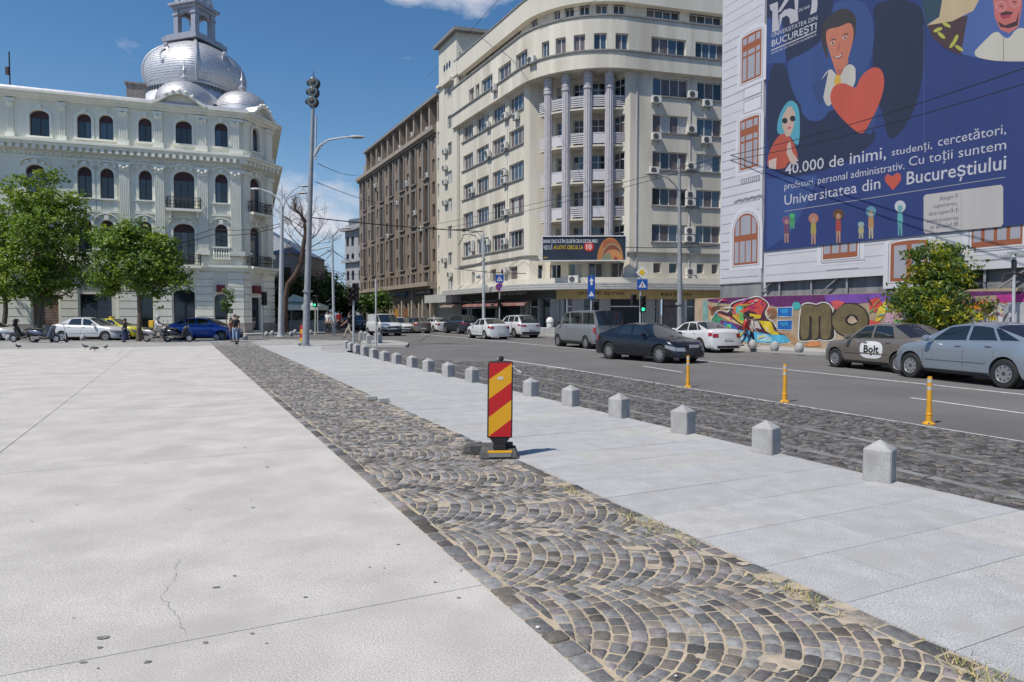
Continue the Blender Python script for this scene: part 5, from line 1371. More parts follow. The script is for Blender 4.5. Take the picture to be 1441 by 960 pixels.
# small plain cartoon people along the bottom
for (u, v, h, c1_, c2_, c3_) in [(1107, 342, 38, (.16, .06, .14), (.12, .05, .10), (.3, .17, .14)), (1115, 322, 22, (.05, .3, .10), (.05, .22, .09), (.07, .3, .13)), (1145, 344, 44, (.33, .14, .10), (.28, .24, .06), (.35, .2, .14)),
                                (1180, 342, 48, (.10, .045, .02), (.30, .05, .04), (.35, .2, .14)), (1212, 336, 24, (.20, .32, .32), (.34, .30, .16), (.3, .3, .2)), (1226, 336, 46, (.09, .22, .28), (.32, .18, .08), (.36, .3, .2)), (1267, 332, 50, (.42, .42, .46), (.10, .32, .34), (.10, .28, .3))]:
    shape([(u - 3, v), (u - 1.2, v), (u - .3, v - h * .4), (u + 1, v), (u + 3, v), (u + 3, v - h * .45), (u - 3, v - h * .45)], c3_); shape([(u - 4, v - h * .35), (u + 4, v - h * .35), (u + 3.4, v - h * .68), (u - 3.4, v - h * .68)], c2_)
    shape(oval(u, v - h * .83, h * .13 + 1.5, h * .17, 12), c1_); shape(oval(u, v - h * .78, h * .075, h * .09, 10), c3_)
shape([(1300, 277), (1303, 274), (1409, 260), (1412, 263), (1412, 315), (1409, 319), (1303, 329), (1300, 326)], (.40, .38, .37))
INK = (.06, .06, .10)
for txt, u0, v0, u1, v1 in [('Alege-ți', 1322, 283, 1349, 277.5), ('superereu,', 1314, 293, 1348, 288.5), ('descoperă-ți', 1307, 304, 1349, 298), ('superputerea', 1304, 314, 1349, 309), ('și #hailaUB', 1309, 323, 1349, 318)]: btext(txt, u0, v0, u1, v1, 6, INK)
shape([(1352.6, 271), (1353.2, 271), (1353.2, 322), (1352.6, 322)], (.2, .2, .22))
t.build('print', M_BAN, bn, attr=True, kind='stuff')
# ---- graffiti hoarding
hd = empty('hoarding', (FSc.at(0, 0, .9)), 'long site hoarding covered in colourful graffiti', 'hoarding')
FH = Facade([P0 + nW * .9 - dW * 1.1, P0 + nW * .9 + dW * 29])
zh = FH.Z(1075, 417); GB = .04
t = MB(); FH.strip(t, 0, FH.L, GB, zh, -.12, 0); t.build('panel', mat('hoarding_panel', (.33, .25, .17), .8, var=.25, scale=1.2, col2=(.40, .31, .22)), hd)
t = MB(); LAY = [.004]
def shape(pts, col, step=.0004, f=FH): LAY[0] += step; pts = soft(pts); flat(t, f, [f.hit(u, v, 0) for u, v in pts], LAY[0], col)
def gz(pts): return [(980 + x / 6.55, 400 + y / 6.55) for x, y in pts]
def gs(pts, col): shape(gz(pts), col)
def go(pts, col, w=9, oc=(.5, .5, .48)):
    cx_ = sum(p[0] for p in pts) / len(pts); cy_ = sum(p[1] for p in pts) / len(pts)
    n = len(pts); out = []
    for i in range(n):
        a, b, c = Vector(pts[i - 1]), Vector(pts[i]), Vector(pts[(i + 1) % n]); t1, t2_ = (b - a).normalized(), (c - b).normalized(); nn_ = (Vector((t1.y, -t1.x)) + Vector((t2_.y, -t2_.x)))
        nn_ = nn_.normalized() if nn_.length > .1 else Vector((t1.y, -t1.x)); out.append(tuple(b + nn_ * w))
    area = sum(pts[i][0] * pts[(i + 1) % n][1] - pts[(i + 1) % n][0] * pts[i][1] for i in range(n))
    if area < 0: out = [tuple(Vector(pts[i]) * 2 - Vector(out[i])) for i in range(n)]
    gs(out, oc); gs(pts, col)
gs([(100, 128), (1260, 95), (1900, 75), (3100, 60), (3100, 90), (1950, 130), (1180, 215), (1000, 200), (900, 220), (700, 210), (560, 140), (350, 190), (100, 165)], (.10, .018, .10))
gs([(1180, 100), (1800, 80), (1850, 140), (1700, 170), (1400, 175), (1190, 160)], (.15, .06, .30))
gs([(60, 150), (105, 150), (105, 340), (60, 345)], (.16, .30, .28))
for k in range(9): gs([(120 + k * 24, 320), (128 + k * 24, 160 + R.uniform(-10, 25)), (140 + k * 24, 220), (150 + k * 24, 320)], (.45, .31, .17))
gs(oval(178, 255, 48, 55), (.17, .075, .035))
DKP = (.05, .015, .03)
go([(115, 360), (185, 262), (215, 240), (300, 272), (312, 200), (345, 170), (400, 152), (480, 138), (560, 112), (620, 140), (672, 190), (640, 240), (628, 268), (660, 330), (705, 345), (742, 420), (830, 462), (892, 552), (540, 540), (430, 420), (250, 400)], DKP, 10)
gs([(125, 355), (190, 270), (240, 300), (330, 360), (380, 430), (230, 390)], (.04, .24, .12))
gs([(195, 262), (300, 300), (420, 380), (310, 350), (200, 290)], (.45, .12, .04)); gs([(205, 280), (320, 310), (430, 390), (300, 335)], (.48, .38, .22))
gs([(215, 330), (330, 350), (410, 395), (330, 410), (230, 370)], (.14, .02, .12))
gs([(330, 200), (400, 165), (520, 145), (560, 125), (620, 150), (655, 192), (610, 250), (600, 300), (520, 240), (430, 260), (400, 330), (330, 290)], (.48, .06, .05))
gs([(345, 210), (420, 180), (440, 230), (380, 300), (335, 280)], (.50, .17, .03)); gs([(370, 205), (430, 190), (430, 230), (400, 245), (385, 280), (365, 250)], (.06, .36, .33)); gs([(330, 290), (360, 280), (440, 330), (430, 370), (380, 340)], (.5, .36, .03))
gs([(395, 260), (430, 260), (440, 340), (400, 330)], (.10, .35, .10)); gs([(490, 180), (560, 165), (540, 230), (480, 240)], (.36, .02, .09)); gs([(440, 270), (500, 230), (490, 300), (445, 320)], (.02, .015, .02))
gs([(490, 270), (600, 285), (590, 315), (500, 310)], (.55, .40, .01)); gs([(575, 335), (690, 345), (715, 420), (770, 465), (700, 465), (640, 430)], (.55, .42, .02)); gs([(530, 330), (570, 335), (600, 415), (540, 400)], (.45, .40, .36))
gs([(370, 440), (440, 420), (560, 440), (700, 470), (820, 465), (850, 500), (870, 545), (540, 535), (400, 525)], (.06, .33, .50)); gs([(380, 470), (420, 440), (440, 500), (400, 520)], (.35, .5, .55)); gs([(560, 470), (640, 460), (700, 500), (690, 530), (560, 520)], (.30, .48, .52))
gs([(250, 350), (330, 360), (400, 430), (330, 440), (260, 400)], (.03, .12, .35)); gs([(280, 370), (320, 375), (320, 410), (285, 400)], (.10, .45, .10))
for y in (218, 338): go([(752, y), (885, y - 5), (882, y + 82), (750, y + 78)], (.01, .10, .33), 8); gs([(770, y + 15), (840, y + 8), (850, y + 40), (790, y + 50)], (.02, .22, .45))
gs(oval(925, 200, 38, 38), (.05, .33, .33)); gs(oval(705, 270, 42, 48), (.20, .09, .04))
OL = (.12, .095, .045); BK = (.015, .012, .012)
go([(965, 200), (1010, 178), (1060, 178), (1110, 195), (1150, 172), (1210, 175), (1255, 220), (1262, 330), (1275, 440), (1275, 510), (1170, 522), (1140, 500), (1110, 522), (1060, 510), (1050, 520), (960, 525), (945, 490)], BK, 11)
for x0, x1, yt in ((958, 1050, 190), (1060, 1135, 285), (1142, 1250, 185)): gs([(x0, 500), (x0 + 8, yt + 35)] + [(x0 + (x1 - x0) * (.5 - .42 * cos(pi * k / 6)), yt + 20 - 25 * sin(pi * k / 6)) for k in range(7)] + [(x1 - 2, 480), ((x0 + x1) / 2, 515)], OL)
gs([(985, 200), (1060, 185), (1110, 205), (1150, 185), (1200, 182), (1200, 290), (1060, 300), (990, 260)], OL)
gs(oval(1420, 330, 178, 160, 28), BK); gs(oval(1418, 330, 166, 150, 28), OL); gs(oval(1435, 330, 62, 52), BK); gs([(1395, 330), (1425, 290), (1455, 300), (1490, 345), (1440, 368), (1405, 355)], (.36, .28, .20)); gs([(1255, 300), (1290, 190), (1340, 160), (1285, 260)], BK)
gs([(1240, 165), (1300, 145), (1370, 170), (1290, 235)], (.50, .08, .08)); gs([(1000, 560), (1060, 520), (1140, 530), (1150, 570), (1040, 575)], (.50, .20, .07))
gs([(700, 430), (780, 430), (900, 470), (940, 540), (900, 555), (820, 465)], (.34, .20, .11))
# right of the bubble letters
for pts, c in [([(1590, 150), (1680, 120), (1720, 180), (1650, 260), (1600, 240)], (.48, .06, .04)), ([(1680, 220), (1760, 160), (1790, 200), (1700, 330), (1650, 360)], (.55, .42, .04)), ([(1780, 120), (1870, 110), (1900, 190), (1800, 210)], (.03, .18, .45)),
               ([(1600, 330), (1700, 350), (1760, 430), (1600, 440)], (.50, .06, .05)), ([(1760, 260), (1830, 270), (1810, 380), (1740, 350)], (.42, .25, .33)), ([(1830, 330), (1920, 340), (1930, 420), (1820, 420)], (.10, .42, .16)), ([(1880, 230), (2010, 200), (2080, 400), (1920, 440)], (.36, .36, .38)),
               ([(2120, 120), (2220, 110), (2230, 170), (2120, 190)], (.55, .04, .05)), ([(2260, 130), (2340, 110), (2330, 190), (2250, 190)], (.45, .05, .06)), ([(2380, 230), (2640, 180), (2760, 200), (2780, 420), (2380, 430)], (.34, .35, .37)), ([(2420, 130), (2540, 120), (2560, 190), (2430, 210)], (.20, .10, .32)),
               ([(2480, 200), (2680, 140), (2710, 210), (2500, 250)], (.60, .22, .01)), ([(2400, 340), (2520, 330), (2540, 400), (2400, 410)], (.55, .48, .04)), ([(2560, 290), (2640, 240), (2660, 330), (2570, 330)], (.58, .45, .03)), ([(2700, 250), (2740, 240), (2770, 330), (2700, 340)], (.58, .45, .03)),
               ([(2400, 380), (2560, 290), (2570, 300), (2420, 395)], BK), ([(2770, 100), (3100, 85), (3100, 160), (2770, 165)], (.42, .03, .22)), ([(2780, 170), (3100, 165), (3100, 420), (2790, 420)], (.38, .38, .40)), ([(2820, 200), (2900, 190), (2870, 400), (2830, 400)], (.26, .26, .28))]: gs(pts, c)
for k in range(150):
    x, y = R.uniform(120, 2900), R.uniform(140, 520 if R.random() < .6 else 300); a = R.uniform(-1.2, 1.2); l, w = R.uniform(15, 70), R.uniform(3, 9); c_ = R.choice([(.5, .06, .06), (.55, .42, .03), (.05, .3, .45), (.45, .42, .38), (.03, .03, .03), (.08, .35, .12), (.3, .05, .3), (.5, .2, .04), (.36, .26, .15)])
    if 930 < x < 1600 or 1000 > x > 740: continue
    gs([(x - l * cos(a) - w * sin(a), y - l * sin(a) + w * cos(a)), (x - l * .3 * cos(a) - w * 1.6 * sin(a), y - l * .3 * sin(a) + w * 1.6 * cos(a)), (x + l * cos(a), y + l * sin(a)), (x + l * .2 * cos(a) + w * sin(a), y + l * .2 * sin(a) - w * cos(a))], c_)
t.build('graffiti', mat('spray_paint', (1, 1, 1), .7, attr='Col', var=.22, scale=2.2), hd, attr=True)
# ================================================================ VEHICLES
M_TYRE = mat('tyre_rubber', (.022, .022, .023), .85); M_RIM = mat('wheel_silver', (.42, .42, .43), .35, metal=.7); M_RIMD = mat('wheel_dark', (.05, .05, .05), .5)
M_CGLASS = mat('car_glass', (.012, .016, .018), .04, spec=1.0, coat=.3); M_BLK = mat('black_plastic', (.022, .022, .024), .6)
M_LAMP = mat('headlight_lens', (.22, .24, .26), .12, spec=.9); M_RED = mat('tail_light', (.30, .012, .015), .15, spec=.8); M_CHROME = mat('chrome', (.6, .6, .6), .15, metal=1.0)
M_PLATE = mat('number_plate', (.6, .6, .58), .5); M_AMB = mat('amber_lens', (.5, .2, .02), .3)
def paint(name, col, metal=.25): return mat('car_paint_' + name, col, .32, metal=metal, coat=.8, spec=.5)
def lerp_tab(tab, x):
    if x <= tab[0][0]: return tab[0][1]
    for (x0, y0), (x1, y1) in zip(tab, tab[1:]):
        if x <= x1:
            w = (x - x0) / (x1 - x0); w2 = w
            return y0 + (y1 - y0) * w2
    return tab[-1][1]
def smooth_tab(tab, x, r=.10): return (lerp_tab(tab, x - r) + 2 * lerp_tab(tab, x) + lerp_tab(tab, x + r)) / 4
KINDS = {
 # hood/belt line (x from the nose), cabin (cowl x, roof front x, roof rear x, deck x), roof line, pillars: (x at belt, x at roof) pairs bounding side glass
 'sedan': dict(L=4.40, W=1.76, wb=2.66, fo=.85, wr=.315, top=[(0, .66), (.12, .76), (.5, .87), (1.25, .975), (3.6, 1.04), (3.95, 1.09), (4.32, 1.06), (4.40, .92)], cab=(1.12, 1.92, 3.10, 3.82), roof=[(1.9, 1.43), (2.4, 1.50), (2.9, 1.48), (3.3, 1.42)], glass=[((1.42, 2.0), (2.28, 2.32)), ((2.38, 2.42), (3.22, 3.02))], nose=.10, tail=.05),
 'modern_sedan': dict(L=4.63, W=1.78, wb=2.70, fo=.93, wr=.325, top=[(0, .60), (.15, .72), (.6, .85), (1.35, .95), (3.3, 1.02), (3.9, 1.09), (4.52, 1.06), (4.63, .88)], cab=(1.10, 2.05, 3.05, 4.02), roof=[(2.0, 1.38), (2.5, 1.44), (2.95, 1.42), (3.4, 1.34)], glass=[((1.55, 2.12), (2.46, 2.46)), ((2.54, 2.54), (3.30, 3.0)), ((3.36, 3.06), (3.62, 3.12))], nose=.18, tail=.10),
 'hatch': dict(L=4.36, W=1.84, wb=2.64, fo=.88, wr=.325, top=[(0, .66), (.14, .77), (.5, .88), (1.15, .985), (3.3, 1.045), (4.1, 1.06), (4.30, 1.0), (4.36, .85)], cab=(.92, 1.86, 3.10, 4.12), roof=[(1.86, 1.39), (2.3, 1.455), (2.8, 1.44), (3.3, 1.35)], glass=[((1.40, 1.92), (2.40, 2.44)), ((2.48, 2.52), (3.24, 3.0)), ((3.32, 3.06), (3.80, 3.14))], nose=.16, tail=.06),
 'suv': dict(L=4.75, W=1.95, wb=2.85, fo=.88, wr=.37, top=[(0, .85), (.12, .98), (.5, 1.06), (1.3, 1.16), (3.8, 1.22), (4.6, 1.22), (4.70, 1.10), (4.75, .95)], cab=(1.15, 1.95, 4.05, 4.60), roof=[(1.95, 1.66), (2.5, 1.73), (3.5, 1.72), (4.1, 1.66)], glass=[((1.55, 2.05), (2.5, 2.5)), ((2.6, 2.6), (3.45, 3.42)), ((3.55, 3.52), (4.2, 3.98))], nose=.06, tail=.04),
 'van': dict(L=4.85, W=1.92, wb=3.10, fo=.84, wr=.33, top=[(0, .88), (.15, 1.02), (.75, 1.20), (1.1, 1.26), (4.6, 1.26), (4.85, 1.22)], cab=(.66, 1.50, 4.66, 4.84), roof=[(1.45, 1.88), (1.9, 1.96), (3.5, 1.97), (4.6, 1.94)], glass=[((1.10, 1.50), (1.95, 1.95)), ((2.10, 2.10), (3.35, 3.35)), ((3.42, 3.42), (4.55, 4.50))], nose=.05, tail=.02),
 'small_van': dict(L=4.40, W=1.85, wb=2.75, fo=.85, wr=.32, top=[(0, .80), (.12, .96), (.6, 1.08), (1.1, 1.16), (4.2, 1.18), (4.40, 1.14)], cab=(.80, 1.55, 4.22, 4.38), roof=[(1.5, 1.74), (2.0, 1.82), (3.5, 1.83), (4.2, 1.80)], glass=[((1.18, 1.6), (2.1, 2.1))], nose=.05, tail=.02),
}
def wheel(parent, x, side, W_, wr, rim, spokes, width=.21):
    y = side * (W_ / 2 - .10); w = width / 2
    e = empty('wheel', (x, y, wr)); e.parent = parent
    t = MB(); pr = [(wr * .66, -w), (wr * .93, -w), (wr, -w * .7), (wr, w * .7), (wr * .93, w), (wr * .66, w)]
    t.lathe(pr, (0, 0, 0), 28, 'y', caps=False); o = t.build('tyre', M_TYRE, None, smooth=True, sharp=40); o.parent = e; 
    t = MB(); s_ = side; yo = s_ * w * .80
    t.lathe([(wr * .67, yo), (wr * .62, yo + s_ * .012), (wr * .56, yo - s_ * .02), (.0, yo - s_ * .035)], (0, 0, 0), 28, 'y')
    t2 = MB()
    for k in range(spokes):
        a = 2 * pi * k / spokes; M_ = Matrix.Rotation(a, 4, 'Y')
        if rim == 'cap': t2.box(M_ @ Vector((wr * .46, yo - s_ * .012, 0)), (wr * .14, .03, wr * .11), M=Matrix.Rotation(a, 4, 'Y'))
        else: t2.box(M_ @ Vector((wr * .34, yo - s_ * .005, 0)), (wr * .60, .03, wr * .13), M=Matrix.Rotation(a, 4, 'Y'), taper=1)
    t2.lathe([(wr * .14, yo + s_ * .004), (0, yo + s_ * .012)], (0, 0, 0), 12, 'y')
    r = t.build('rim', M_RIM if rim == 'cap' else M_RIMD, None, smooth=True); r.parent = e
    q = t2.build('rim_slot' if rim == 'cap' else 'spoke_set', M_RIMD if rim == 'cap' else M_RIM, None); q.parent = e
    return e
def car(kind, pnt, pos, heading, label, cat='car', group=None, rim='cap', spokes=8, nm='parked_car', glassm=None, plate=True, extra=None, cladding=False, blank_rear=False, scale=1.0):
    K = KINDS[kind]; L_, W_ = K['L'], K['W']; wr = K['wr']; x1, x2 = K['fo'], K['fo'] + K['wb']
    root = empty(nm, (0, 0, 0), label, cat, group); gm = glassm or M_CGLASS
    zs, Ra = (.20 if kind not in ('suv', 'van', 'small_van') else .28), wr + .055
    X = sorted(set([0.0, .03, .08, .15, .25, .4, .55] + [L_ - q for q in (0, .03, .08, .15, .25, .4)] + [i * .12 for i in range(5, int(L_ / .12) - 2)] +
                   [xc + Ra * s for xc in (x1, x2) for s in (-1, -.985, -.94, -.85, -.72, -.55, -.35, -.12, .12, .35, .55, .72, .85, .94, .985, 1)]))
    X = [x for i, x in enumerate(X) if i == 0 or x - X[i - 1] > .006]
    top = lambda x: smooth_tab(K['top'], x, .08)
    def hw(x):
        w = W_ / 2
        if x < .7: w *= 1 - .17 * ((.7 - x) / .7) ** 2.2
        if x > L_ - .7: w *= 1 - .12 * ((x - L_ + .7) / .7) ** 2.2
        return w
    FR = [(0, .90), (.06, .965), (.22, .99), (.42, 1.0), (.62, 1.0), (.80, .985), (.92, .955), (.975, .90), (1.0, .80)]
    def zb(x):
        z = zs
        for xc in (x1, x2):
            d = abs(x - xc)
            if d < Ra: z = max(z, wr + sqrt(max(0, Ra * Ra - d * d)))
        return z
    def sideY(x, z):
        f = (z - zs) / (top(x) - zs); return hw(x) * lerp_tab(FR, max(0, min(1, f)))
    def bow(x, yf, z):                        # round the nose and tail in plan and rake them
        dx = 0
        f = (z - zs) / (top(0) - zs + .1)
        if x < .7: k = (1 - x / .7) ** 1.5; dx += k * (.22 * yf ** 2.4 + K['nose'] * max(0, f - .35))
        if x > L_ - .7: k = (1 - (L_ - x) / .7) ** 1.5; dx -= k * (.13 * yf ** 2.6 + K['tail'] * max(0, f - .4))
        return x + dx
    def P(x, y, z): return Vector((bow(x, min(1, abs(y) / (hw(x) + 1e-6)), z) - L_ / 2, y, z))
    rows = []
    for x in X:
        b, tp = zb(x), top(x); sec = [(0, b)]
        for f, wf in FR:
            z = zs + (tp - zs) * f
            if z < b: z = b; 
            sec.append((hw(x) * lerp_tab(FR, (z - zs) / (tp - zs)), z))
        sec += [(hw(x) * .5, tp + .022), (0, tp + .032)]
        full = sec + [(-y, z) for y, z in reversed(sec[1:-1])]
        rows.append([P(x, y, z) for y, z in full])
    n = len(rows[0]); t = MB()
    vs = [p for r in rows for p in r]; fs = [(i * n + j, (i + 1) * n + j, (i + 1) * n + (j + 1) % n, i * n + (j + 1) % n) for i in range(len(rows) - 1) for j in range(n)]
    t.add(vs, fs)
    half = n // 2
    for ri, flip in ((0, 0), (len(rows) - 1, 1)):          # end caps as horizontal strips bowed in plan
        x = X[ri]; tp, b = top(x), zb(x)
        zz = [zs + (tp - zs) * f for f, _ in FR] + [tp + .028]
        gridp = []
        for z in zz:
            w = hw(x) * lerp_tab(FR, min(1, (z - zs) / (tp - zs))) if z <= tp else hw(x) * .5
            gridp.append([P(x, w * s, z) for s in (-1, -.9, -.7, -.4, 0, .4, .7, .9, 1)])
        if not flip: gridp = [list(reversed(r)) for r in gridp]
        t.grid(gridp)
    body = t.build('body', pnt, root, smooth=True, weld=False, sharp=38)
    # patches on the body surface
    def side_patch(name, m, x0, x1_, za, zb__, off=.006, sides=(-1, 1), parent=None, top_=None, shear=0):
        for s in sides:
            t = MB(); g_ = []
            for i in range(7):
                r = []
                for j in range(4):
                    x = x0 + (x1_ - x0) * i / 6 + shear * j / 3; z0_, z1_ = za if isinstance(za, tuple) else (za, za), zb__ if isinstance(zb__, tuple) else (zb__, zb__)
                    lo = z0_[0] + (z0_[1] - z0_[0]) * i / 6; hi = z1_[0] + (z1_[1] - z1_[0]) * i / 6; z = lo + (hi - lo) * j / 3
                    p = P(x, s * sideY(x, z), z); r.append(p + Vector((0, s * off, 0)) + Vector((-off * (x < .5) + off * (x > L_ - .5), 0, 0)))
                g_.append(r)
            if s > 0: g_ = g_[::-1]
            t.grid(g_); t.build(name, m, parent or root, smooth=True)
    def end_patch(name, m, ya, yb, za, zb_, front, off=.012, parent=None, taper=(0, 0)):
        x = 0 if front else L_; t = MB(); g_ = []
        for j in range(4):
            z = za + (zb_ - za) * j / 3; r = []
            for i in range(7):
                y0, y1 = ya + taper[0] * j / 3, yb + taper[1] * j / 3
                y = y0 + (y1 - y0) * i / 6; y = max(-sideY(x, z), min(sideY(x, z), y)); p = P(x, y, z); r.append(p + Vector((-off if front else off, 0, 0)))
            g_.append(r if not front else r[::-1])
        t.grid(g_)
        return t.build(name, m, parent or root, smooth=True)
    # seams
    t = MB()
    cab = K['cab']; gl = K['glass']
    seams = [gl[0][0][0] - .12, gl[0][1][0] + .05] + ([gl[1][1][0] + .02] if len(gl) > 1 and kind not in ('van',) else [])
    for x in seams:
        for s in (-1, 1):
            pts = [P(x, s * (sideY(x, z) + .0015), z) for z in [zs + .12 + (top(x) - zs - .14) * k / 6 for k in range(7)] if z > zb(x) + .01]
            for a, b in zip(pts, pts[1:]): t.quad(a + Vector((-.006, 0, 0)), a + Vector((.006, 0, 0)), b + Vector((.006, 0, 0)), b + Vector((-.006, 0, 0)))
    t.build('door_seam', M_BLK, body)
    for x in seams[1:]:
        for s in (-1, 1):
            z = top(x) - .12; t = MB(); t.box((x - .14 - L_ / 2, s * (sideY(x, z) + .018), z), (.17, .03, .032)); t.build('handle', pnt if kind != 'hatch' else pnt, root, bevel=.008, weld=True)
    side_patch('sill_trim', M_BLK, x1 + Ra + .02, x2 - Ra - .02, zs + .0, zs + (.10 if not cladding else .22), .008)
    if kind in ('hatch', 'sedan'): side_patch('door_moulding', M_BLK if kind == 'sedan' and False else pnt, x1 + Ra + .10, x2 - Ra - .06, .53, .565, .016)
    if cladding:
        for s in (-1, 1):
            for xc in (x1, x2):
                t = MB(); A_ = [pi * k / 12 for k in range(13)]
                for a, b in zip(A_, A_[1:]):
                    f_ = lambda r, q: (xc - r * cos(q), max(zs, wr + r * sin(q)))
                    q4 = [f_(Ra, a), f_(Ra + .07, a), f_(Ra + .07, b), f_(Ra, b)]; t.poly([P(x, s * (sideY(x, z) + .012), z) for x, z in q4])
                t.build('arch_trim', M_BLK, root)
    # greenhouse
    rf = lambda x: smooth_tab(K['roof'], x, .15)
    cx0, cx1, cx2, cx3 = cab
    yb_ = lambda x: sideY(x, top(x) * .985) * .955; yt = lambda x: W_ / 2 * (.70 if kind not in ('van', 'small_van') else .84)
    xs_b = lambda f: cx0 + (cx3 - cx0) * f
    def edge(xb, xt, f):                      # point between belt and roof on the side
        zb1, zt1 = top(xb) - .01, rf(xt) - .035; x = xb + (xt - xb) * f; z = zb1 + (zt1 - zb1) * f
        y = yb_(xb) + (yt(xt) - yb_(xb)) * (f ** 1.25); return x, y, z
    # divisions along the side: paint / glass alternating
    div = [(cx0 + .02, cx1 + .0, 'p')]
    for (b0, t0), (b1, t1) in [(g_[0], g_[1]) for g_ in gl]: div += [(b0, t0, 'g'), (b1, t1, 'p')]
    div.append((cx3 - .0, cx2 + .0, 'e'))
    cabp = MB(); NS = 4
    winq = []
    for k in range(len(div) - 1):
        (b0, t0, ty), (b1, t1, _) = div[k], div[k + 1]
        for s in (-1, 1):
            if ty == 'p': g_ = [[Vector((lambda q: (q[0] - L_ / 2, s * q[1], q[2]))(edge(b0 + (b1 - b0) * i / NS, t0 + (t1 - t0) * i / NS, f))) for f in (0, .3, .65, 1)] for i in range(NS + 1)]; cabp.grid(g_ if s < 0 else g_[::-1])
            else:
                f0, f1 = .05, .90
                for (fa, fb, m_) in ((0, f0, 0), (f1, 1, 0)):
                    g_ = [[Vector((lambda q: (q[0] - L_ / 2, s * q[1], q[2]))(edge(b0 + (b1 - b0) * i / NS, t0 + (t1 - t0) * i / NS, f))) for f in (fa, fb)] for i in range(NS + 1)]; cabp.grid(g_ if s < 0 else g_[::-1])
                g_ = [[Vector((lambda q: (q[0] - L_ / 2, s * (q[1] - .008), q[2]))(edge(b0 + (b1 - b0) * i / NS, t0 + (t1 - t0) * i / NS, f))) for f in (f0, .35, .65, f1)] for i in range(NS + 1)]
                winq.append(g_ if s < 0 else g_[::-1])
    NR = 12; ty_ = (-1, -.93, -.75, -.4, 0, .4, .75, .93, 1); g_ = []
    for i in range(NR + 1):
        x = cx1 + (cx2 - cx1) * i / NR; z = rf(x); g_.append([Vector((x - L_ / 2, yt(x) * s, z - .035 + .05 * (1 - abs(s) ** 3))) for s in ty_])
    cabp.grid([r for r in g_][::-1])
    cabp.build('cabin', pnt, root, smooth=True, sharp=45)
    for q in winq: t = MB(); t.grid(q); t.build('side_window', gm, root, smooth=True)
    for nm_, xb, xt, sg in (('windscreen', cx0, cx1, -1), ('rear_window', cx3, cx2, 1)):
        if sg > 0 and blank_rear: m_ = pnt
        else: m_ = gm
        g_ = []
        for j in range(5):
            f = j / 4; r = []
            for s in ty_:
                x, y, z = edge(xb, xt, f); bw = (.13 if sg < 0 else .08) * (1 - abs(s) ** 2) * (1 - f * .5)
                r.append(Vector((x + sg * bw - L_ / 2, y * s * .995, z + (.035 * f + .012) * (1 - abs(s) ** 2))))
            g_.append(r)
        if sg < 0: g_ = [r[::-1] for r in g_]
        t = MB(); t.grid(g_); w_ = t.build(nm_, m_, root, smooth=True)
    # lamps, grille, plate, bumpers
    zt = top(0); zt2 = top(L_)
    if kind in ('sedan', 'hatch', 'modern_sedan'):
        side_patch('headlight', M_LAMP, .02, .50 if kind != 'modern_sedan' else .62, (zt - .17, zt - .06), (zt - .02, zt + .05)); hl = (W_ / 2 * .48, W_ / 2 * .82)
        for s in (-1, 1): end_patch('headlight', M_LAMP, min(s * hl[0], s * hl[1]), max(s * hl[0], s * hl[1]), zt - .17, zt - .04, True)
        end_patch('grille', M_BLK, -.36, .36, zt - .17, zt - .06, True); end_patch('lower_grille', M_BLK, -.58, .58, .27, .27 + (.26 if kind == 'modern_sedan' else .16), True)
        zr = top(L_ - .1)
        side_patch('tail_light', M_RED, L_ - .30, L_ - .02, (zr - .26, zr - .24), (zr - .09, zr - .07))
        for s in (-1, 1): end_patch('tail_light', M_RED, min(s * W_ * .28, s * W_ * .43), max(s * W_ * .28, s * W_ * .43), zt2 - .20, zt2 - .03, False)
        end_patch('rear_skirt', M_BLK if kind == 'modern_sedan' else pnt, -.6, .6, .22, .34, False)
        pz = .62 if kind != 'sedan' else .45
    elif kind in ('suv',):
        side_patch('headlight', M_LAMP, .02, .40, zt - .20, zt - .05); [end_patch('headlight', M_LAMP, min(s * .5, s * .85), max(s * .5, s * .85), zt - .2, zt - .06, True) for s in (-1, 1)]
        end_patch('grille', M_BLK, -.45, .45, zt - .30, zt - .06, True); end_patch('lower_grille', M_BLK, -.7, .7, .35, .52, True)
        side_patch('tail_light', M_RED, L_ - .34, L_ - .02, .92, 1.04); [end_patch('tail_light', M_RED, min(s * .42, s * .84), max(s * .42, s * .84), zt2 - .12, zt2 - .0, False) for s in (-1, 1)]
        end_patch('rear_skirt', M_BLK, -.75, .75, .30, .48, False); pz = .70
    else:
        side_patch('headlight', M_LAMP, .02, .42, zt - .26, zt - .02); [end_patch('headlight', M_LAMP, min(s * .5, s * .8), max(s * .5, s * .8), zt - .26, zt - .06, True) for s in (-1, 1)]
        end_patch('grille', M_BLK, -.48, .48, zt - .20, zt - .04, True); end_patch('bumper', M_BLK, -.80, .80, .30, .56, True)
        side_patch('bumper_corner', M_BLK, .0, .38, .30, .56)
        side_patch('tail_light', M_RED, L_ - .16, L_ - .01, .85, 1.22); [end_patch('tail_light', M_RED, min(s * .80, s * .92), max(s * .80, s * .92), .75, 1.2, False) for s in (-1, 1)]
        end_patch('rear_bumper', M_BLK if kind == 'van' else pnt, -.86, .86, .30, .48, False)
        pz = .62
        if kind == 'van':
            t = MB(); t.box((L_ / 2 + .012, 0, 1.0), (.012, .02, 1.3)); t.build('door_gap', M_BLK, root)
    if plate:
        for fr in (True, False):
            x = P(0 if fr else L_, 0, pz).x; t = MB(); t.box((x + (-.025 if fr else .025), 0, pz), (.012, .50, .11)); t.build('number_plate', M_PLATE, root)
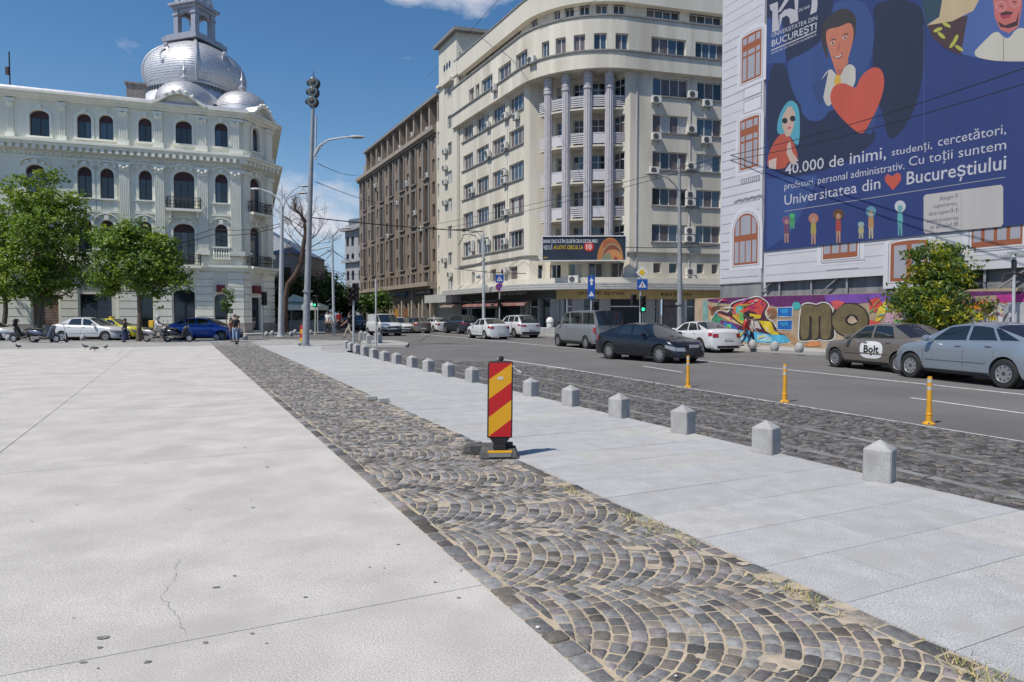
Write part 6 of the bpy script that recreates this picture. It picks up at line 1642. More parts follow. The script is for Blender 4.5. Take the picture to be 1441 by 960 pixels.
    for s in (-1, 1):                          # mirrors
        xm = gl[0][0][0] + .10; zm = top(xm) + .06; t = MB()
        t.lathe([(.0, -.10), (.07, -.08), (.085, 0), (.07, .07), (0, .09)], (xm - L_ / 2, s * (W_ / 2 + .09), zm), 10, 'y'); t.box((xm - L_ / 2 + .02, s * (W_ / 2 - .0), zm - .05), (.07, .16, .035)); t.build('mirror', pnt if kind not in ('van', 'small_van') else M_BLK, root, smooth=True)
    t = MB(); t.box((0, 0, .26), (L_ - .7, W_ - .25, .12)); t.build('underbody', M_BLK, root)
    t = MB()
    for s in (-1, 1):
        for xc in (x1, x2):
            t.lathe([(Ra - .01, s * (W_ / 2 - .42)), (Ra - .01, s * (W_ / 2 - .05))], (xc - L_ / 2, 0, wr), 20, 'y', caps=False)
    t.build('wheel_housing', M_BLK, root)
    for xc in (x1, x2):
        for s in (-1, 1): wheel(root, xc - L_ / 2, s, W_, wr, rim, spokes)
    if extra: extra(root, locals())
    for o in root.children_recursive:
        pass
    root.scale = (scale,) * 3; root.location = pos; root.rotation_euler = (0, 0, heading + pi)       # nose points along heading
    return root
def by_wheels(kind, front, rear, side, z=ROADZ, ex=0):
    """ground position and heading from the near-side wheel contacts; side = +1 when the near side is the car's left"""
    K = KINDS[kind]; a, b = G(*front, z), G(*rear, z); h = atan2(a.y - b.y, a.x - b.x)
    m = (a + b) / 2; c_ = K['fo'] + K['wb'] / 2 - K['L'] / 2
    fwd_ = Vector((cos(h), sin(h), 0)); left = Vector((-sin(h), cos(h), 0))
    return Vector((m.x, m.y, z)) + fwd_ * c_ - left * side * (K['W'] / 2 - .1), h
STREET = atan2(AX.y, AX.x)
def uy(u, Y): return Vector(((u - CX) / F * Y, Y, ROADZ))
# near side, right of the picture
pos, h = by_wheels('hatch', (1283, 531), (1424, 547), 1)

car('hatch', paint('silver_blue', (.30, .345, .40), .5), pos, h, 'silver-blue hatchback at the right edge with clear windows and silver hubcaps', rim='cap', spokes=9, nm='hatchback_car', scale=1.07)
def bolt(root, L):
    for s in (-1, 1):
        t = MB(); P, sideY, L_ = L['P'], L['sideY'], L['L_']
        pts = [(2.45 + .47 * (abs(cos(q)) ** .7) * (1 if cos(q) > 0 else -1), .66 + (.27 if sin(q) > 0 else .27) * (abs(sin(q)) ** .62) * (1 if sin(q) > 0 else -1)) for q in [2 * pi * k / 24 for k in range(24)]]
        n_ = len(pts); c_ = (2.45, .70)
        for k in range(n_): 
            a, b = pts[k], pts[(k + 1) % n_]
            for f0, f1 in ((0, .5), (.5, 1)):
                q = [(c_[0] + (a[0] - c_[0]) * f0, c_[1] + (a[1] - c_[1]) * f0), (c_[0] + (a[0] - c_[0]) * f1, c_[1] + (a[1] - c_[1]) * f1), (c_[0] + (b[0] - c_[0]) * f1, c_[1] + (b[1] - c_[1]) * f1), (c_[0] + (b[0] - c_[0]) * f0, c_[1] + (b[1] - c_[1]) * f0)]
                t.poly([P(x, s * (sideY(x, z) + .007), z) for x, z in (q if f0 else q[1:3] + [c_])][::1])
        d = t.build('door_decal', mat('white_vinyl', (.66, .66, .66), .4), root)
        t = MB(); sgn = -s
        if s < 0: put_text(t, 'Bolt', lambda x, y: P(2.15 + x, s * (sideY(2.15 + x, .58 + y) + .012), .58 + y), w=.62, h=.22, bold=.03)
        else: put_text(t, 'Bolt', lambda x, y: P(2.77 - x, s * (sideY(2.77 - x, .60 + y) + .012), .60 + y), w=.62, h=.22, bold=.03)
        tt = .46; t.poly([P(tt + 2.0 + .035 * cos(k * pi / 4), s * (sideY(2.4, .52) + .012), .52 + .035 * sin(k * pi / 4)) for k in range(8)])
        t.build('lettering', mat('black_vinyl', (.02, .02, .02), .5), d)
pos, h = by_wheels('sedan', (1166, 516), (1272, 526), 1)

h2_ = by_wheels('hatch', (1283, 531), (1424, 547), 1)[1]
pos = G(1222, 521.5, ROADZ); pos = Vector((pos.x, pos.y, ROADZ)) + Vector((sin(h2_), -cos(h2_), 0)) * .86 * -1 * -1
pos = G(1218, 521.2, ROADZ) + Vector((sin(h2_), -cos(h2_), 0)) * .82
car('sedan', paint('taupe', (.20, .175, .15), .4), pos, h2_ + .03, 'grey-brown sedan with a white Bolt decal on its doors', rim='cap', spokes=11, extra=bolt, nm='sedan_car')
car('hatch', paint('red', (.25, .012, .012)), G(1500, 521, ROADZ), h2_, 'red car barely visible beyond the silver hatchback at the right edge', nm='hatchback_car') if False else None
pos, h = by_wheels('modern_sedan', (921, 512.5), (859, 503.5), -1)

hd_ = STREET + pi + .14
pos = G(890, 508, ROADZ) + Vector((cos(hd_ + pi / 2), sin(hd_ + pi / 2), 0)) * .85
car('modern_sedan', paint('dark_blue', (.010, .012, .020), .4), pos, hd_, 'dark navy sedan driving towards the camera in the middle lane', rim='alloy', spokes=10, nm='sedan_car')
hw_ = STREET - .10
pos = uy(983, 33.3)
car('modern_sedan', paint('pearl_white', (.62, .62, .62), .1), pos, hw_, 'white sedan seen from behind, beside the graffiti wall and behind the dark sedan', rim='alloy', spokes=10, nm='sedan_car')
pos = uy(826, 36.5)
car('van', paint('grey_van', (.25, .26, .28), .4), pos, STREET - .05, 'grey passenger van with tinted windows and red tail lights', 'van', rim='alloy', spokes=12, nm='passenger_van')
car('suv', paint('pearl_white', (0, 0, 0)), uy(727, 53), STREET + .02, 'white sport utility car seen from behind, right of the white sedan', cladding=False, rim='alloy', nm='sport_utility_car')
car('sedan', paint('cool_white', (.60, .61, .62), .05), uy(686, 50), STREET + .02, 'white sedan seen from behind, in front of the shaded terrace awning', nm='sedan_car')
car('suv', paint('slate_blue', (.045, .06, .085), .5), uy(649, 64), STREET + .06, 'dark slate-blue sport utility car seen from behind, left of the white sedan', rim='alloy', nm='sport_utility_car')
car('hatch', paint('cool_white', (0, 0, 0)), uy(613, 71), STREET + .1, 'small white hatchback parked beneath the no-stopping sign', nm='hatchback_car')
car('hatch', paint('silver', (.40, .40, .42), .5), uy(593, 80), STREET + .02, 'silver hatchback seen from behind, between the far white cars', nm='hatchback_car')
car('small_van', paint('cool_white', (0, 0, 0)), uy(540, 57.5), STREET + pi + .10, 'white delivery van coming head-on past the traffic island', 'van', nm='delivery_van')
car('sedan', paint('pearl_white', (0, 0, 0)), uy(564, 66), STREET + pi, 'white sedan partly hidden behind the white delivery van', nm='sedan_car')
car('modern_sedan', paint('silver', (0, 0, 0)), uy(580, 73), STREET + pi, 'silver sedan facing the camera, right of the white delivery van', nm='sedan_car')
car('suv', paint('slate_blue', (0, 0, 0)), uy(507, 78), STREET + pi, 'dark sport utility car waiting behind the traffic light', rim='alloy', nm='sport_utility_car')
car('hatch', paint('black', (.02, .02, .022), .3), uy(520, 86), STREET + pi, 'black hatchback far down the street left of the white van', nm='hatchback_car')
car('hatch', paint('red', (.25, .015, .015)), uy(474, 82), STREET + pi - .3, 'red car far behind the walkers at the crossing', nm='hatchback_car')
# along the left road
pos, h = uy(129, 45.3), 0.0
car('sedan', paint('pearl_white', (0, 0, 0)), pos, h, 'white sedan driving right in front of the yellow taxi, beyond the parked scooters', nm='sedan_car', scale=1.06)
def roofsign(root, L):
    t = MB(); t.box((.1, 0, 1.56), (.16, .5, .13)); t.build('roof_sign', mat('yellow_sign', (.7, .5, .05), .5), root)
pos2 = uy(160, 49)
car('sedan', paint('taxi_yellow', (.55, .52, .03), .0), pos2, h + .02, 'yellow taxi with a roof sign beyond the white sedan', nm='taxi_car', extra=roofsign)
pos, h = uy(290, 45.3), 0.0
car('hatch', paint('bright_blue', (.008, .07, .38), .35), pos, h, 'bright blue hatchback in front of the domed building entrance', rim='alloy', spokes=5, nm='hatchback_car', scale=1.08)
pos, h = uy(-20, 45.3), 0.0
car('modern_sedan', paint('pearl_white', (0, 0, 0)), pos, h, 'white car entering at the left edge behind the dark scooter', rim='alloy', nm='sedan_car')
for u, Y, k, col, lb in [(575, 88, 'sedan', 'black', 'black sedan in the far queue before the brown block'), (600, 92, 'suv', 'silver', 'silver sport utility car in the far queue under the brown block'), (548, 96, 'hatch', 'cool_white', 'white hatchback far down the street behind the delivery van'), (490, 92, 'sedan', 'slate_blue', 'blue-grey sedan far behind the walking man'), (458, 88, 'sedan', 'red', 'second red car far behind the people at the crossing'), (586, 66, 'sedan', 'taupe', 'taupe sedan driving away in the middle of the far street'), (668, 72, 'hatch', 'red', 'dark red hatchback parked in the shade of the left canopy')]:
    car(k, MATS['car_paint_' + col], uy(u, Y), STREET + (0 if u in (600, 586, 668) else pi), lb, nm='distant_car')
# ================================================================ STREET FURNITURE
M_POLE = mat('grey_pole_paint', (.27, .285, .30), .55, metal=.2, var=.15, scale=3); M_POLEL = mat('pale_pole_paint', (.42, .44, .46), .55, var=.12, scale=3)
M_WIRE = mat('black_cable', (.02, .02, .02), .7); M_LUM = mat('lamp_housing', (.36, .37, .38), .5); M_LUMG = mat('lamp_glass', (.30, .30, .28), .2)
M_GRAN = mat('bollard_granite', (.36, .355, .35), .8, var=.13, scale=6, bump=.3, bscale=110, fine=.25, col2=(.30, .29, .28))
M_YEL = mat('post_yellow', (.62, .30, .015), .5, var=.08, scale=8); M_REFL = mat('reflective_band', (.48, .46, .42), .35)
# granite bollards in line along the kerb: square shaft, pyramid top, slightly different each
def bollard(loc, rz, h=.44, w=.19, label='', group='granite bollards along the kerb', tilt=0.0, k=1.0):
    t = MB(); hs = h * .76; a = w / 2
    def ring(z, r, ch): 
        c = r - ch; return [(c, -r, z), (r, -c, z), (r, c, z), (c, r, z), (-c, r, z), (-r, c, z), (-r, -c, z), (-c, -r, z)]
    vs = ring(0, a, .012) + ring(hs, a, .012) + ring(hs + .012, a - .008, .012) + ring(h - .015, .022, .006) + [(0, 0, h)]
    fs = [(i * 8 + k_, i * 8 + (k_ + 1) % 8, (i + 1) * 8 + (k_ + 1) % 8, (i + 1) * 8 + k_) for i in range(3) for k_ in range(8)] + [(24 + k_, 24 + (k_ + 1) % 8, 32) for k_ in range(8)]
    t.add(vs, fs); o = t.build('bollard', M_GRAN, label=label, cat='bollard', group=group); o.location = loc; o.rotation_euler = (R.uniform(-.02, .02), R.uniform(-.02, .02), rz)
    return o
BP = [(1237, 675, 62, 'nearest granite bollard, at the right edge of the pavement'), (1078, 637, 50, 'second granite bollard from the right, in front of the middle yellow post'), (961, 609, 43, 'third granite bollard from the right, below the left yellow post'),
      (871, 587, 37, 'fourth granite bollard from the right, below the dark sedan'), (803, 571, 32, 'fifth granite bollard from the right, under the grey van'), (747, 557, 28, 'granite bollard just right of the striped barrier board'),
      (664, 538, 25, 'granite bollard just left of the striped barrier board'), (631, 530, 23, 'second granite bollard left of the striped barrier'), (603, 523, 21, 'third granite bollard left of the striped barrier'), (580, 517, 19, 'fourth granite bollard left of the striped barrier'),
      (558, 512, 18, 'fifth granite bollard left of the striped barrier'), (541, 508, 17, 'sixth granite bollard left of the striped barrier'), (526, 503.5, 16, 'granite bollard where the row starts to bend towards the island'), (513, 499.5, 16, 'small bollard right of the bend, next to the island kerb'), (502, 496.5, 15, 'small bollard second from the far end of the row'),
      (494, 493.5, 14, 'last but one small bollard behind the walking man'), (487.5, 490.5, 13, 'last small bollard of the row, left of the walking man')]
for u, v, hp, lb in BP:
    p = G(u, v); sc = hp / F * p.y
    bollard(p, STREET + .35 + R.uniform(-.05, .05) if v < 640 else STREET + .42, h=sc * .93, w=min(.255, sc * .60), label=lb)
for i, (u, v, hp, lb) in enumerate([(508, 479, 14, 'left rear bollard on the traffic island'), (514, 479, 13, 'bollard second from the left at the rear of the island'), (519, 484, 15, 'front left bollard on the traffic island'), (530, 479.5, 13, 'bollard beside the thin pole on the island'), (534.5, 483, 15, 'front right bollard on the traffic island')]):
    p = G(u, v, .03); bollard(p, STREET, h=hp / F * p.y, w=.24, label=lb, group='bollards on the traffic island')
def ball_bollard(u, v, lb, z=0.0, r=.17, g='round stone bollards'):
    p = G(u, v, z); t = MB(); t.lathe([(r * .7, 0), (r * .95, r * .5), (r, r * 1.0), (r * .9, r * 1.6), (r * .5, r * 2.15), (0, r * 2.35)], (0, 0, 0), 14)
    o = t.build('round_bollard', M_GRAN, smooth=True, label=lb, cat='bollard', group=g); o.location = p; return o
for u, v, lb in [(268, 479, 'round stone bollard by the blue car front door'), (304.5, 479, 'round stone bollard by the blue car rear end of the bonnet'), (345, 478, 'round stone bollard right of the standing couple'), (12, 480, 'round stone bollard at the far left beside the dark scooter'), (117, 479.5, 'dark round bollard in front of the white sedan doors'),
                 (375, 473.5, 'round stone bollard left of the pale double lamp post'), (410, 473.5, 'round stone bollard between the two tall posts'), (383, 472, 'round stone bollard close to the foot of the pale lamp post'), (415, 470, 'flat-topped stone bollard behind, between the two tall posts'), (437, 471, 'round stone bollard right of the tall floodlight mast')]:
    ball_bollard(u, v, lb)
for u, v, lb in [(1059, 491, 'round concrete bollard beside the person in the red top'), (1090, 494, 'round concrete bollard under the blue graffiti squares'), (1124.5, 496, 'round concrete bollard under the bubble letter, nearest the taupe sedan')]:
    ball_bollard(u, v, lb, z=.04, r=.19, g='bollards along the graffiti wall')
# yellow flexible posts
POSTP = None
for i, (u, v, hp, lb) in enumerate([(968, 545, 47, 'left yellow flexible post at the edge of the asphalt'), (1104, 566, 58, 'middle yellow flexible post at the edge of the asphalt'), (1307, 597, 72, 'right yellow flexible post, nearest the camera')]):
    p = G(u, v, ROADZ)
    if POSTP is None:
        e = empty('marker_post', (0, 0, 0)); POSTP = e; H = .78
        t = MB(); t.lathe([(.095, 0), (.095, .015), (.06, .035), (.047, .05), (.047, .15), (.052, .155), (.052, .17), (.043, .18), (.037, .30), (.036, .74), (.032, .76), (.0, .77)], (0, 0, 0), 20); t.build('post', M_YEL, e, smooth=True)
        for z in (.55, .67): t = MB(); t.lathe([(.0378, z), (.0378, z + .055)], (0, 0, 0), 20, caps=False); t.build('reflective_band', M_REFL, e, smooth=True)
        for k in range(3): t = MB(); t.box((.085 * cos(k * 2.1), .085 * sin(k * 2.1), .03), (.022, .022, .02)); t.build('bolt', M_LEDGE, e)
    else: e = copy_tree(POSTP)
    e.location = p; e.scale = (1, 1, 1); tag(e, lb, 'marker post', 'yellow flexible posts along the lane')
# striped barrier board on its rubber foot
M_BR = mat('sign_red', (.50, .012, .015), .45); M_BY = mat('sign_amber', (.72, .36, .01), .45); M_RUB = mat('recycled_rubber', (.085, .082, .08), .9, var=.3, scale=14, bump=.5, bscale=60)
bpz = G(703, 643); bw = empty('striped_barrier', bpz, 'red and amber striped traffic board standing on a rubber foot', 'barrier')
Hb = 1.135
def loc_build(t, name, m, parent, **k):
    o = t.build(name, m, None, **k); o.parent = parent; return o
RB_ = Matrix.Rotation(0, 4, 'Z')
t = MB()
fx, fy = .30, .145
for (y0, y1, zt_) in ((-.15, .09, .10), ):
    pts = [(-.27, -.15), (.21, -.15), (.18, .02), (-.26, .02)]
    t.add([(-.235, -.13, 0), (.225, -.13, 0), (.235, .12, 0), (-.24, .12, 0), (-.215, -.10, .075), (.185, -.10, .075), (.19, .10, .12), (-.20, .10, .12)], [(0, 3, 2, 1), (0, 1, 5, 4), (1, 2, 6, 5), (2, 3, 7, 6), (3, 0, 4, 7), (4, 5, 6, 7)])
loc_build(t, 'rubber_foot', M_RUB, bw, bevel=.012, weld=True)
t = MB(); t.add([(-.44, .20, 0), (-.20, .16, 0), (-.16, .34, 0), (-.42, .38, 0), (-.40, .22, .10), (-.22, .19, .13), (-.20, .31, .13), (-.39, .34, .10)], [(0, 3, 2, 1), (0, 1, 5, 4), (1, 2, 6, 5), (2, 3, 7, 6), (3, 0, 4, 7), (4, 5, 6, 7)]); t.box((-.10, .20, .06), (.5, .16, .12)); loc_build(t, 'rear_foot', M_RUB, bw, bevel=.012, weld=True)
t = MB(); t.box((0, -.103, .082), (.28, .012, .028), M=Matrix.Rotation(-.2, 4, 'X')); loc_build(t, 'reflector_strip', M_BY, bw)
t = MB(); t.box((0, -.121, .045), (.26, .01, .045), M=Matrix.Rotation(-.35, 4, 'X')); loc_build(t, 'foot_panel', mat('foot_panel_grey', (.14, .14, .14), .7), bw)
t = MB(); zb0, zb1 = .23, Hb - .02; wb_ = .145
ti = .012                                     # the board leans very slightly
def bx_(x, z): return Vector((x + (z - zb0) * ti * 1.0, -.02, z))
fr_ = [(-wb_ + .0, zb0), (wb_, zb0), (wb_, zb1 - .02), (wb_ - .02, zb1), (-wb_ + .02, zb1), (-wb_, zb1 - .02)]
n = len(fr_); f0 = [bx_(*p) + Vector((0, -.025, 0)) for p in fr_]; f1 = [bx_(*p) + Vector((0, .035, 0)) for p in fr_]
t.add(f0 + f1, [tuple(range(n)), tuple(reversed(range(n, 2 * n)))] + [(i, n + i, n + (i + 1) % n, (i + 1) % n) for i in range(n)]); loc_build(t, 'board', mat('board_black', (.02, .02, .022), .6), bw, bevel=.006, weld=True)
t = MB(); t.add([(-.12, -.04, zb0), (.12, -.04, zb0), (.12, .02, zb0), (-.12, .02, zb0), (-.045, -.035, .125), (.045, -.035, .125), (.045, .02, .125), (-.045, .02, .125)], [(0, 1, 5, 4), (1, 2, 6, 5), (2, 3, 7, 6), (3, 0, 4, 7)]); t.box((0, -.01, .12), (.14, .10, .05)); t.box((.11, .03, .145), (.09, .07, .04)); loc_build(t, 'tenon', mat('board_black', (0, 0, 0)), bw)
xw, za_, zb__ = wb_ - .016, zb0 + .014, zb1 - .016
yf = -.0475
def stripe_polys():
    # amber bands rise to the right: measured on the photograph
    Hh = zb__ - za_; out = []
    cur = [(-.02, .0)]
    yl = [0.0, .225, .49, .735, 1.0]   # left edge transitions (from top): red, amber, red, amber ; right edge transitions
    yr = [.0, .03, .265, .50, .77, 1.0]
    segs = [('r', 0, .225, 0, .012), ('a', .225, .49, .012, .265), ('r', .49, .735, .265, .505), ('a', .735, .995, .505, .765), ('r', .995, 1.0, .765, 1.0)]
    for c, l0_, l1_, r0_, r1_ in segs: out.append((c, [(-xw, zb__ - Hh * l0_), (-xw, zb__ - Hh * l1_), (xw, zb__ - Hh * r1_), (xw, zb__ - Hh * r0_)]))
    return out
for c, pts in stripe_polys():
    t = MB(); t.poly([bx_(*p) + Vector((0, yf + .02, 0)) for p in pts]); loc_build(t, 'stripe', M_BR if c == 'r' else M_BY, bw)
t = MB(); t.poly([bx_(x, z) + Vector((0, yf + .0175, 0)) for x, z in [(-.035, .935), (-.03, .905), (.03, .905), (.035, .93), (.02, .945), (.005, .93), (-.008, .948), (-.02, .93)]]); loc_build(t, 'sticker', mat('paper_sticker', (.6, .58, .5), .7), bw)
t = MB(); t.lathe([(.012, zb1), (.03, zb1 + .02), (.03, zb1 + .05), (.0, zb1 + .06)], (0.02, 0, 0), 8); t.tube([(-.03, 0, zb1 + .005), (.03, -.01, zb1 + .03)], .008, 5); loc_build(t, 'top_fixing', M_BLK, bw)
t = MB(); t.tube([(wb_, -.05, zb1 - .05), (wb_ + .05, -.05, zb1 - .10), (wb_ + .085, -.05, zb1 - .125)], .006, 5); t.tube([(wb_ + .06, -.05, zb1 - .11), (wb_ + .10, -.05, zb1 - .13)], .014, 6); loc_build(t, 'loose_tape', mat('tape_white', (.6, .58, .56), .6), bw)
bw.rotation_euler = (0, 0, .06)
# two loose cobbles at the band edge and the far striped board behind the mast
for u, v, lb in ((523, 563, 'left one beside the cobbled band'), (540, 566, 'right one beside the cobbled band')):
    t = MB(); t.box((0, 0, .045), (.20, .12, .085)); o = t.build('loose_sett', M_KERB, bevel=.012, weld=True, label='loose grey stone block on the pavement, ' + lb, cat='stone block', group='loose stone blocks'); o.location = G(u, v); o.rotation_euler = (0, 0, .3)
# far barrier
p = G(426, 486); fbr = empty('striped_barrier', p, 'small red and amber board half hidden behind the tall floodlight mast', 'barrier')
t = MB(); t.box((0, 0, .05), (.4, .3, .1)); loc_build(t, 'rubber_foot', M_RUB, fbr, bevel=.012, weld=True)
for k in range(4): t = MB(); t.box((0, 0, .18 + .11 + k * .23), (.26, .04, .225)); loc_build(t, 'stripe', M_BR if k % 2 == 1 else M_BY, fbr)
# ---------------------------------------------------------------- masts and lamps
def luminaire(t_or_none, parent, tip, d, L_=.75, r=.15):
    """flat oval street-lamp head at the end of an arm pointing along d"""
    d = Vector(d).normalized(); u_ = Vector((-d.y, d.x, 0)); t = MB(); n1_, n2_ = 12, 5; vs = []
    prof = [(0, .25), (.12, .6), (.4, 1.0), (.75, .9), (.95, .55), (1.0, .05)]
    for f, w in prof:
        for k in range(10):
            a = 2 * pi * k / 10; zz = sin(a); hgt = .55 * r * w * (zz if zz > 0 else zz * .45)
            vs.append(tip + d * (f - .1) * L_ + u_ * cos(a) * r * w + Vector((0, 0, hgt)))
    t.add(vs, [(i * 10 + k, i * 10 + (k + 1) % 10, (i + 1) * 10 + (k + 1) % 10, (i + 1) * 10 + k) for i in range(5) for k in range(10)])
    lh = t.build('lamp_head', M_LUM, parent, smooth=True)
    t = MB(); c_ = tip + d * .45 * L_; t.poly([c_ + d * .30 * L_ * cos(a) + u_ * r * .7 * sin(a) + Vector((0, 0, -.27 * r - .012)) for a in [-2 * pi * k / 12 for k in range(12)]]); t.build('lamp_glass', M_LUMG, lh)
def pole_obj(name, u, v, label, cat, z=0.0): return empty(name, G(u, v, z), label, cat)
def pole_mesh(e, base, top, r0, r1, m=M_POLE, flange=True, n=12):
    t = MB(); b, tp = Vector(base), Vector(top); t.tube([b, b.lerp(tp, .3), tp], [r0, r0 * .7 + r1 * .3, r1], n)
    t.build('pole', m, e, smooth=True)
    if flange: t = MB(); t.lathe([(r0 * 1.7, 0), (r0 * 1.7, .04), (r0 * 1.15, .06), (r0 * 1.1, .22)], base, 14); t.build('base_collar', m, e)
# L1 floodlight mast
b = G(430, 487); e = empty('floodlight_mast', b, 'tall grey mast with three stacked floodlights and one curved lamp arm', 'lamp post')
tp = AT(440.5, 150, b.y); pole_mesh(e, b, tp, .19, .085)
t = MB(); t.tube([AT(433, 411, b.y), AT(433, 411, b.y) + Vector((0, 0, .08))], .26, 14); t.build('ring_collar', M_POLE, e)
for k, (u, v) in enumerate([(442, 117), (441, 130), (440, 143.5)]):
    c_ = AT(u, v, b.y); t = MB(); t.lathe([(.05, -.2), (.20, -.14), (.27, .06), (.29, .16)], c_, 18, 'y'); 
    o = t.build('floodlight', M_BLK, e, smooth=True); t = MB(); t.lathe([(.26, -.145), (.22, -.16), (0, -.165)], c_, 18, 'y'); t.build('lens', mat('flood_lens', (.10, .13, .13), .15), o)
    t = MB(); t.ball(c_ + Vector((-.3, .1, .05)), (.13, .13, .16), 8, 6); t.build('sensor', M_BLK, e)
t = MB(); t.tube([tp, AT(442, 108, b.y)], .05, 8); t.tube([AT(441, 108, b.y), AT(441.5, 100, b.y)], .02, 6); t.build('mast_head', M_BLK, e)
t = MB(); A_ = [AT(442, 220, b.y), AT(450, 205, b.y), AT(463, 197, b.y), AT(480, 194, b.y), AT(493, 193, b.y)]; t.tube(A_, [.07, .06, .055, .05, .045], 8); t.tube([AT(442, 225, b.y), AT(446, 216, b.y), AT(454, 204, b.y)], .03, 6); t.tube([AT(445, 163, b.y), AT(444, 225, b.y)], .05, 6); t.build('lamp_arm', M_POLEL, e, smooth=True)
luminaire(None, e, AT(491, 193, b.y), (1, .05, 0), .95, .17)
# L2 pale post with four curved arms
b = G(395, 474); e = empty('street_lamp', b, 'pale grey lamp post with curved double arms, left of the tall mast', 'lamp post')
pole_mesh(e, b, AT(397, 290, b.y), .21, .11, M_POLEL)
for (pts, dr) in (([(397, 300), (393, 280), (380, 270), (366, 266)], (-1, .0, 0)), ([(397, 300), (395, 285), (384, 273), (368, 267)], (-1, -.2, 0)), ([(397, 300), (402, 280), (412, 268), (422, 262)], (1, 0, 0)), ([(397, 300), (400, 286), (408, 277), (420, 272)], (1, -.2, 0)), ([(396, 312), (404, 313), (416, 320), (424, 325)], (1, -.3, 0))):
    t = MB(); P_ = [AT(u, v, b.y) for u, v in pts]; t.tube(P_, [.06, .05, .045, .04], 8); t.build('lamp_arm', M_POLEL, e, smooth=True)
    if len(pts) == 4 and pts[0][1] == 300: luminaire(None, e, P_[-1], dr, .85, .17)
t = MB(); t.tube([AT(397, 290, b.y), AT(397, 262, b.y)], .03, 6); t.build('spike', M_POLEL, e)
# L3 post with cable tangle near the trees
b = G(470, 471); e = empty('street_lamp', b, 'slim post wrapped in cables with lamp arms at the far crossing', 'lamp post')
pole_mesh(e, b, AT(467.5, 330, b.y), .12, .08, M_POLEL)
for pts, dr in (([(467.5, 345), (469, 332), (476, 323), (484, 321)], (1, 0, 0)), ([(467.5, 347), (460, 348), (450, 350), (444, 352)], (-1, -.1, 0))):
    t = MB(); P_ = [AT(u, v, b.y) for u, v in pts]; t.tube(P_, .05, 6); t.build('lamp_arm', M_POLEL, e, smooth=True); luminaire(None, e, P_[-1], dr, .8, .16)
t = MB()
for k in range(7): a = R.uniform(0, 6.28); c_ = AT(467.5, 350 + R.uniform(-3, 8), b.y); t.tube([c_, c_ + Vector((cos(a) * .5, sin(a) * .3, R.uniform(-.9, .2)))], .025, 4)
t.build('cable_bundle', M_WIRE, e, kind='stuff')
# L4 right-hand tall lamp
b = G(957, 478, .04); b = Vector((b.x, b.y, .04)); e = empty('street_lamp', b, 'tall grey lamp post with one arm in front of the cream building shops', 'lamp post')
pole_mesh(e, b, AT(956, 224, b.y), .20, .075)
t = MB(); t.tube([AT(956, 426, b.y), AT(956, 429, b.y)], .24, 12); t.build('ring_collar', M_POLE, e)
t = MB(); P_ = [AT(954, 268, b.y), AT(950, 260, b.y), AT(940, 251, b.y), AT(926, 245, b.y)]; t.tube(P_, [.06, .055, .05, .045], 8); t.build('lamp_arm', M_POLE, e, smooth=True); luminaire(None, e, P_[-1], (-1, -.1, 0), 1.0, .18)
t = MB(); P_ = [AT(954, 275, b.y), AT(948, 268, b.y), AT(935, 258, b.y)]; 
# L5 grey lamp before the left face
b = G(681, 468, .04); e = empty('street_lamp', b, 'grey lamp post with two arms by the shaded terrace awning', 'lamp post')
pole_mesh(e, b, AT(680, 328, b.y), .17, .09, M_POLEL)
for pts, dr in (([(680, 345), (678, 335), (674, 329), (671, 327)], (-1, -.1, 0)), ([(680, 348), (676, 338), (668, 332), (660, 329.5)], (-1, .1, 0))):
    t = MB(); P_ = [AT(u, v, b.y) for u, v in pts]; t.tube(P_, .05, 6); t.build('lamp_arm', M_POLEL, e, smooth=True); luminaire(None, e, P_[-1], dr, .8, .16)
t = MB(); t.box(AT(683, 405, b.y), (.35, .3, .5)); t.ball(AT(673, 389, b.y), .22, 8, 6); t.build('camera_box', M_LUM, e)
# L6, L7 further lamps along the far pavement
for u, vb, vt, pts, lb in ((613, 460, 360, [(613, 372), (611, 362), (606, 356), (600, 354)], 'grey lamp post at the joint of the brown and cream buildings'), (563, 458, 366, [(563, 376), (561, 370), (556, 367), (550, 366)], 'slim lamp post in front of the brown block')):
    b = G(u, vb, .04); e = empty('street_lamp', b, lb, 'lamp post'); pole_mesh(e, b, AT(u, vt, b.y), .16, .08, M_POLE, n=8)
    t = MB(); P_ = [AT(x, y, b.y) for x, y in pts]; t.tube(P_, .06, 6); t.build('lamp_arm', M_POLE, e, smooth=True); luminaire(None, e, P_[-1], (-1, 0, 0), 1.2, .22)
# camera pole by the wrapped building
b = Vector((FH.at(28.6, 0, 1.2).x, FH.at(28.6, 0, 1.2).y, .04)); b = G(1427, 500, .04); b = Vector((1427 - CX, F, 0)) * (24.0 / F); b.z = .04
e = empty('camera_pole', b, 'slim pole carrying surveillance cameras above the hoarding at the far right', 'camera pole'); t = MB(); t.tube([b, AT(1427, 362, b.y)], .05, 8); t.build('pole', M_POLEL, e)
for x, z, c_ in ((-.35, 0, M_LUM), (.15, .05, M_LUM), (-.12, .12, M_LUM)): t = MB(); t.box(AT(1427, 361, b.y) + Vector((x, -.1, z)), (.34, .14, .12)); t.build('camera', c_, e, bevel=.02, weld=True)
t = MB(); c_ = AT(1427, 385, b.y)
for s in (-1, 1): t.tube([c_, c_ + Vector((s * .35, 0, -.05)), c_ + Vector((s * .40, 0, -.3))], .06, 6)
t.tube([AT(1427, 366, b.y), AT(1427, 382, b.y)], .08, 8); t.build('bracket', M_BLK, e, kind='stuff')
# plain thin poles
for u, vb, vt, r, lb in ((529, 487, 392, .045, 'thin plain pole standing on the traffic island'),):
    b = G(u, vb, .03); e = empty('thin_pole', b, lb, 'pole'); pole_mesh(e, b, AT(u, vt, b.y), r, r * .9, M_POLEL, n=8)
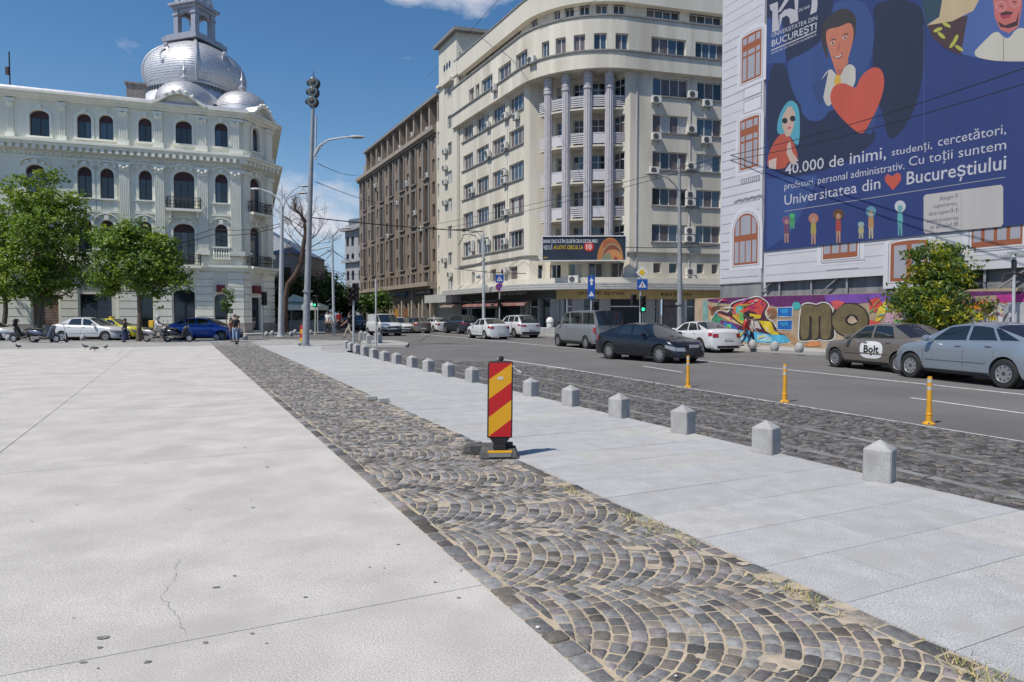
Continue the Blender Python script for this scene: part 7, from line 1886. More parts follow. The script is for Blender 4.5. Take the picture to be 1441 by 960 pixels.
# ---------------------------------------------------------------- traffic lights and signs
M_SBL = mat('sign_blue', (.01, .07, .33), .4); M_SWH = mat('sign_white', (.62, .62, .60), .45); M_SYL = mat('sign_yellow', (.65, .42, .02), .45); M_GRN = mat('signal_green', (.02, .5, .22), .4, emit=((.05, 1, .45), 1.2)); M_SIGR = mat('signal_red_off', (.06, .01, .01), .3)
def flatq(t, c, pts, y=0.0): t.poly([Vector((c.x + x, c.y + y, c.z + z)) for x, z in pts])
def warn_tri(t, c, s, y): flatq(t, c, [(-s, -s * .8), (s, -s * .8), (0, s * .95)], y)
def crossing_sign(parent, c, s, name='crossing_sign'):
    t = MB(); t.box((c.x, c.y, c.z), (s * 2, .03, s * 2)); sg = t.build(name, M_SBL, parent, bevel=.01, weld=True)
    t = MB(); warn_tri(t, c, s * .72, -.02); t.build('triangle', M_SWH, sg)
    t = MB(); q = s * .25; y = -.024                       # walking figure
    flatq(t, c, [(-.08 * q / .25, .35 * s), (.08 * q / .25, .35 * s), (.08 * q / .25, .2 * s), (-.08 * q / .25, .2 * s)], y); flatq(t, c, [(-.18 * s, .15 * s), (.16 * s, .1 * s), (.10 * s, -.15 * s), (-.08 * s, -.15 * s)], y)
    flatq(t, c, [(-.10 * s, -.15 * s), (.02 * s, -.15 * s), (-.22 * s, -.52 * s), (-.34 * s, -.52 * s)], y); flatq(t, c, [(.0, -.15 * s), (.12 * s, -.15 * s), (.32 * s, -.5 * s), (.2 * s, -.52 * s)], y); t.build('pictogram', M_BLK, sg)
    return sg
def disc_sign(parent, c, r):
    t = MB(); t.lathe([(r, .015), (r, -.015)], c, 20, 'y'); sg = t.build('no_stopping_sign', mat('sign_faded_red', (.30, .02, .06), .5), parent)
    t = MB(); t.poly([c + Vector((r * .76 * cos(a), -.02, r * .76 * sin(a))) for a in [2 * pi * k / 20 for k in range(20)]]); t.build('blue_field', mat('sign_violet_blue', (.06, .05, .26), .5), sg)
    t = MB(); w = r * .12
    for s in (-1, 1): flatq(t, c, [(-r * .7 - w * s * 0, -r * .7 * s + w), (-r * .7 + w, -r * .7 * s - w * 0), (r * .7, r * .7 * s - w), (r * .7 - w, r * .7 * s)], -.025)
    t.build('cross_bars', mat('sign_faded_red', (0, 0, 0)), sg)
def signal_head(parent, c, n=3, green=True, facing=-1, h=.32):
    t = MB(); t.box((c.x, c.y, c.z), (.34, .24, h * n + .06)); hd_ = t.build('signal_head', M_BLK, parent, bevel=.03, weld=True)
    for k in range(n):
        z = c.z + (n / 2 - k - .5) * h; t = MB(); t.lathe([(.11, -.125), (0, -.14)], (c.x, c.y, z), 12, 'y'); t.build('lens', M_GRN if (green and k == n - 1) else M_SIGR, hd_)
        t = MB(); t.lathe([(.13, -.12), (.13, -.30)], (c.x, c.y, z), 12, 'y', caps=False); t.build('visor', M_BLK, hd_)
    return hd_
# priority + crossing signs with green signal
b = G(900.5, 480, .04); e = empty('traffic_sign_post', b, 'post with yellow priority diamond over a blue crossing sign and green signal', 'traffic sign'); Y = b.y
pole_mesh(e, b, AT(901.5, 378, Y), .055, .05, M_POLEL, n=8)
c_ = AT(903, 383.5, Y) + Vector((0, -.1, 0)); r = 8.6 / F * Y; t = MB(); t.box(c_, (r * 1.42, .03, r * 1.42), M=Matrix.Rotation(pi / 4, 4, 'Y')); sg = t.build('priority_sign', M_SWH, e)
t = MB(); t.box(c_ + Vector((0, -.02, 0)), (r * .82, .02, r * .82), M=Matrix.Rotation(pi / 4, 4, 'Y')); t.build('yellow_diamond', M_SYL, sg)
crossing_sign(e, AT(903.5, 400.5, Y) + Vector((0, -.1, 0)), 7.4 / F * Y)
signal_head(e, AT(903, 428, Y) + Vector((.05, -.1, 0)), 3, True); signal_head(e, AT(892, 422, Y) + Vector((.0, .1, 0)), 2, False)
# blue vertical sign above the van
b = G(832, 482, .04); e = empty('traffic_sign_post', b, 'narrow blue upright sign with arrow and triangle above the grey van', 'traffic sign'); Y = b.y
pole_mesh(e, b, AT(832, 388, Y), .05, .045, M_POLEL, n=8); c_ = AT(832, 404.5, Y) + Vector((0, -.08, 0)); t = MB(); t.box(c_, (.42, .03, 1.32)); sg = t.build('sign_plate', M_SBL, e, bevel=.01, weld=True)
t = MB(); flatq(t, c_, [(-.06, .12), (.06, .12), (.06, .36), (.13, .36), (0, .56), (-.13, .36), (-.06, .36)], -.02); warn_tri(t, c_ + Vector((0, 0, -.38)), .17, -.02); t.build('pictogram', M_SWH, sg)
signal_head(e, AT(835, 432, Y) + Vector((.1, -.05, 0)), 2, False)
# crossing + no stopping by the left face
b = G(703, 468.5, .04); e = empty('traffic_sign_post', b, 'post with blue crossing sign above a round no-stopping sign by the awning', 'traffic sign'); Y = b.y
pole_mesh(e, b, AT(703, 386, Y), .055, .05, M_POLEL, n=8); crossing_sign(e, AT(703, 392.5, Y) + Vector((0, -.08, 0)), 5.6 / F * Y); disc_sign(e, AT(703, 404, Y) + Vector((0, -.08, 0)), 5.6 / F * Y)
signal_head(e, AT(702.5, 426, Y), 2, False)
b = G(613, 461.5, .04); e = empty('traffic_sign_post', b, 'round no-stopping sign with a plate on the post before the narrow tower', 'traffic sign'); Y = b.y - .3
t = MB(); t.tube([AT(613.5, 461, Y), AT(613.5, 405, Y)], .05, 6); t.build('pole', M_POLEL, e); disc_sign(e, AT(614, 420, Y) + Vector((0, -.2, 0)), 4.3 / F * Y)
b = G(576, 458, .04); e = empty('traffic_sign_post', b, 'round sign over a blue plate in front of the orange shopfront', 'traffic sign'); Y = b.y
t = MB(); t.tube([b, AT(575, 405, Y)], .06, 6); t.build('pole', M_POLEL, e); disc_sign(e, AT(565, 424, Y), 4 / F * Y); t = MB(); t.box(AT(565, 430, Y), (.7, .04, .5)); t.build('plate', M_SBL, e)
# traffic lights on the island and at the far crossing
b = G(497.5, 484, 0); e = empty('traffic_light', b, 'black traffic light seen from behind next to the walking man', 'traffic light'); Y = b.y
pole_mesh(e, b, AT(497.5, 398, Y), .06, .055, M_POLEL, n=8); signal_head(e, AT(500.5, 411, Y), 3, False); signal_head(e, AT(497, 417, Y) + Vector((-.12, .2, 0)), 3, False)
b = G(443.5, 471.5, 0); e = empty('traffic_light', b, 'small traffic light showing green on a pale post beside the tent', 'traffic light'); Y = b.y
pole_mesh(e, b, AT(444, 422, Y), .06, .05, mat('cream_pole', (.45, .43, .33), .6), n=8); signal_head(e, AT(443.5, 424, Y), 3, True, h=.30)
b = G(369.5, 475, 0); e = empty('traffic_light', b, 'dark traffic light post at the corner of the domed building', 'traffic light'); Y = b.y
pole_mesh(e, b, AT(369.5, 395, Y), .07, .06, M_POLE, n=8); signal_head(e, AT(372, 420, Y), 3, False)
# ---------------------------------------------------------------- overhead cables (each a thing)
def wire(pts, lb, sag=.4, r=.012, grp='overhead cables across the street'):
    t = MB(); P_ = []
    for a, b_ in zip(pts, pts[1:]):
        for k in range(12): f = k / 12; q = a.lerp(b_, f); q = q + Vector((0, 0, -sag * 4 * f * (1 - f))); P_.append(q)
    P_.append(pts[-1]); t.tube(P_, r, 5); return t.build('cable', M_WIRE, label=lb, cat='cable', group=grp)
wire([AT(436, 306, 37.8), AT(680, 326, 50.5)], 'thick cable from the tall mast to the lamp post by the awning', .1, .032)
wire([AT(447, 230, 37.8), AT(505, 246, 90)], 'thin cable from the tall mast towards the brown block', .3, .02)
wire([AT(444, 256, 37.8), AT(560, 290, 90)], 'lower thin cable from the tall mast across the brown block', .3, .02)
wire([AT(397, 318, 52), AT(300, 330, 58), AT(180, 352, 56)], 'cable from the pale lamp post to the domed building front', .3, .03)
wire([AT(397, 314, 52), AT(300, 322, 58), AT(180, 346, 56)], 'upper cable from the pale lamp post to the domed building front', .3, .025)
wire([AT(600, 318, 70), AT(1010, 222, 41), AT(1441, 96, 22), AT(1700, 20, 16)], 'upper black cable crossing the banner and the cream building', .25, .018)
wire([AT(600, 326, 70), AT(1010, 229, 41), AT(1441, 118, 22), AT(1700, 50, 16)], 'lower black cable crossing the banner and the cream building', .25, .018)
wire([AT(600, 110, 120), AT(690, 12, 60), AT(760, -70, 40)], 'faint thin cable rising to the top of the picture past the stair tower', .1, .02)
wire([AT(760, 42, 50), AT(880, -25, 35)], 'thin cable in front of the curved top floors', .1, .014)
wire([AT(880, 348, 55), AT(1010, 346, 57)], 'cable from the burger billboard to the right end of the facade', .1, .03)
wire([AT(600, 319, 70), AT(655, 322, 66), AT(645, 345, 62)], 'tangled tram cable in front of the stair tower', .2, .04)
wire([AT(640, 378, 62), AT(740, 385, 56)], 'horizontal cable above the left canopy', .1, .03)
wire([AT(683, 365, 50.5), AT(648, 378, 60)], 'short cable from the awning lamp post to the facade', .2, .03)
wire([AT(468, 350, 52), AT(397, 366, 52)], 'cable bundle between the two lamp posts near the tent', .5, .03); wire([AT(468, 352, 52), AT(505, 372, 80)], 'cable from the slim post towards the brown block', .2, .025)
wire([AT(430, 378, 60), AT(505, 386, 90), AT(600, 392, 90)], 'low cable across the far street opening', .2, .03)
# ---------------------------------------------------------------- café tent
M_TENT = mat('tent_canvas', (.42, .50, .46), .8, var=.06, scale=2); cT = G(418, 468.5); e = empty('cafe_tent', cT, 'pale green beer tent with a pointed roof beside the domed building', 'tent'); Y = cT.y + 1
c0, c1, cp = AT(392, 430, Y), AT(447, 430, Y), AT(413, 414, Y + 1.8); cy_ = 3.6
q = [c0, c1, c1 + Vector((0, cy_, 0)), c0 + Vector((0, cy_, 0))]
t = MB()
for i in range(4):
    a, b_ = q[i], q[(i + 1) % 4]; t.poly([a, b_, cp]); t.quad(a + Vector((0, 0, -.42)), b_ + Vector((0, 0, -.42)), b_, a)
t.build('canopy', M_TENT, e)
t = MB(); z_ = (c0.z + cp.z) / 2
s0, s1 = AT(402, 426.6, Y + .4), AT(432, 427, Y + .4)
nrm = (c1 - c0).cross(cp - c0).normalized(); 
def tentP(x, y): f = (y / max(.1, (cp.z - c0.z))); base = Vector((402 - CX, 0, 0)); p0 = AT(401, 429, Y); return p0 + Vector((x, 0, 0)) + (cp - (c0 + c1) / 2).normalized() * (y + .22) + Vector((0, -.03, .03))
put_text(t, 'Carlsberg', tentP, w=2.0, h=.5, bold=.02); t.build('lettering', mat('tent_green', (.01, .10, .05), .6), e)
for p_ in q:
    t = MB(); t.tube([(p_.x, p_.y, 0), (p_.x, p_.y, p_.z)], .05, 6); t.build('leg', M_POLEL, e)
t = MB(); t.box(((c0.x + c1.x) / 2, Y + 2.6, .55), (3.4, .15, 1.1)); t.build('counter', M_GREYB, e)
# domed litter bin on a stone pedestal
b = G(774, 470, .04); e = empty('litter_bin', b, 'white domed litter bin on a stone step between the white car and the grey van', 'bin')
t = MB(); t.lathe([(.22, .55), (.27, .6), (.29, 1.0), (.34, 1.02), (.34, 1.06), (.28, 1.3), (.16, 1.42), (0, 1.46)], (b.x, b.y, 0), 18); t.build('bin_body', M_LUM if False else M_SWH, e, smooth=True)
t = MB(); t.lathe([(.1, .04), (.1, .6)], (b.x, b.y, 0), 8); t.build('bin_post', M_BLK, e)
t = MB(); t.box((b.x - .9, b.y + .3, .3), (3.2, 1.1, .55)); t.build('stone_step', M_KERB, e, bevel=.03, weld=True)
# shade umbrellas and parked delivery boxes on the far terrace: low planters
for k, (u, v) in enumerate([(628, 461), (634, 462), (640, 462.5)]):
    b = G(u, v, .04); t = MB(); t.box((0, 0, .3), (.9, .5, .6)); o = t.build('planter', M_KERB, label='low stone block by the kerb behind the blue car, ' + ['left one', 'middle one', 'right one'][k], cat='planter', group='stone blocks along the far kerb', bevel=.03, weld=True); o.location = b
# ================================================================ TREES, PEOPLE, SCOOTERS, BIRDS
def leaf_mat(name):
    m = bpy.data.materials.new(name); m.use_nodes = True; nt = m.node_tree; N = nt.nodes.new; L = nt.links.new
    b = nt.nodes['Principled BSDF']; a = N('ShaderNodeAttribute'); a.attribute_name = 'Col'; L(a.outputs['Color'], b.inputs['Base Color']); b.inputs['Roughness'].default_value = .5
    tr = N('ShaderNodeBsdfTranslucent'); mx = N('ShaderNodeMixShader'); mx.inputs[0].default_value = .33
    g_ = N('ShaderNodeMix'); g_.data_type = 'RGBA'; g_.blend_type = 'MULTIPLY'; g_.inputs[0].default_value = 1; L(a.outputs['Color'], g_.inputs[6]); g_.inputs[7].default_value = (1.6, 1.7, .7, 1); L(g_.outputs[2], tr.inputs[0])
    L(b.outputs[0], mx.inputs[1]); L(tr.outputs[0], mx.inputs[2]); L(mx.outputs[0], nt.nodes['Material Output'].inputs[0]); return m
M_LEAF = leaf_mat('foliage'); M_BARK = mat('tree_bark', (.13, .105, .08), .95, var=.35, scale=6, bump=.6, bscale=25); M_BARKR = mat('bare_bark', (.095, .06, .045), .95, var=.3, scale=5)
def leaf(mb, p, s, n_, el=1.0):
    n_ = n_.normalized(); u_ = n_.orthogonal().normalized(); a = R.uniform(0, 6.28); w = n_.cross(u_); u2 = u_ * cos(a) + w * sin(a); w2 = n_.cross(u2)
    k = s * .5; mb.add([p - u2 * k * el, p + w2 * k * .8 + n_ * k * .25, p + u2 * k * el, p - w2 * k * .8 + n_ * k * .25], [(0, 1, 2), (0, 2, 3)])
def tree(base, trunk_top, blobs, label, nclump, nleaf, size, cols, r0=.16, name='street_tree', droop=False, group=None, cl=.45, cat='tree', trunkm=None, limbs=True):
    e = empty(name, base, label, cat, group); b = Vector(base); tt = Vector(trunk_top)
    t = MB(); mid_ = b.lerp(tt, .5) + Vector((R.uniform(-.1, .1), R.uniform(-.1, .1), 0)); t.tube([b, b.lerp(mid_, .3), mid_, tt], [r0 * 1.35, r0 * 1.05, r0 * .9, r0 * .75], 10)
    if limbs:
        for (c, rad) in blobs:
            c = Vector(c); m = tt.lerp(c, .5) + Vector((0, 0, -.15 * (c - tt).length + .1)); t.tube([tt - Vector((0, 0, .2)), m, c], [r0 * .55, r0 * .33, r0 * .12], 6)
            for k in range(5):
                d = Vector((R.gauss(0, 1), R.gauss(0, 1), R.gauss(.2, .7))).normalized(); q = Vector((d.x * rad[0], d.y * rad[1], d.z * rad[2])) * .85; t.tube([c - (c - m) * R.uniform(.1, .5), c + q * .5, c + q], [r0 * .14, r0 * .08, .01], 4)
    t.build('trunk', trunkm or M_BARK, e, smooth=True)
    mb = MB(); tot = sum(r[0] * r[1] * r[2] for _, r in blobs) 
    for (c, rad) in blobs:
        c = Vector(c); nc = max(5, int(nclump * rad[0] * rad[1] * rad[2] / tot))
        for k in range(nc):
            d = Vector((R.gauss(0, 1), R.gauss(0, 1), R.gauss(0, 1))).normalized(); rr = R.random() ** .33 * R.uniform(.85, 1.12)
            q = c + Vector((d.x * rad[0], d.y * rad[1], d.z * rad[2])) * rr; cr = cl * R.uniform(.55, 1.3); base_c = R.choice(cols)
            for j in range(int(nleaf * R.uniform(.6, 1.3))):
                o = Vector((R.gauss(0, 1), R.gauss(0, 1), R.gauss(0, .75))) * cr * .5
                if droop: o.z = -abs(o.z) * 1.5
                v = R.uniform(.75, 1.3); mb.col = (base_c[0] * v * R.uniform(.9, 1.1), base_c[1] * v, base_c[2] * v)
                nn_ = (d * .5 + Vector((R.gauss(0, .6), R.gauss(0, .6), .8 + R.gauss(0, .5))))
                if droop: nn_ = Vector((R.gauss(0, 1), R.gauss(0, 1), R.gauss(.3, .6)))
                leaf(mb, q + o, size * R.uniform(.6, 1.3), nn_, 1.0 if not droop else 2.0)
    mb.build('crown', M_LEAF, e, attr=True); return e
def pb_(u, v, r, Y, dy=0, rz=None):
    c = AT(u, v, Y + dy); k = r / F * Y; return (c, (k, k * .95, (rz or r * .8) / F * Y))
G1 = [(.12, .19, .022), (.16, .235, .03), (.08, .14, .02), (.21, .27, .035), (.11, .17, .022)]
Y = 49.5
tree(Vector((AT(56, 470, Y).x, Y, -.05)), AT(60, 418, Y),
     [pb_(70, 246, 20, Y, .5), pb_(40, 252, 16, Y), pb_(45, 282, 34, Y, -.8), pb_(88, 290, 34, Y, .3), pb_(112, 330, 24, Y), pb_(20, 318, 42, Y, .6), pb_(68, 330, 46, Y, -1.2), pb_(-10, 355, 36, Y), pb_(35, 378, 44, Y, -.6), pb_(92, 378, 38, Y, .6), pb_(8, 402, 26, Y), pb_(62, 405, 32, Y, -.5), pb_(118, 400, 14, Y, .5), pb_(12, 262, 16, Y, .4)],
     'big leafy plane tree at the left edge rising above the parked scooters', 860, 30, .215, G1, .17)
Y = 42.3
tree(Vector((AT(195, 470, Y).x, Y, -.05)), AT(195, 405, Y), [pb_(190, 335, 30, Y, .4), pb_(165, 350, 30, Y, -.5), pb_(222, 352, 32, Y, .2), pb_(150, 385, 24, Y), pb_(195, 378, 34, Y, -.7), pb_(238, 385, 27, Y, .4), pb_(255, 402, 15, Y), pb_(142, 325, 10, Y), pb_(215, 410, 18, Y), pb_(162, 408, 18, Y, .5)],
     'smaller leafy plane tree in front of the domed building, right of the big one', 470, 30, .20, G1[:4] + [(.09, .15, .03)], .14)
tree(Vector((AT(3, 470, 50).x, 50, -.05)), AT(8, 405, 50), [pb_(-30, 380, 34, 50), pb_(-50, 330, 40, 50), pb_(-14, 345, 22, 50)], 'reddish leaning trunk of a plane tree cut by the left edge', 90, 26, .23, G1, .17)
Y = 44
tree(Vector((AT(317, 470, Y).x, Y, -.05)), AT(319, 440, Y), [pb_(321, 424, 9, Y, 0, 9), pb_(318, 436, 6, Y), pb_(322, 412, 5, Y)], 'thin young sapling in front of the domed building wall', 26, 16, .16, [(.10, .16, .04), (.07, .12, .03)], .035, 'sapling', cl=.22)
# drooping golden-green tree before the hoarding
Y = 27.2
GL2 = [(.22, .26, .02), (.30, .30, .02), (.07, .13, .02), (.07, .13, .025), (.28, .28, .02), (.045, .085, .02), (.11, .16, .025), (.035, .07, .015)]
tree(Vector((AT(1318, 480, Y).x, Y, .04)), AT(1320, 425, Y), [pb_(1318, 352, 18, Y, 0, 22), pb_(1308, 385, 26, Y, .3), pb_(1340, 380, 26, Y, -.2), pb_(1290, 420, 28, Y, .2), pb_(1325, 425, 36, Y, -.5), pb_(1362, 418, 26, Y, .2), pb_(1290, 455, 20, Y), pb_(1320, 462, 28, Y, .2), pb_(1378, 448, 14, Y, .2), pb_(1268, 412, 10, Y, 0), pb_(1345, 348, 9, Y), pb_(1288, 352, 8, Y, .2), pb_(1346, 450, 18, Y, -.3)],
     'drooping golden-green acacia in front of the graffiti hoarding', 400, 34, .11, GL2, .08, droop=True, cl=.46)
tree(Vector((AT(1408, 480, 25.5).x, 25.5, .04)), AT(1408, 435, 25.5), [pb_(1400, 425, 16, 25.5, 0, 10), pb_(1418, 422, 12, 25.5, 0, 10), pb_(1390, 432, 8, 25.5)], 'small reddish-green bush spreading right of the acacia', 70, 20, .10, [(.14, .15, .02), (.18, .08, .02), (.08, .12, .02)], .03, 'young_tree', droop=True, cl=.3)
# trees down the street
GD = [(.03, .06, .014), (.04, .075, .018), (.025, .05, .012), (.05, .085, .02)]
for u, v, r, Y, lb in [(392, 420, 34, 92, 'dark green tree directly behind the beer tent'), (428, 415, 32, 84, 'dark green tree behind the small green traffic light'), (462, 412, 30, 96, 'dark green tree in the middle of the street opening'), (487, 425, 20, 100, 'dark green tree beside the distant grey building'), (452, 392, 18, 110, 'taller tree top behind the others in the street opening')]:
    tree(Vector((AT(u, 470, Y).x, Y, -.05)), AT(u, v + r * .8, Y), [pb_(u, v - r * .4, r * .7, Y), pb_(u - r * .5, v + 2, r * .6, Y, .5), pb_(u + r * .5, v + 4, r * .6, Y, -.5), pb_(u, v + r * .5, r * .7, Y), pb_(u + r * .2, v - r * .1, r * .6, Y, -1)], lb, 120, 20, .42, GD, .2, group='trees down the side street', cl=.9)
tree(Vector((AT(527, 460, 86).x, 86, -.05)), AT(527, 444, 86), [pb_(518, 424, 12, 86), pb_(532, 420, 12, 86), pb_(541, 432, 10, 86), pb_(524, 436, 13, 86)], 'bright green tree in front of the brown block pillars', 80, 20, .38, [(.10, .17, .03), (.07, .13, .025), (.05, .09, .02)], .12, cl=.8)
# bare tree
def bare_tree():
    Y = 60.0; e = empty('bare_tree', (AT(402, 470, Y).x, Y, 0), 'leafless tree with a dark leaning trunk and fine twigs behind the mast', 'tree')
    t = MB(); P_ = [AT(u, v, Y) for u, v in [(400, 475), (402, 420), (405, 400), (415, 388), (424, 370), (427, 345), (430, 325)]]; t.tube(P_, [.24, .22, .21, .22, .21, .18, .14], 9); t.build('trunk', M_BARKR, e, smooth=True)
    t = MB(); rr = random.Random(5)
    def grow(p, d, L_, r, dep):
        n = 4; pts = [p]; q = p.copy(); dd = d.copy()
        for k in range(n): dd = (dd + Vector((rr.gauss(0, .16), rr.gauss(0, .14), rr.gauss(.04, .12)))).normalized(); q = q + dd * L_ / n; pts.append(q.copy())
        t.tube(pts, [r * (1 - .5 * k / n) for k in range(n + 1)], 5 if r > .04 else 3, caps=False)
        if dep <= 0: return
        for k in range(rr.choice([3, 4])):
            i = rr.randint(1, n); a = rr.uniform(0, 6.28); s = Vector((cos(a), sin(a) * .7, rr.uniform(-.1, .6))).normalized(); grow(pts[i], (dd * .75 + s * .75).normalized(), L_ * rr.uniform(.55, .8), r * .5, dep - 1)
    for (u, v, du, dv, L_, r) in [(430, 325, .0, 1, 1.8, .13), (428, 335, -.6, .75, 2.0, .075), (427, 345, .6, .8, 1.9, .07), (424, 368, -.8, .35, 1.6, .06), (426, 352, -.7, .65, 1.9, .06), (429, 330, .45, 1, 1.8, .08), (415, 388, .95, .3, 1.6, .05), (428, 340, -.2, 1, 2.2, .08), (426, 355, .9, .4, 1.9, .06)]:
        grow(AT(u, v, Y), Vector((du, rr.uniform(-.2, .2), dv)).normalized(), L_, r, 4)
    t.build('branches', M_BARKR, e, kind='stuff')
bare_tree()
# weeds and dry grass along the edge of the cobbled band
t = MB()
for (u, v, n, rad) in [(800, 689, 60, .12), (812, 694, 50, .12), (885, 727, 60, .14), (905, 738, 110, .20), (925, 744, 90, .2), (1110, 832, 90, .14), (1130, 842, 60, .12), (1375, 946, 120, .14), (1395, 955, 90, .12), (560, 575, 30, .15), (610, 592, 30, .2)]:
    c = G(u, v)
    for k in range(n):
        q = c + AX * R.gauss(0, rad) + AY * R.gauss(0, rad * .35); a = R.uniform(0, 6.28); h = R.uniform(.012, .045); w = .003; d = Vector((cos(a), sin(a), 0)); b2 = q + d * h * R.uniform(.5, 1.6) + Vector((0, 0, h)); s_ = Vector((-d.y, d.x, 0)) * w
        t.col = R.choice([(.42, .33, .15), (.50, .40, .20), (.20, .24, .06), (.32, .30, .10)]); t.poly([q - s_, q + s_, b2])
t.build('dry_grass', mat('dry_grass', (1, 1, 1), .8, attr='Col'), kind='stuff', attr=True)['label'] = 'tufts of dry grass along the edge of the cobbled band'
bpy.data.objects['dry_grass']['category'] = 'grass'
# tiny pebbles and litter specks on the near setts
t = MB()
for (u, v, r) in [(800, 809, .009), (951, 952, .008), (757, 884, .014)]:
    p = G(u, v, .004); t.ball(p + Vector((0, 0, r * .4)), (r, r * .8, r * .5), 7, 5)
t.build('pebble', mat('white_pebble', (.6, .58, .54), .7), band, kind='stuff')
# ---------------------------------------------------------------- people
M_SKIN = mat('skin', (.42, .26, .19), .55); M_HAIR = mat('dark_hair', (.02, .015, .012), .6)
def skin_mesh(name, chains, m, parent, sub=1):
    """chains: list of lists of (pos, radius); the first point of a later chain may equal an existing point and joins it"""
    vs = []; es = []; rad = []; idx = {}
    for ch in chains:
        prev = None
        for p, r in ch:
            k = (round(p[0], 4), round(p[1], 4), round(p[2], 4))
            if k not in idx: idx[k] = len(vs); vs.append(p); rad.append(r)
            if prev is not None and prev != idx[k]: es.append((prev, idx[k]))
            prev = idx[k]
    me = bpy.data.meshes.new(name); me.from_pydata(vs, es, []); o = bpy.data.objects.new(name, me); COL.objects.link(o)
    md = o.modifiers.new('skin', 'SKIN'); md.use_smooth_shade = True
    sv = me.skin_vertices[0].data if me.skin_vertices else None
    if sv is None:
        bpy.context.view_layer.objects.active = o; bpy.ops.mesh.customdata_skin_add() if bpy.ops.mesh.customdata_skin_add.poll() else None; sv = me.skin_vertices[0].data
    for i, r in enumerate(rad): sv[i].radius = (r, r) if not isinstance(r, tuple) else r
    sv[0].use_root = True
    if sub: sd = o.modifiers.new('sub', 'SUBSURF'); sd.levels = sd.render_levels = sub
    bpy.context.view_layer.update(); dg = bpy.context.evaluated_depsgraph_get(); me2 = bpy.data.meshes.new_from_object(o.evaluated_get(dg)); me2.name = name
    bpy.data.objects.remove(o); bpy.data.meshes.remove(me); me2.materials.clear(); me2.materials.append(m); me2.polygons.foreach_set('use_smooth', [True] * len(me2.polygons))
    o2 = bpy.data.objects.new(name, me2); COL.objects.link(o2); o2.parent = parent; return o2
def cloth(name, col): return mat('cloth_' + name, col, .85, var=.12, scale=12)
def person(loc, rz, h, label, top, bottom, hair=None, walk=.0, arms=None, skirt=False, seated=False, short=False, helmet=None, bag=None, longhair=False):
    """faces local -Y"""
    e = empty('person', loc, label, 'person'); e.rotation_euler = (0, 0, rz); k = h / 1.75
    V = lambda x, y, z: Vector((x * k, y * k, z * k))
    hip, nk = V(0, 0, .95), V(0, 0, 1.50); st = walk
    if seated: hip = V(0, .05, .80); nk = V(0, -.08, 1.34)
    up = (nk - hip).normalized()
    sh = [nk + V(s * .18, 0, -.06) for s in (-1, 1)]; hp = [hip + V(s * .10, 0, -.02) for s in (-1, 1)]
    if seated: kn = [V(s * .15, -.38, .72) for s in (-1, 1)]; an = [V(s * .14, -.32, .32) for s in (-1, 1)]; toe = [a + V(0, -.17, -.05) for a in an]
    else:
        kn = [V(-.10, -.28 * st - .02, .51), V(.10, .10 * st - .02, .50)]; an = [V(-.10, -.42 * st, .09), V(.10, .42 * st, .09 + .10 * st)]; toe = [an[0] + V(0, -.17, -.05), an[1] + V(0, -.16, -.05 - .03 * st)]
    arms = arms or [(-.06, .10 * st), (.06, -.25 * st)]
    el = []; wr_ = []
    for i, s in enumerate((-1, 1)):
        if seated: el.append(sh[i] + V(s * .06, -.16, -.22)); wr_.append(sh[i] + V(s * .03, -.42, -.24))
        else:
            sw = (.28 * st if i == 0 else -.28 * st) + arms[i][1] * .3; el.append(sh[i] + V(s * .05, sw * .4 + .02, -.28)); wr_.append(sh[i] + V(s * .06, sw - .07 - abs(st) * .05, -.52))
    if arms[0][0] == 'up': el[0] = sh[0] + V(-.05, -.15, -.20); wr_[0] = sh[0] + V(.06, -.30, -.02)
    ch = [[(hip, .115 * k), (hip.lerp(nk, .45), .105 * k), (hip.lerp(nk, .85), .12 * k), (nk, .055 * k), (nk + up * .07 * k, .05 * k), (nk + up * .13 * k + V(0, -.01, 0), .085 * k), (nk + up * .21 * k + V(0, -.012, 0), .085 * k), (nk + up * .245 * k, .05 * k)]]
    for i, s in enumerate((-1, 1)):
        ch.append([(hip.lerp(nk, .85), .12 * k), (sh[i], .06 * k), (el[i], .042 * k), (wr_[i], .028 * k), (wr_[i] + (wr_[i] - el[i]).normalized() * .06 * k, .035 * k)])
        ch.append([(hip, .115 * k), (hp[i] + V(0, 0, -.05), .088 * k), (kn[i], .058 * k), (an[i], .04 * k), (toe[i], .032 * k)])
        hb = wr_[i] + (wr_[i] - el[i]).normalized() * .06 * k; dn = (wr_[i] - el[i]).normalized()
        for f in range(4): off = V(0, (f - 1.5) * .020, 0); ch.append([(hb, .035 * k), (hb + off + dn * .05 * k, .009 * k), (hb + off * 1.1 + dn * (.085 - .008 * abs(f - 1.2)) * k + V(-s * .01, 0, 0), .007 * k)])
        ch.append([(hb, .035 * k), (hb + V(-s * .01, -.035, 0) + dn * .02 * k, .010 * k), (hb + V(-s * .015, -.05, 0) + dn * .045 * k, .008 * k)])
    body = skin_mesh('body', ch, M_SKIN, e)
    # face and ears
    hc = nk + up * .17 * k; t = MB(); fy = -.098 * k
    t.ball(hc + Vector((0, fy, .0)), (.012 * k, .018 * k, .022 * k), 6, 4)
    for s in (-1, 1): t.ball(hc + Vector((s * .088 * k, 0, 0)), (.012 * k, .02 * k, .03 * k), 6, 4)
    loc_build(t, 'nose_and_ears', M_SKIN, e, kind='stuff')
    t = MB()
    for s in (-1, 1): t.ball(hc + Vector((s * .032 * k, fy * .92, .025 * k)), (.011 * k, .006 * k, .007 * k), 6, 4)
    t.ball(hc + Vector((0, fy * .93, -.045 * k)), (.022 * k, .006 * k, .006 * k), 6, 4); loc_build(t, 'eyes_and_mouth', M_HAIR, e, kind='stuff')
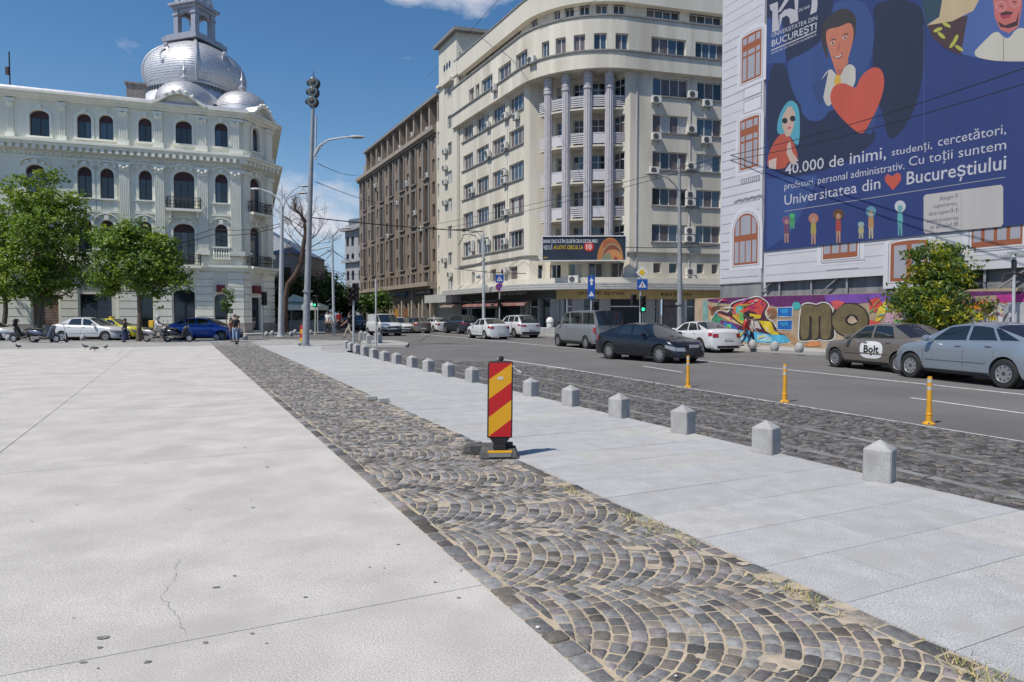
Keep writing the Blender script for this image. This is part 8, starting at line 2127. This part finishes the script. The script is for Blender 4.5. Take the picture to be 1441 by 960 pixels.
    if helmet: t = MB(); t.ball(hc + V(0, .01, .03), (.135 * k, .15 * k, .14 * k), 14, 9); loc_build(t, 'helmet', helmet, e, smooth=True)
    else:
        t = MB(); t.ball(hc + Vector((0, .022 * k, .035 * k)), (.104 * k, .108 * k, .105 * k), 12, 8)
        if longhair: t.ball(hc + Vector((0, .06 * k, -.10 * k)), (.09 * k, .06 * k, .17 * k), 10, 7)
        loc_build(t, 'hair', hair or M_HAIR, e, smooth=True, kind=None)
    # shirt: torso and sleeves
    c2 = [[(hip + V(0, 0, -.05), .135 * k), (hip.lerp(nk, .45), .125 * k), (hip.lerp(nk, .82), .138 * k), (nk + V(0, 0, -.02), .07 * k)]]
    for i in range(2): c2.append([(hip.lerp(nk, .82), .138 * k), (sh[i], .075 * k), (sh[i].lerp(el[i], .75) if short else el[i], .058 * k)] + ([] if short else [(el[i].lerp(wr_[i], .85), .042 * k)]))
    skin_mesh('top', c2, top, e)
    if skirt:
        t = MB(); t.lathe([(.26 * k, .16 * k), (.22 * k, .5 * k), (.17 * k, .85 * k), (.14 * k, 1.0 * k)], (0, 0, 0), 14); loc_build(t, 'skirt', bottom, e, smooth=True)
    else: skin_mesh('trousers', [[(hip + V(0, 0, .02), .13 * k), (hp[i] + V(0, 0, -.06), .10 * k), (kn[i], .074 * k), (an[i] + V(0, 0, .03), .06 * k)] for i in range(2)], bottom, e)
    t = MB()
    for i in range(2): m_ = an[i].lerp(toe[i], .5); t.ball(m_ + V(0, 0, -.015), (.045 * k, .13 * k, .045 * k), 8, 5)
    loc_build(t, 'shoes', M_BLK, e, smooth=True, kind='stuff')
    if bag: t = MB(); c_ = hip.lerp(nk, .62) + V(0, .26, .0); t.box(c_, (.36 * k, .30 * k, .42 * k)); loc_build(t, 'backpack', bag, e, bevel=.03, weld=True)
    return e
def ppl(u, vf, hp_, rz, lb, top, bottom, z=0.0, **k):
    p = G(u, vf, z); return person(p, rz, hp_ / F * p.y * 1.0, lb, top, bottom, **k)
C_ = cloth
ppl(1049, 488.5, 44, 1.25, 'person in a red top and blue jeans walking past the graffiti', C_('red', (.48, .03, .03)), C_('jeans', (.03, .05, .12)), z=.04, walk=.6)
ppl(1058, 488, 42, 1.25, 'person in a pale grey top walking beside the one in red', C_('pale_grey', (.42, .40, .38)), C_('dark_jeans', (.02, .035, .07)), z=.04, walk=-.5)
ppl(492, 476.5, 36, -1.7, 'person in black shirt and beige trousers striding over the crossing', C_('black', (.02, .018, .018)), C_('beige', (.42, .36, .29)), walk=.9, short=True)
ppl(461.5, 470.5, 32, -.3, 'person in a white top near the slim cable-wrapped post', C_('white', (.62, .62, .62)), C_('dark', (.025, .03, .04)), walk=.3, short=True)
ppl(466, 469, 30, .3, 'person with pale top standing right behind the cable-wrapped post', C_('pale_blue', (.45, .52, .56)), C_('sand', (.36, .32, .22)), walk=.2, short=True)
ppl(477, 468, 30, .5, 'person in a red top waiting behind the slim post', C_('red', (0, 0, 0)), C_('dark', (0, 0, 0)), short=True)
ppl(331, 481.5, 38, .2, 'person with black top and light jeans by the young sapling', C_('black', (0, 0, 0)), C_('light_jeans', (.28, .38, .50)), arms=[('up', 0), (.05, 0)], short=True)
ppl(325.5, 481, 33, 1.3, 'person with tan top and blue jeans, left one of the couple', C_('tan', (.34, .18, .12)), C_('jeans', (0, 0, 0)), short=True, longhair=True)
ppl(335, 481.2, 36, -.8, 'person in dark clothes, right and partly hidden in the group', C_('black', (0, 0, 0)), C_('blue_jeans', (.06, .12, .22)), short=True)
ppl(176, 481.8, 33, -1.4, 'person in a long dark blue skirt walking by the tree trunk', C_('dark_plum', (.08, .06, .06)), C_('navy_skirt', (.02, .03, .08)), skirt=True, longhair=True, walk=.2)
for u, dx, top, lb in [(990, 0, C_('coral', (.45, .15, .10)), 'left of the three'), (1000.5, 0, C_('cream', (.5, .42, .33)), 'middle of the three'), (1006, 0, C_('rose', (.42, .2, .17)), 'right of the three')]:
    p = Vector((u - CX, F, 0)) * (41.0 / F); p.z = .04; person(p, R.uniform(-.6, .6), 1.7 - (.06 if u < 995 else 0), 'person standing behind the white sedan at the shop corner, ' + lb, top, C_('jeans', (0, 0, 0)), short=True)
ppl(624.5, 460.5, 27, .4, 'person in white at the terrace left of the dark blue car', C_('white', (0, 0, 0)), C_('dark', (0, 0, 0)), z=.04, short=True)
# ---------------------------------------------------------------- scooters
def scooter(pos, heading, label, colr, rider=None, seatm=None, wind=False, topbox=None):
    """nose along local -X"""
    e = empty('motor_scooter', (0, 0, 0), label, 'scooter', 'scooters by the tree')
    t = MB()
    def sect(pts):           # (x, z centre, half height, half width)
        vs = []; fs = []
        for x, z, hh, hw_ in pts:
            for k in range(10): a = 2 * pi * k / 10; vs.append((x, hw_ * cos(a), z + hh * sin(a)))
        fs = [(i * 10 + k, i * 10 + (k + 1) % 10, (i + 1) * 10 + (k + 1) % 10, (i + 1) * 10 + k) for i in range(len(pts) - 1) for k in range(10)] + [tuple(range(10))[::-1], tuple(range((len(pts) - 1) * 10, len(pts) * 10))]
        t.add(vs, fs)
    sect([(.10, .52, .10, .10), (.25, .58, .16, .17), (.5, .62, .17, .17), (.75, .66, .12, .13), (.92, .72, .05, .06)]); loc_build(t, 'rear_body', colr, e, smooth=True, sharp=60)
    t = MB(); sect([(-.30, .30, .06, .16), (.0, .30, .06, .17), (.25, .36, .10, .16)]); loc_build(t, 'footboard', M_BLK, e, smooth=True)
    t = MB(); P_ = [(-.30, .30), (-.38, .55), (-.50, .85), (-.56, .98)]
    g_ = [[Vector((x + .06 * abs(s) ** 2, s * (.23 if i < 3 else .16), z)) for s in (-1, -.5, 0, .5, 1)] for i, (x, z) in enumerate(P_)]; t.grid(g_); g2 = [[p + Vector((-.09, 0, .01)) for p in r][::-1] for r in g_]; t.grid(g2)
    for r_ in (0, -1): t.quad(g_[r_][0], g_[r_][4], g2[r_][0], g2[r_][4])
    for i in range(3):
        t.quad(g_[i][0], g_[i + 1][0], g2[i + 1][4], g2[i][4]); t.quad(g_[i][4], g_[i + 1][4], g2[i + 1][0], g2[i][0])
    loc_build(t, 'leg_shield', colr, e)
    t = MB(); sect([(.05, .76, .05, .10), (.2, .80, .06, .15), (.55, .83, .06, .15), (.85, .86, .05, .10)]); loc_build(t, 'seat', seatm or M_BLK, e, smooth=True)
    t = MB(); t.tube([(-.62, 0, .36), (-.50, 0, 1.0)], .035, 8); t.tube([(-.42, -.32, 1.06), (-.50, -.1, 1.03), (-.50, .1, 1.03), (-.42, .32, 1.06)], .018, 6)
    for s in (-1, 1): t.tube([(-.47, s * .2, 1.05), (-.50, s * .27, 1.25)], .008, 4); t.ball((-.50, s * .28, 1.28), (.015, .06, .04), 6, 4)
    loc_build(t, 'handlebar', M_BLK, e)
    t = MB(); t.ball((-.60, 0, .93), (.08, .10, .08), 8, 6); loc_build(t, 'headlight', M_LAMP, e, smooth=True)
    t = MB(); sect([(-.85, .42, .03, .05), (-.65, .54, .05, .08), (-.48, .46, .04, .07)]); loc_build(t, 'front_mudguard', colr, e, smooth=True)
    for x in (-.66, .66):
        w = empty('wheel', (x, 0, .24)); w.parent = e; t = MB(); t.lathe([(.15, -.05), (.22, -.055), (.24, 0), (.22, .055), (.15, .05)], (0, 0, 0), 20, 'y', caps=False); q = t.build('tyre', M_TYRE, None, smooth=True); q.parent = w
        t = MB(); t.lathe([(.16, -.03), (.05, -.05), (.05, .05), (.16, .03)], (0, 0, 0), 14, 'y'); q = t.build('rim', M_RIM, None); q.parent = w
    t = MB(); t.box((.45, .12, .30), (.5, .12, .16)); t.tube([(.25, -.14, .25), (.85, -.16, .32)], .045, 8); loc_build(t, 'engine', M_LEDGE, e)
    if wind: t = MB(); t.grid([[Vector((-.62 + .10 * j / 3 + .05 * s * s, s * .2, .98 + .14 * j)) for s in (-1, 0, 1)] for j in range(4)]); loc_build(t, 'windshield', M_BLK, e)
    if topbox: t = MB(); t.box((.98, 0, 1.0), (.36, .38, .36)); loc_build(t, 'top_box', topbox, e, bevel=.04, weld=True)
    e.location = pos; e.rotation_euler = (0, 0, heading + pi); return e
MDK = mat('scooter_dark', (.02, .022, .03), .3, coat=.5); MGY = mat('scooter_grey_blue', (.10, .13, .19), .3, coat=.5); MSL = mat('scooter_silver', (.36, .36, .37), .35, metal=.4)
scooter(G(35, 482), pi, 'dark scooter with a windshield parked at the left edge', MDK, wind=True)
scooter(G(63, 482.3), .05, 'blue-grey scooter with a long black seat parked before the tree', MGY)
scooter(G(222, 481.5), .0, 'silver scooter ridden by a courier near the blue car', MSL)
p = G(219, 481.8); person(p + Vector((.05, 0, 0)), pi / 2, 1.70, 'person in white shirt and helmet riding a silver scooter with yellow backpack', C_('white', (0, 0, 0)), C_('grey_trousers', (.12, .12, .13)), seated=True, helmet=MSL, bag=mat('yellow_backpack', (.60, .36, .02), .6))
scooter(G(251, 481.5), .0, 'dark red-lit scooter partly hidden by the blue car tail', MDK)
# kick scooter leaning by the white car
p = G(83, 482); e = empty('kick_scooter', p, 'white kick scooter standing upright at the tail of the white sedan', 'kick scooter')
t = MB(); t.box((0, 0, .12), (.85, .14, .05)); loc_build(t, 'deck', M_BLK, e); t = MB(); t.tube([(.42, 0, .16), (.30, 0, 1.1)], .025, 6); loc_build(t, 'stem', M_SWH, e); t = MB(); t.tube([(.30, -.25, 1.1), (.30, .25, 1.1)], .02, 6); loc_build(t, 'handlebar', M_BLK, e)
for x in (-.42, .46): t = MB(); t.lathe([(.11, -.025), (.11, .025)], (x, 0, .11), 14, 'y'); loc_build(t, 'wheel', M_TYRE, e)
# ---------------------------------------------------------------- pigeons
def pigeon(u, v, rz, lb, peck=False, k=1.0):
    p = G(u, v, 0.002); e = empty('pigeon', p, lb, 'pigeon', 'pigeons on the plaza'); e.rotation_euler = (0, 0, rz); e.scale = (k, k, k)
    hd2 = Vector((-.15, 0, .07)) if peck else Vector((-.12, 0, .235)); nk2 = Vector((-.11, 0, .12)) if peck else Vector((-.10, 0, .19))
    skin_mesh('body', [[(Vector((.0, 0, .125)), (.062, .058)), (Vector((-.06, 0, .14)), .055), (nk2, .032), (hd2, .024), (hd2 + Vector((-.03, 0, -.008)), .008)], [(Vector((0, 0, .125)), .06), (Vector((.07, 0, .115)), .042), (Vector((.17, 0, .10)), (.028, .008))]], mat('pigeon_grey', (.06, .065, .075), .6, var=.3, scale=20), e)
    t = MB()
    for s in (-1, 1): t.ball((.03, s * .052, .13), (.09, .014, .038), 8, 5)
    loc_build(t, 'wings', mat('pigeon_wing', (.035, .037, .045), .6), e, smooth=True, kind='stuff'); t = MB()
    for s in (-1, 1): t.tube([(0, s * .025, .09), (.0, s * .028, .0), (-.03, s * .03, .003)], .006, 4)
    loc_build(t, 'legs', mat('pigeon_leg', (.25, .06, .05), .6), e, kind='stuff')
pigeon(120, 491, .4, 'left one of three pigeons on the far edge of the plaza'); pigeon(133, 494.5, .1, 'middle pigeon pecking on the far edge of the plaza', True, 1.25); pigeon(149, 492, 2.6, 'right one of three pigeons on the far edge of the plaza')
pigeon(26, 491, 1.2, 'single pigeon at the far left of the plaza'); pigeon(333, 487, 1.5, 'pigeon on the cobbled band below the standing couple', False, 1.1)
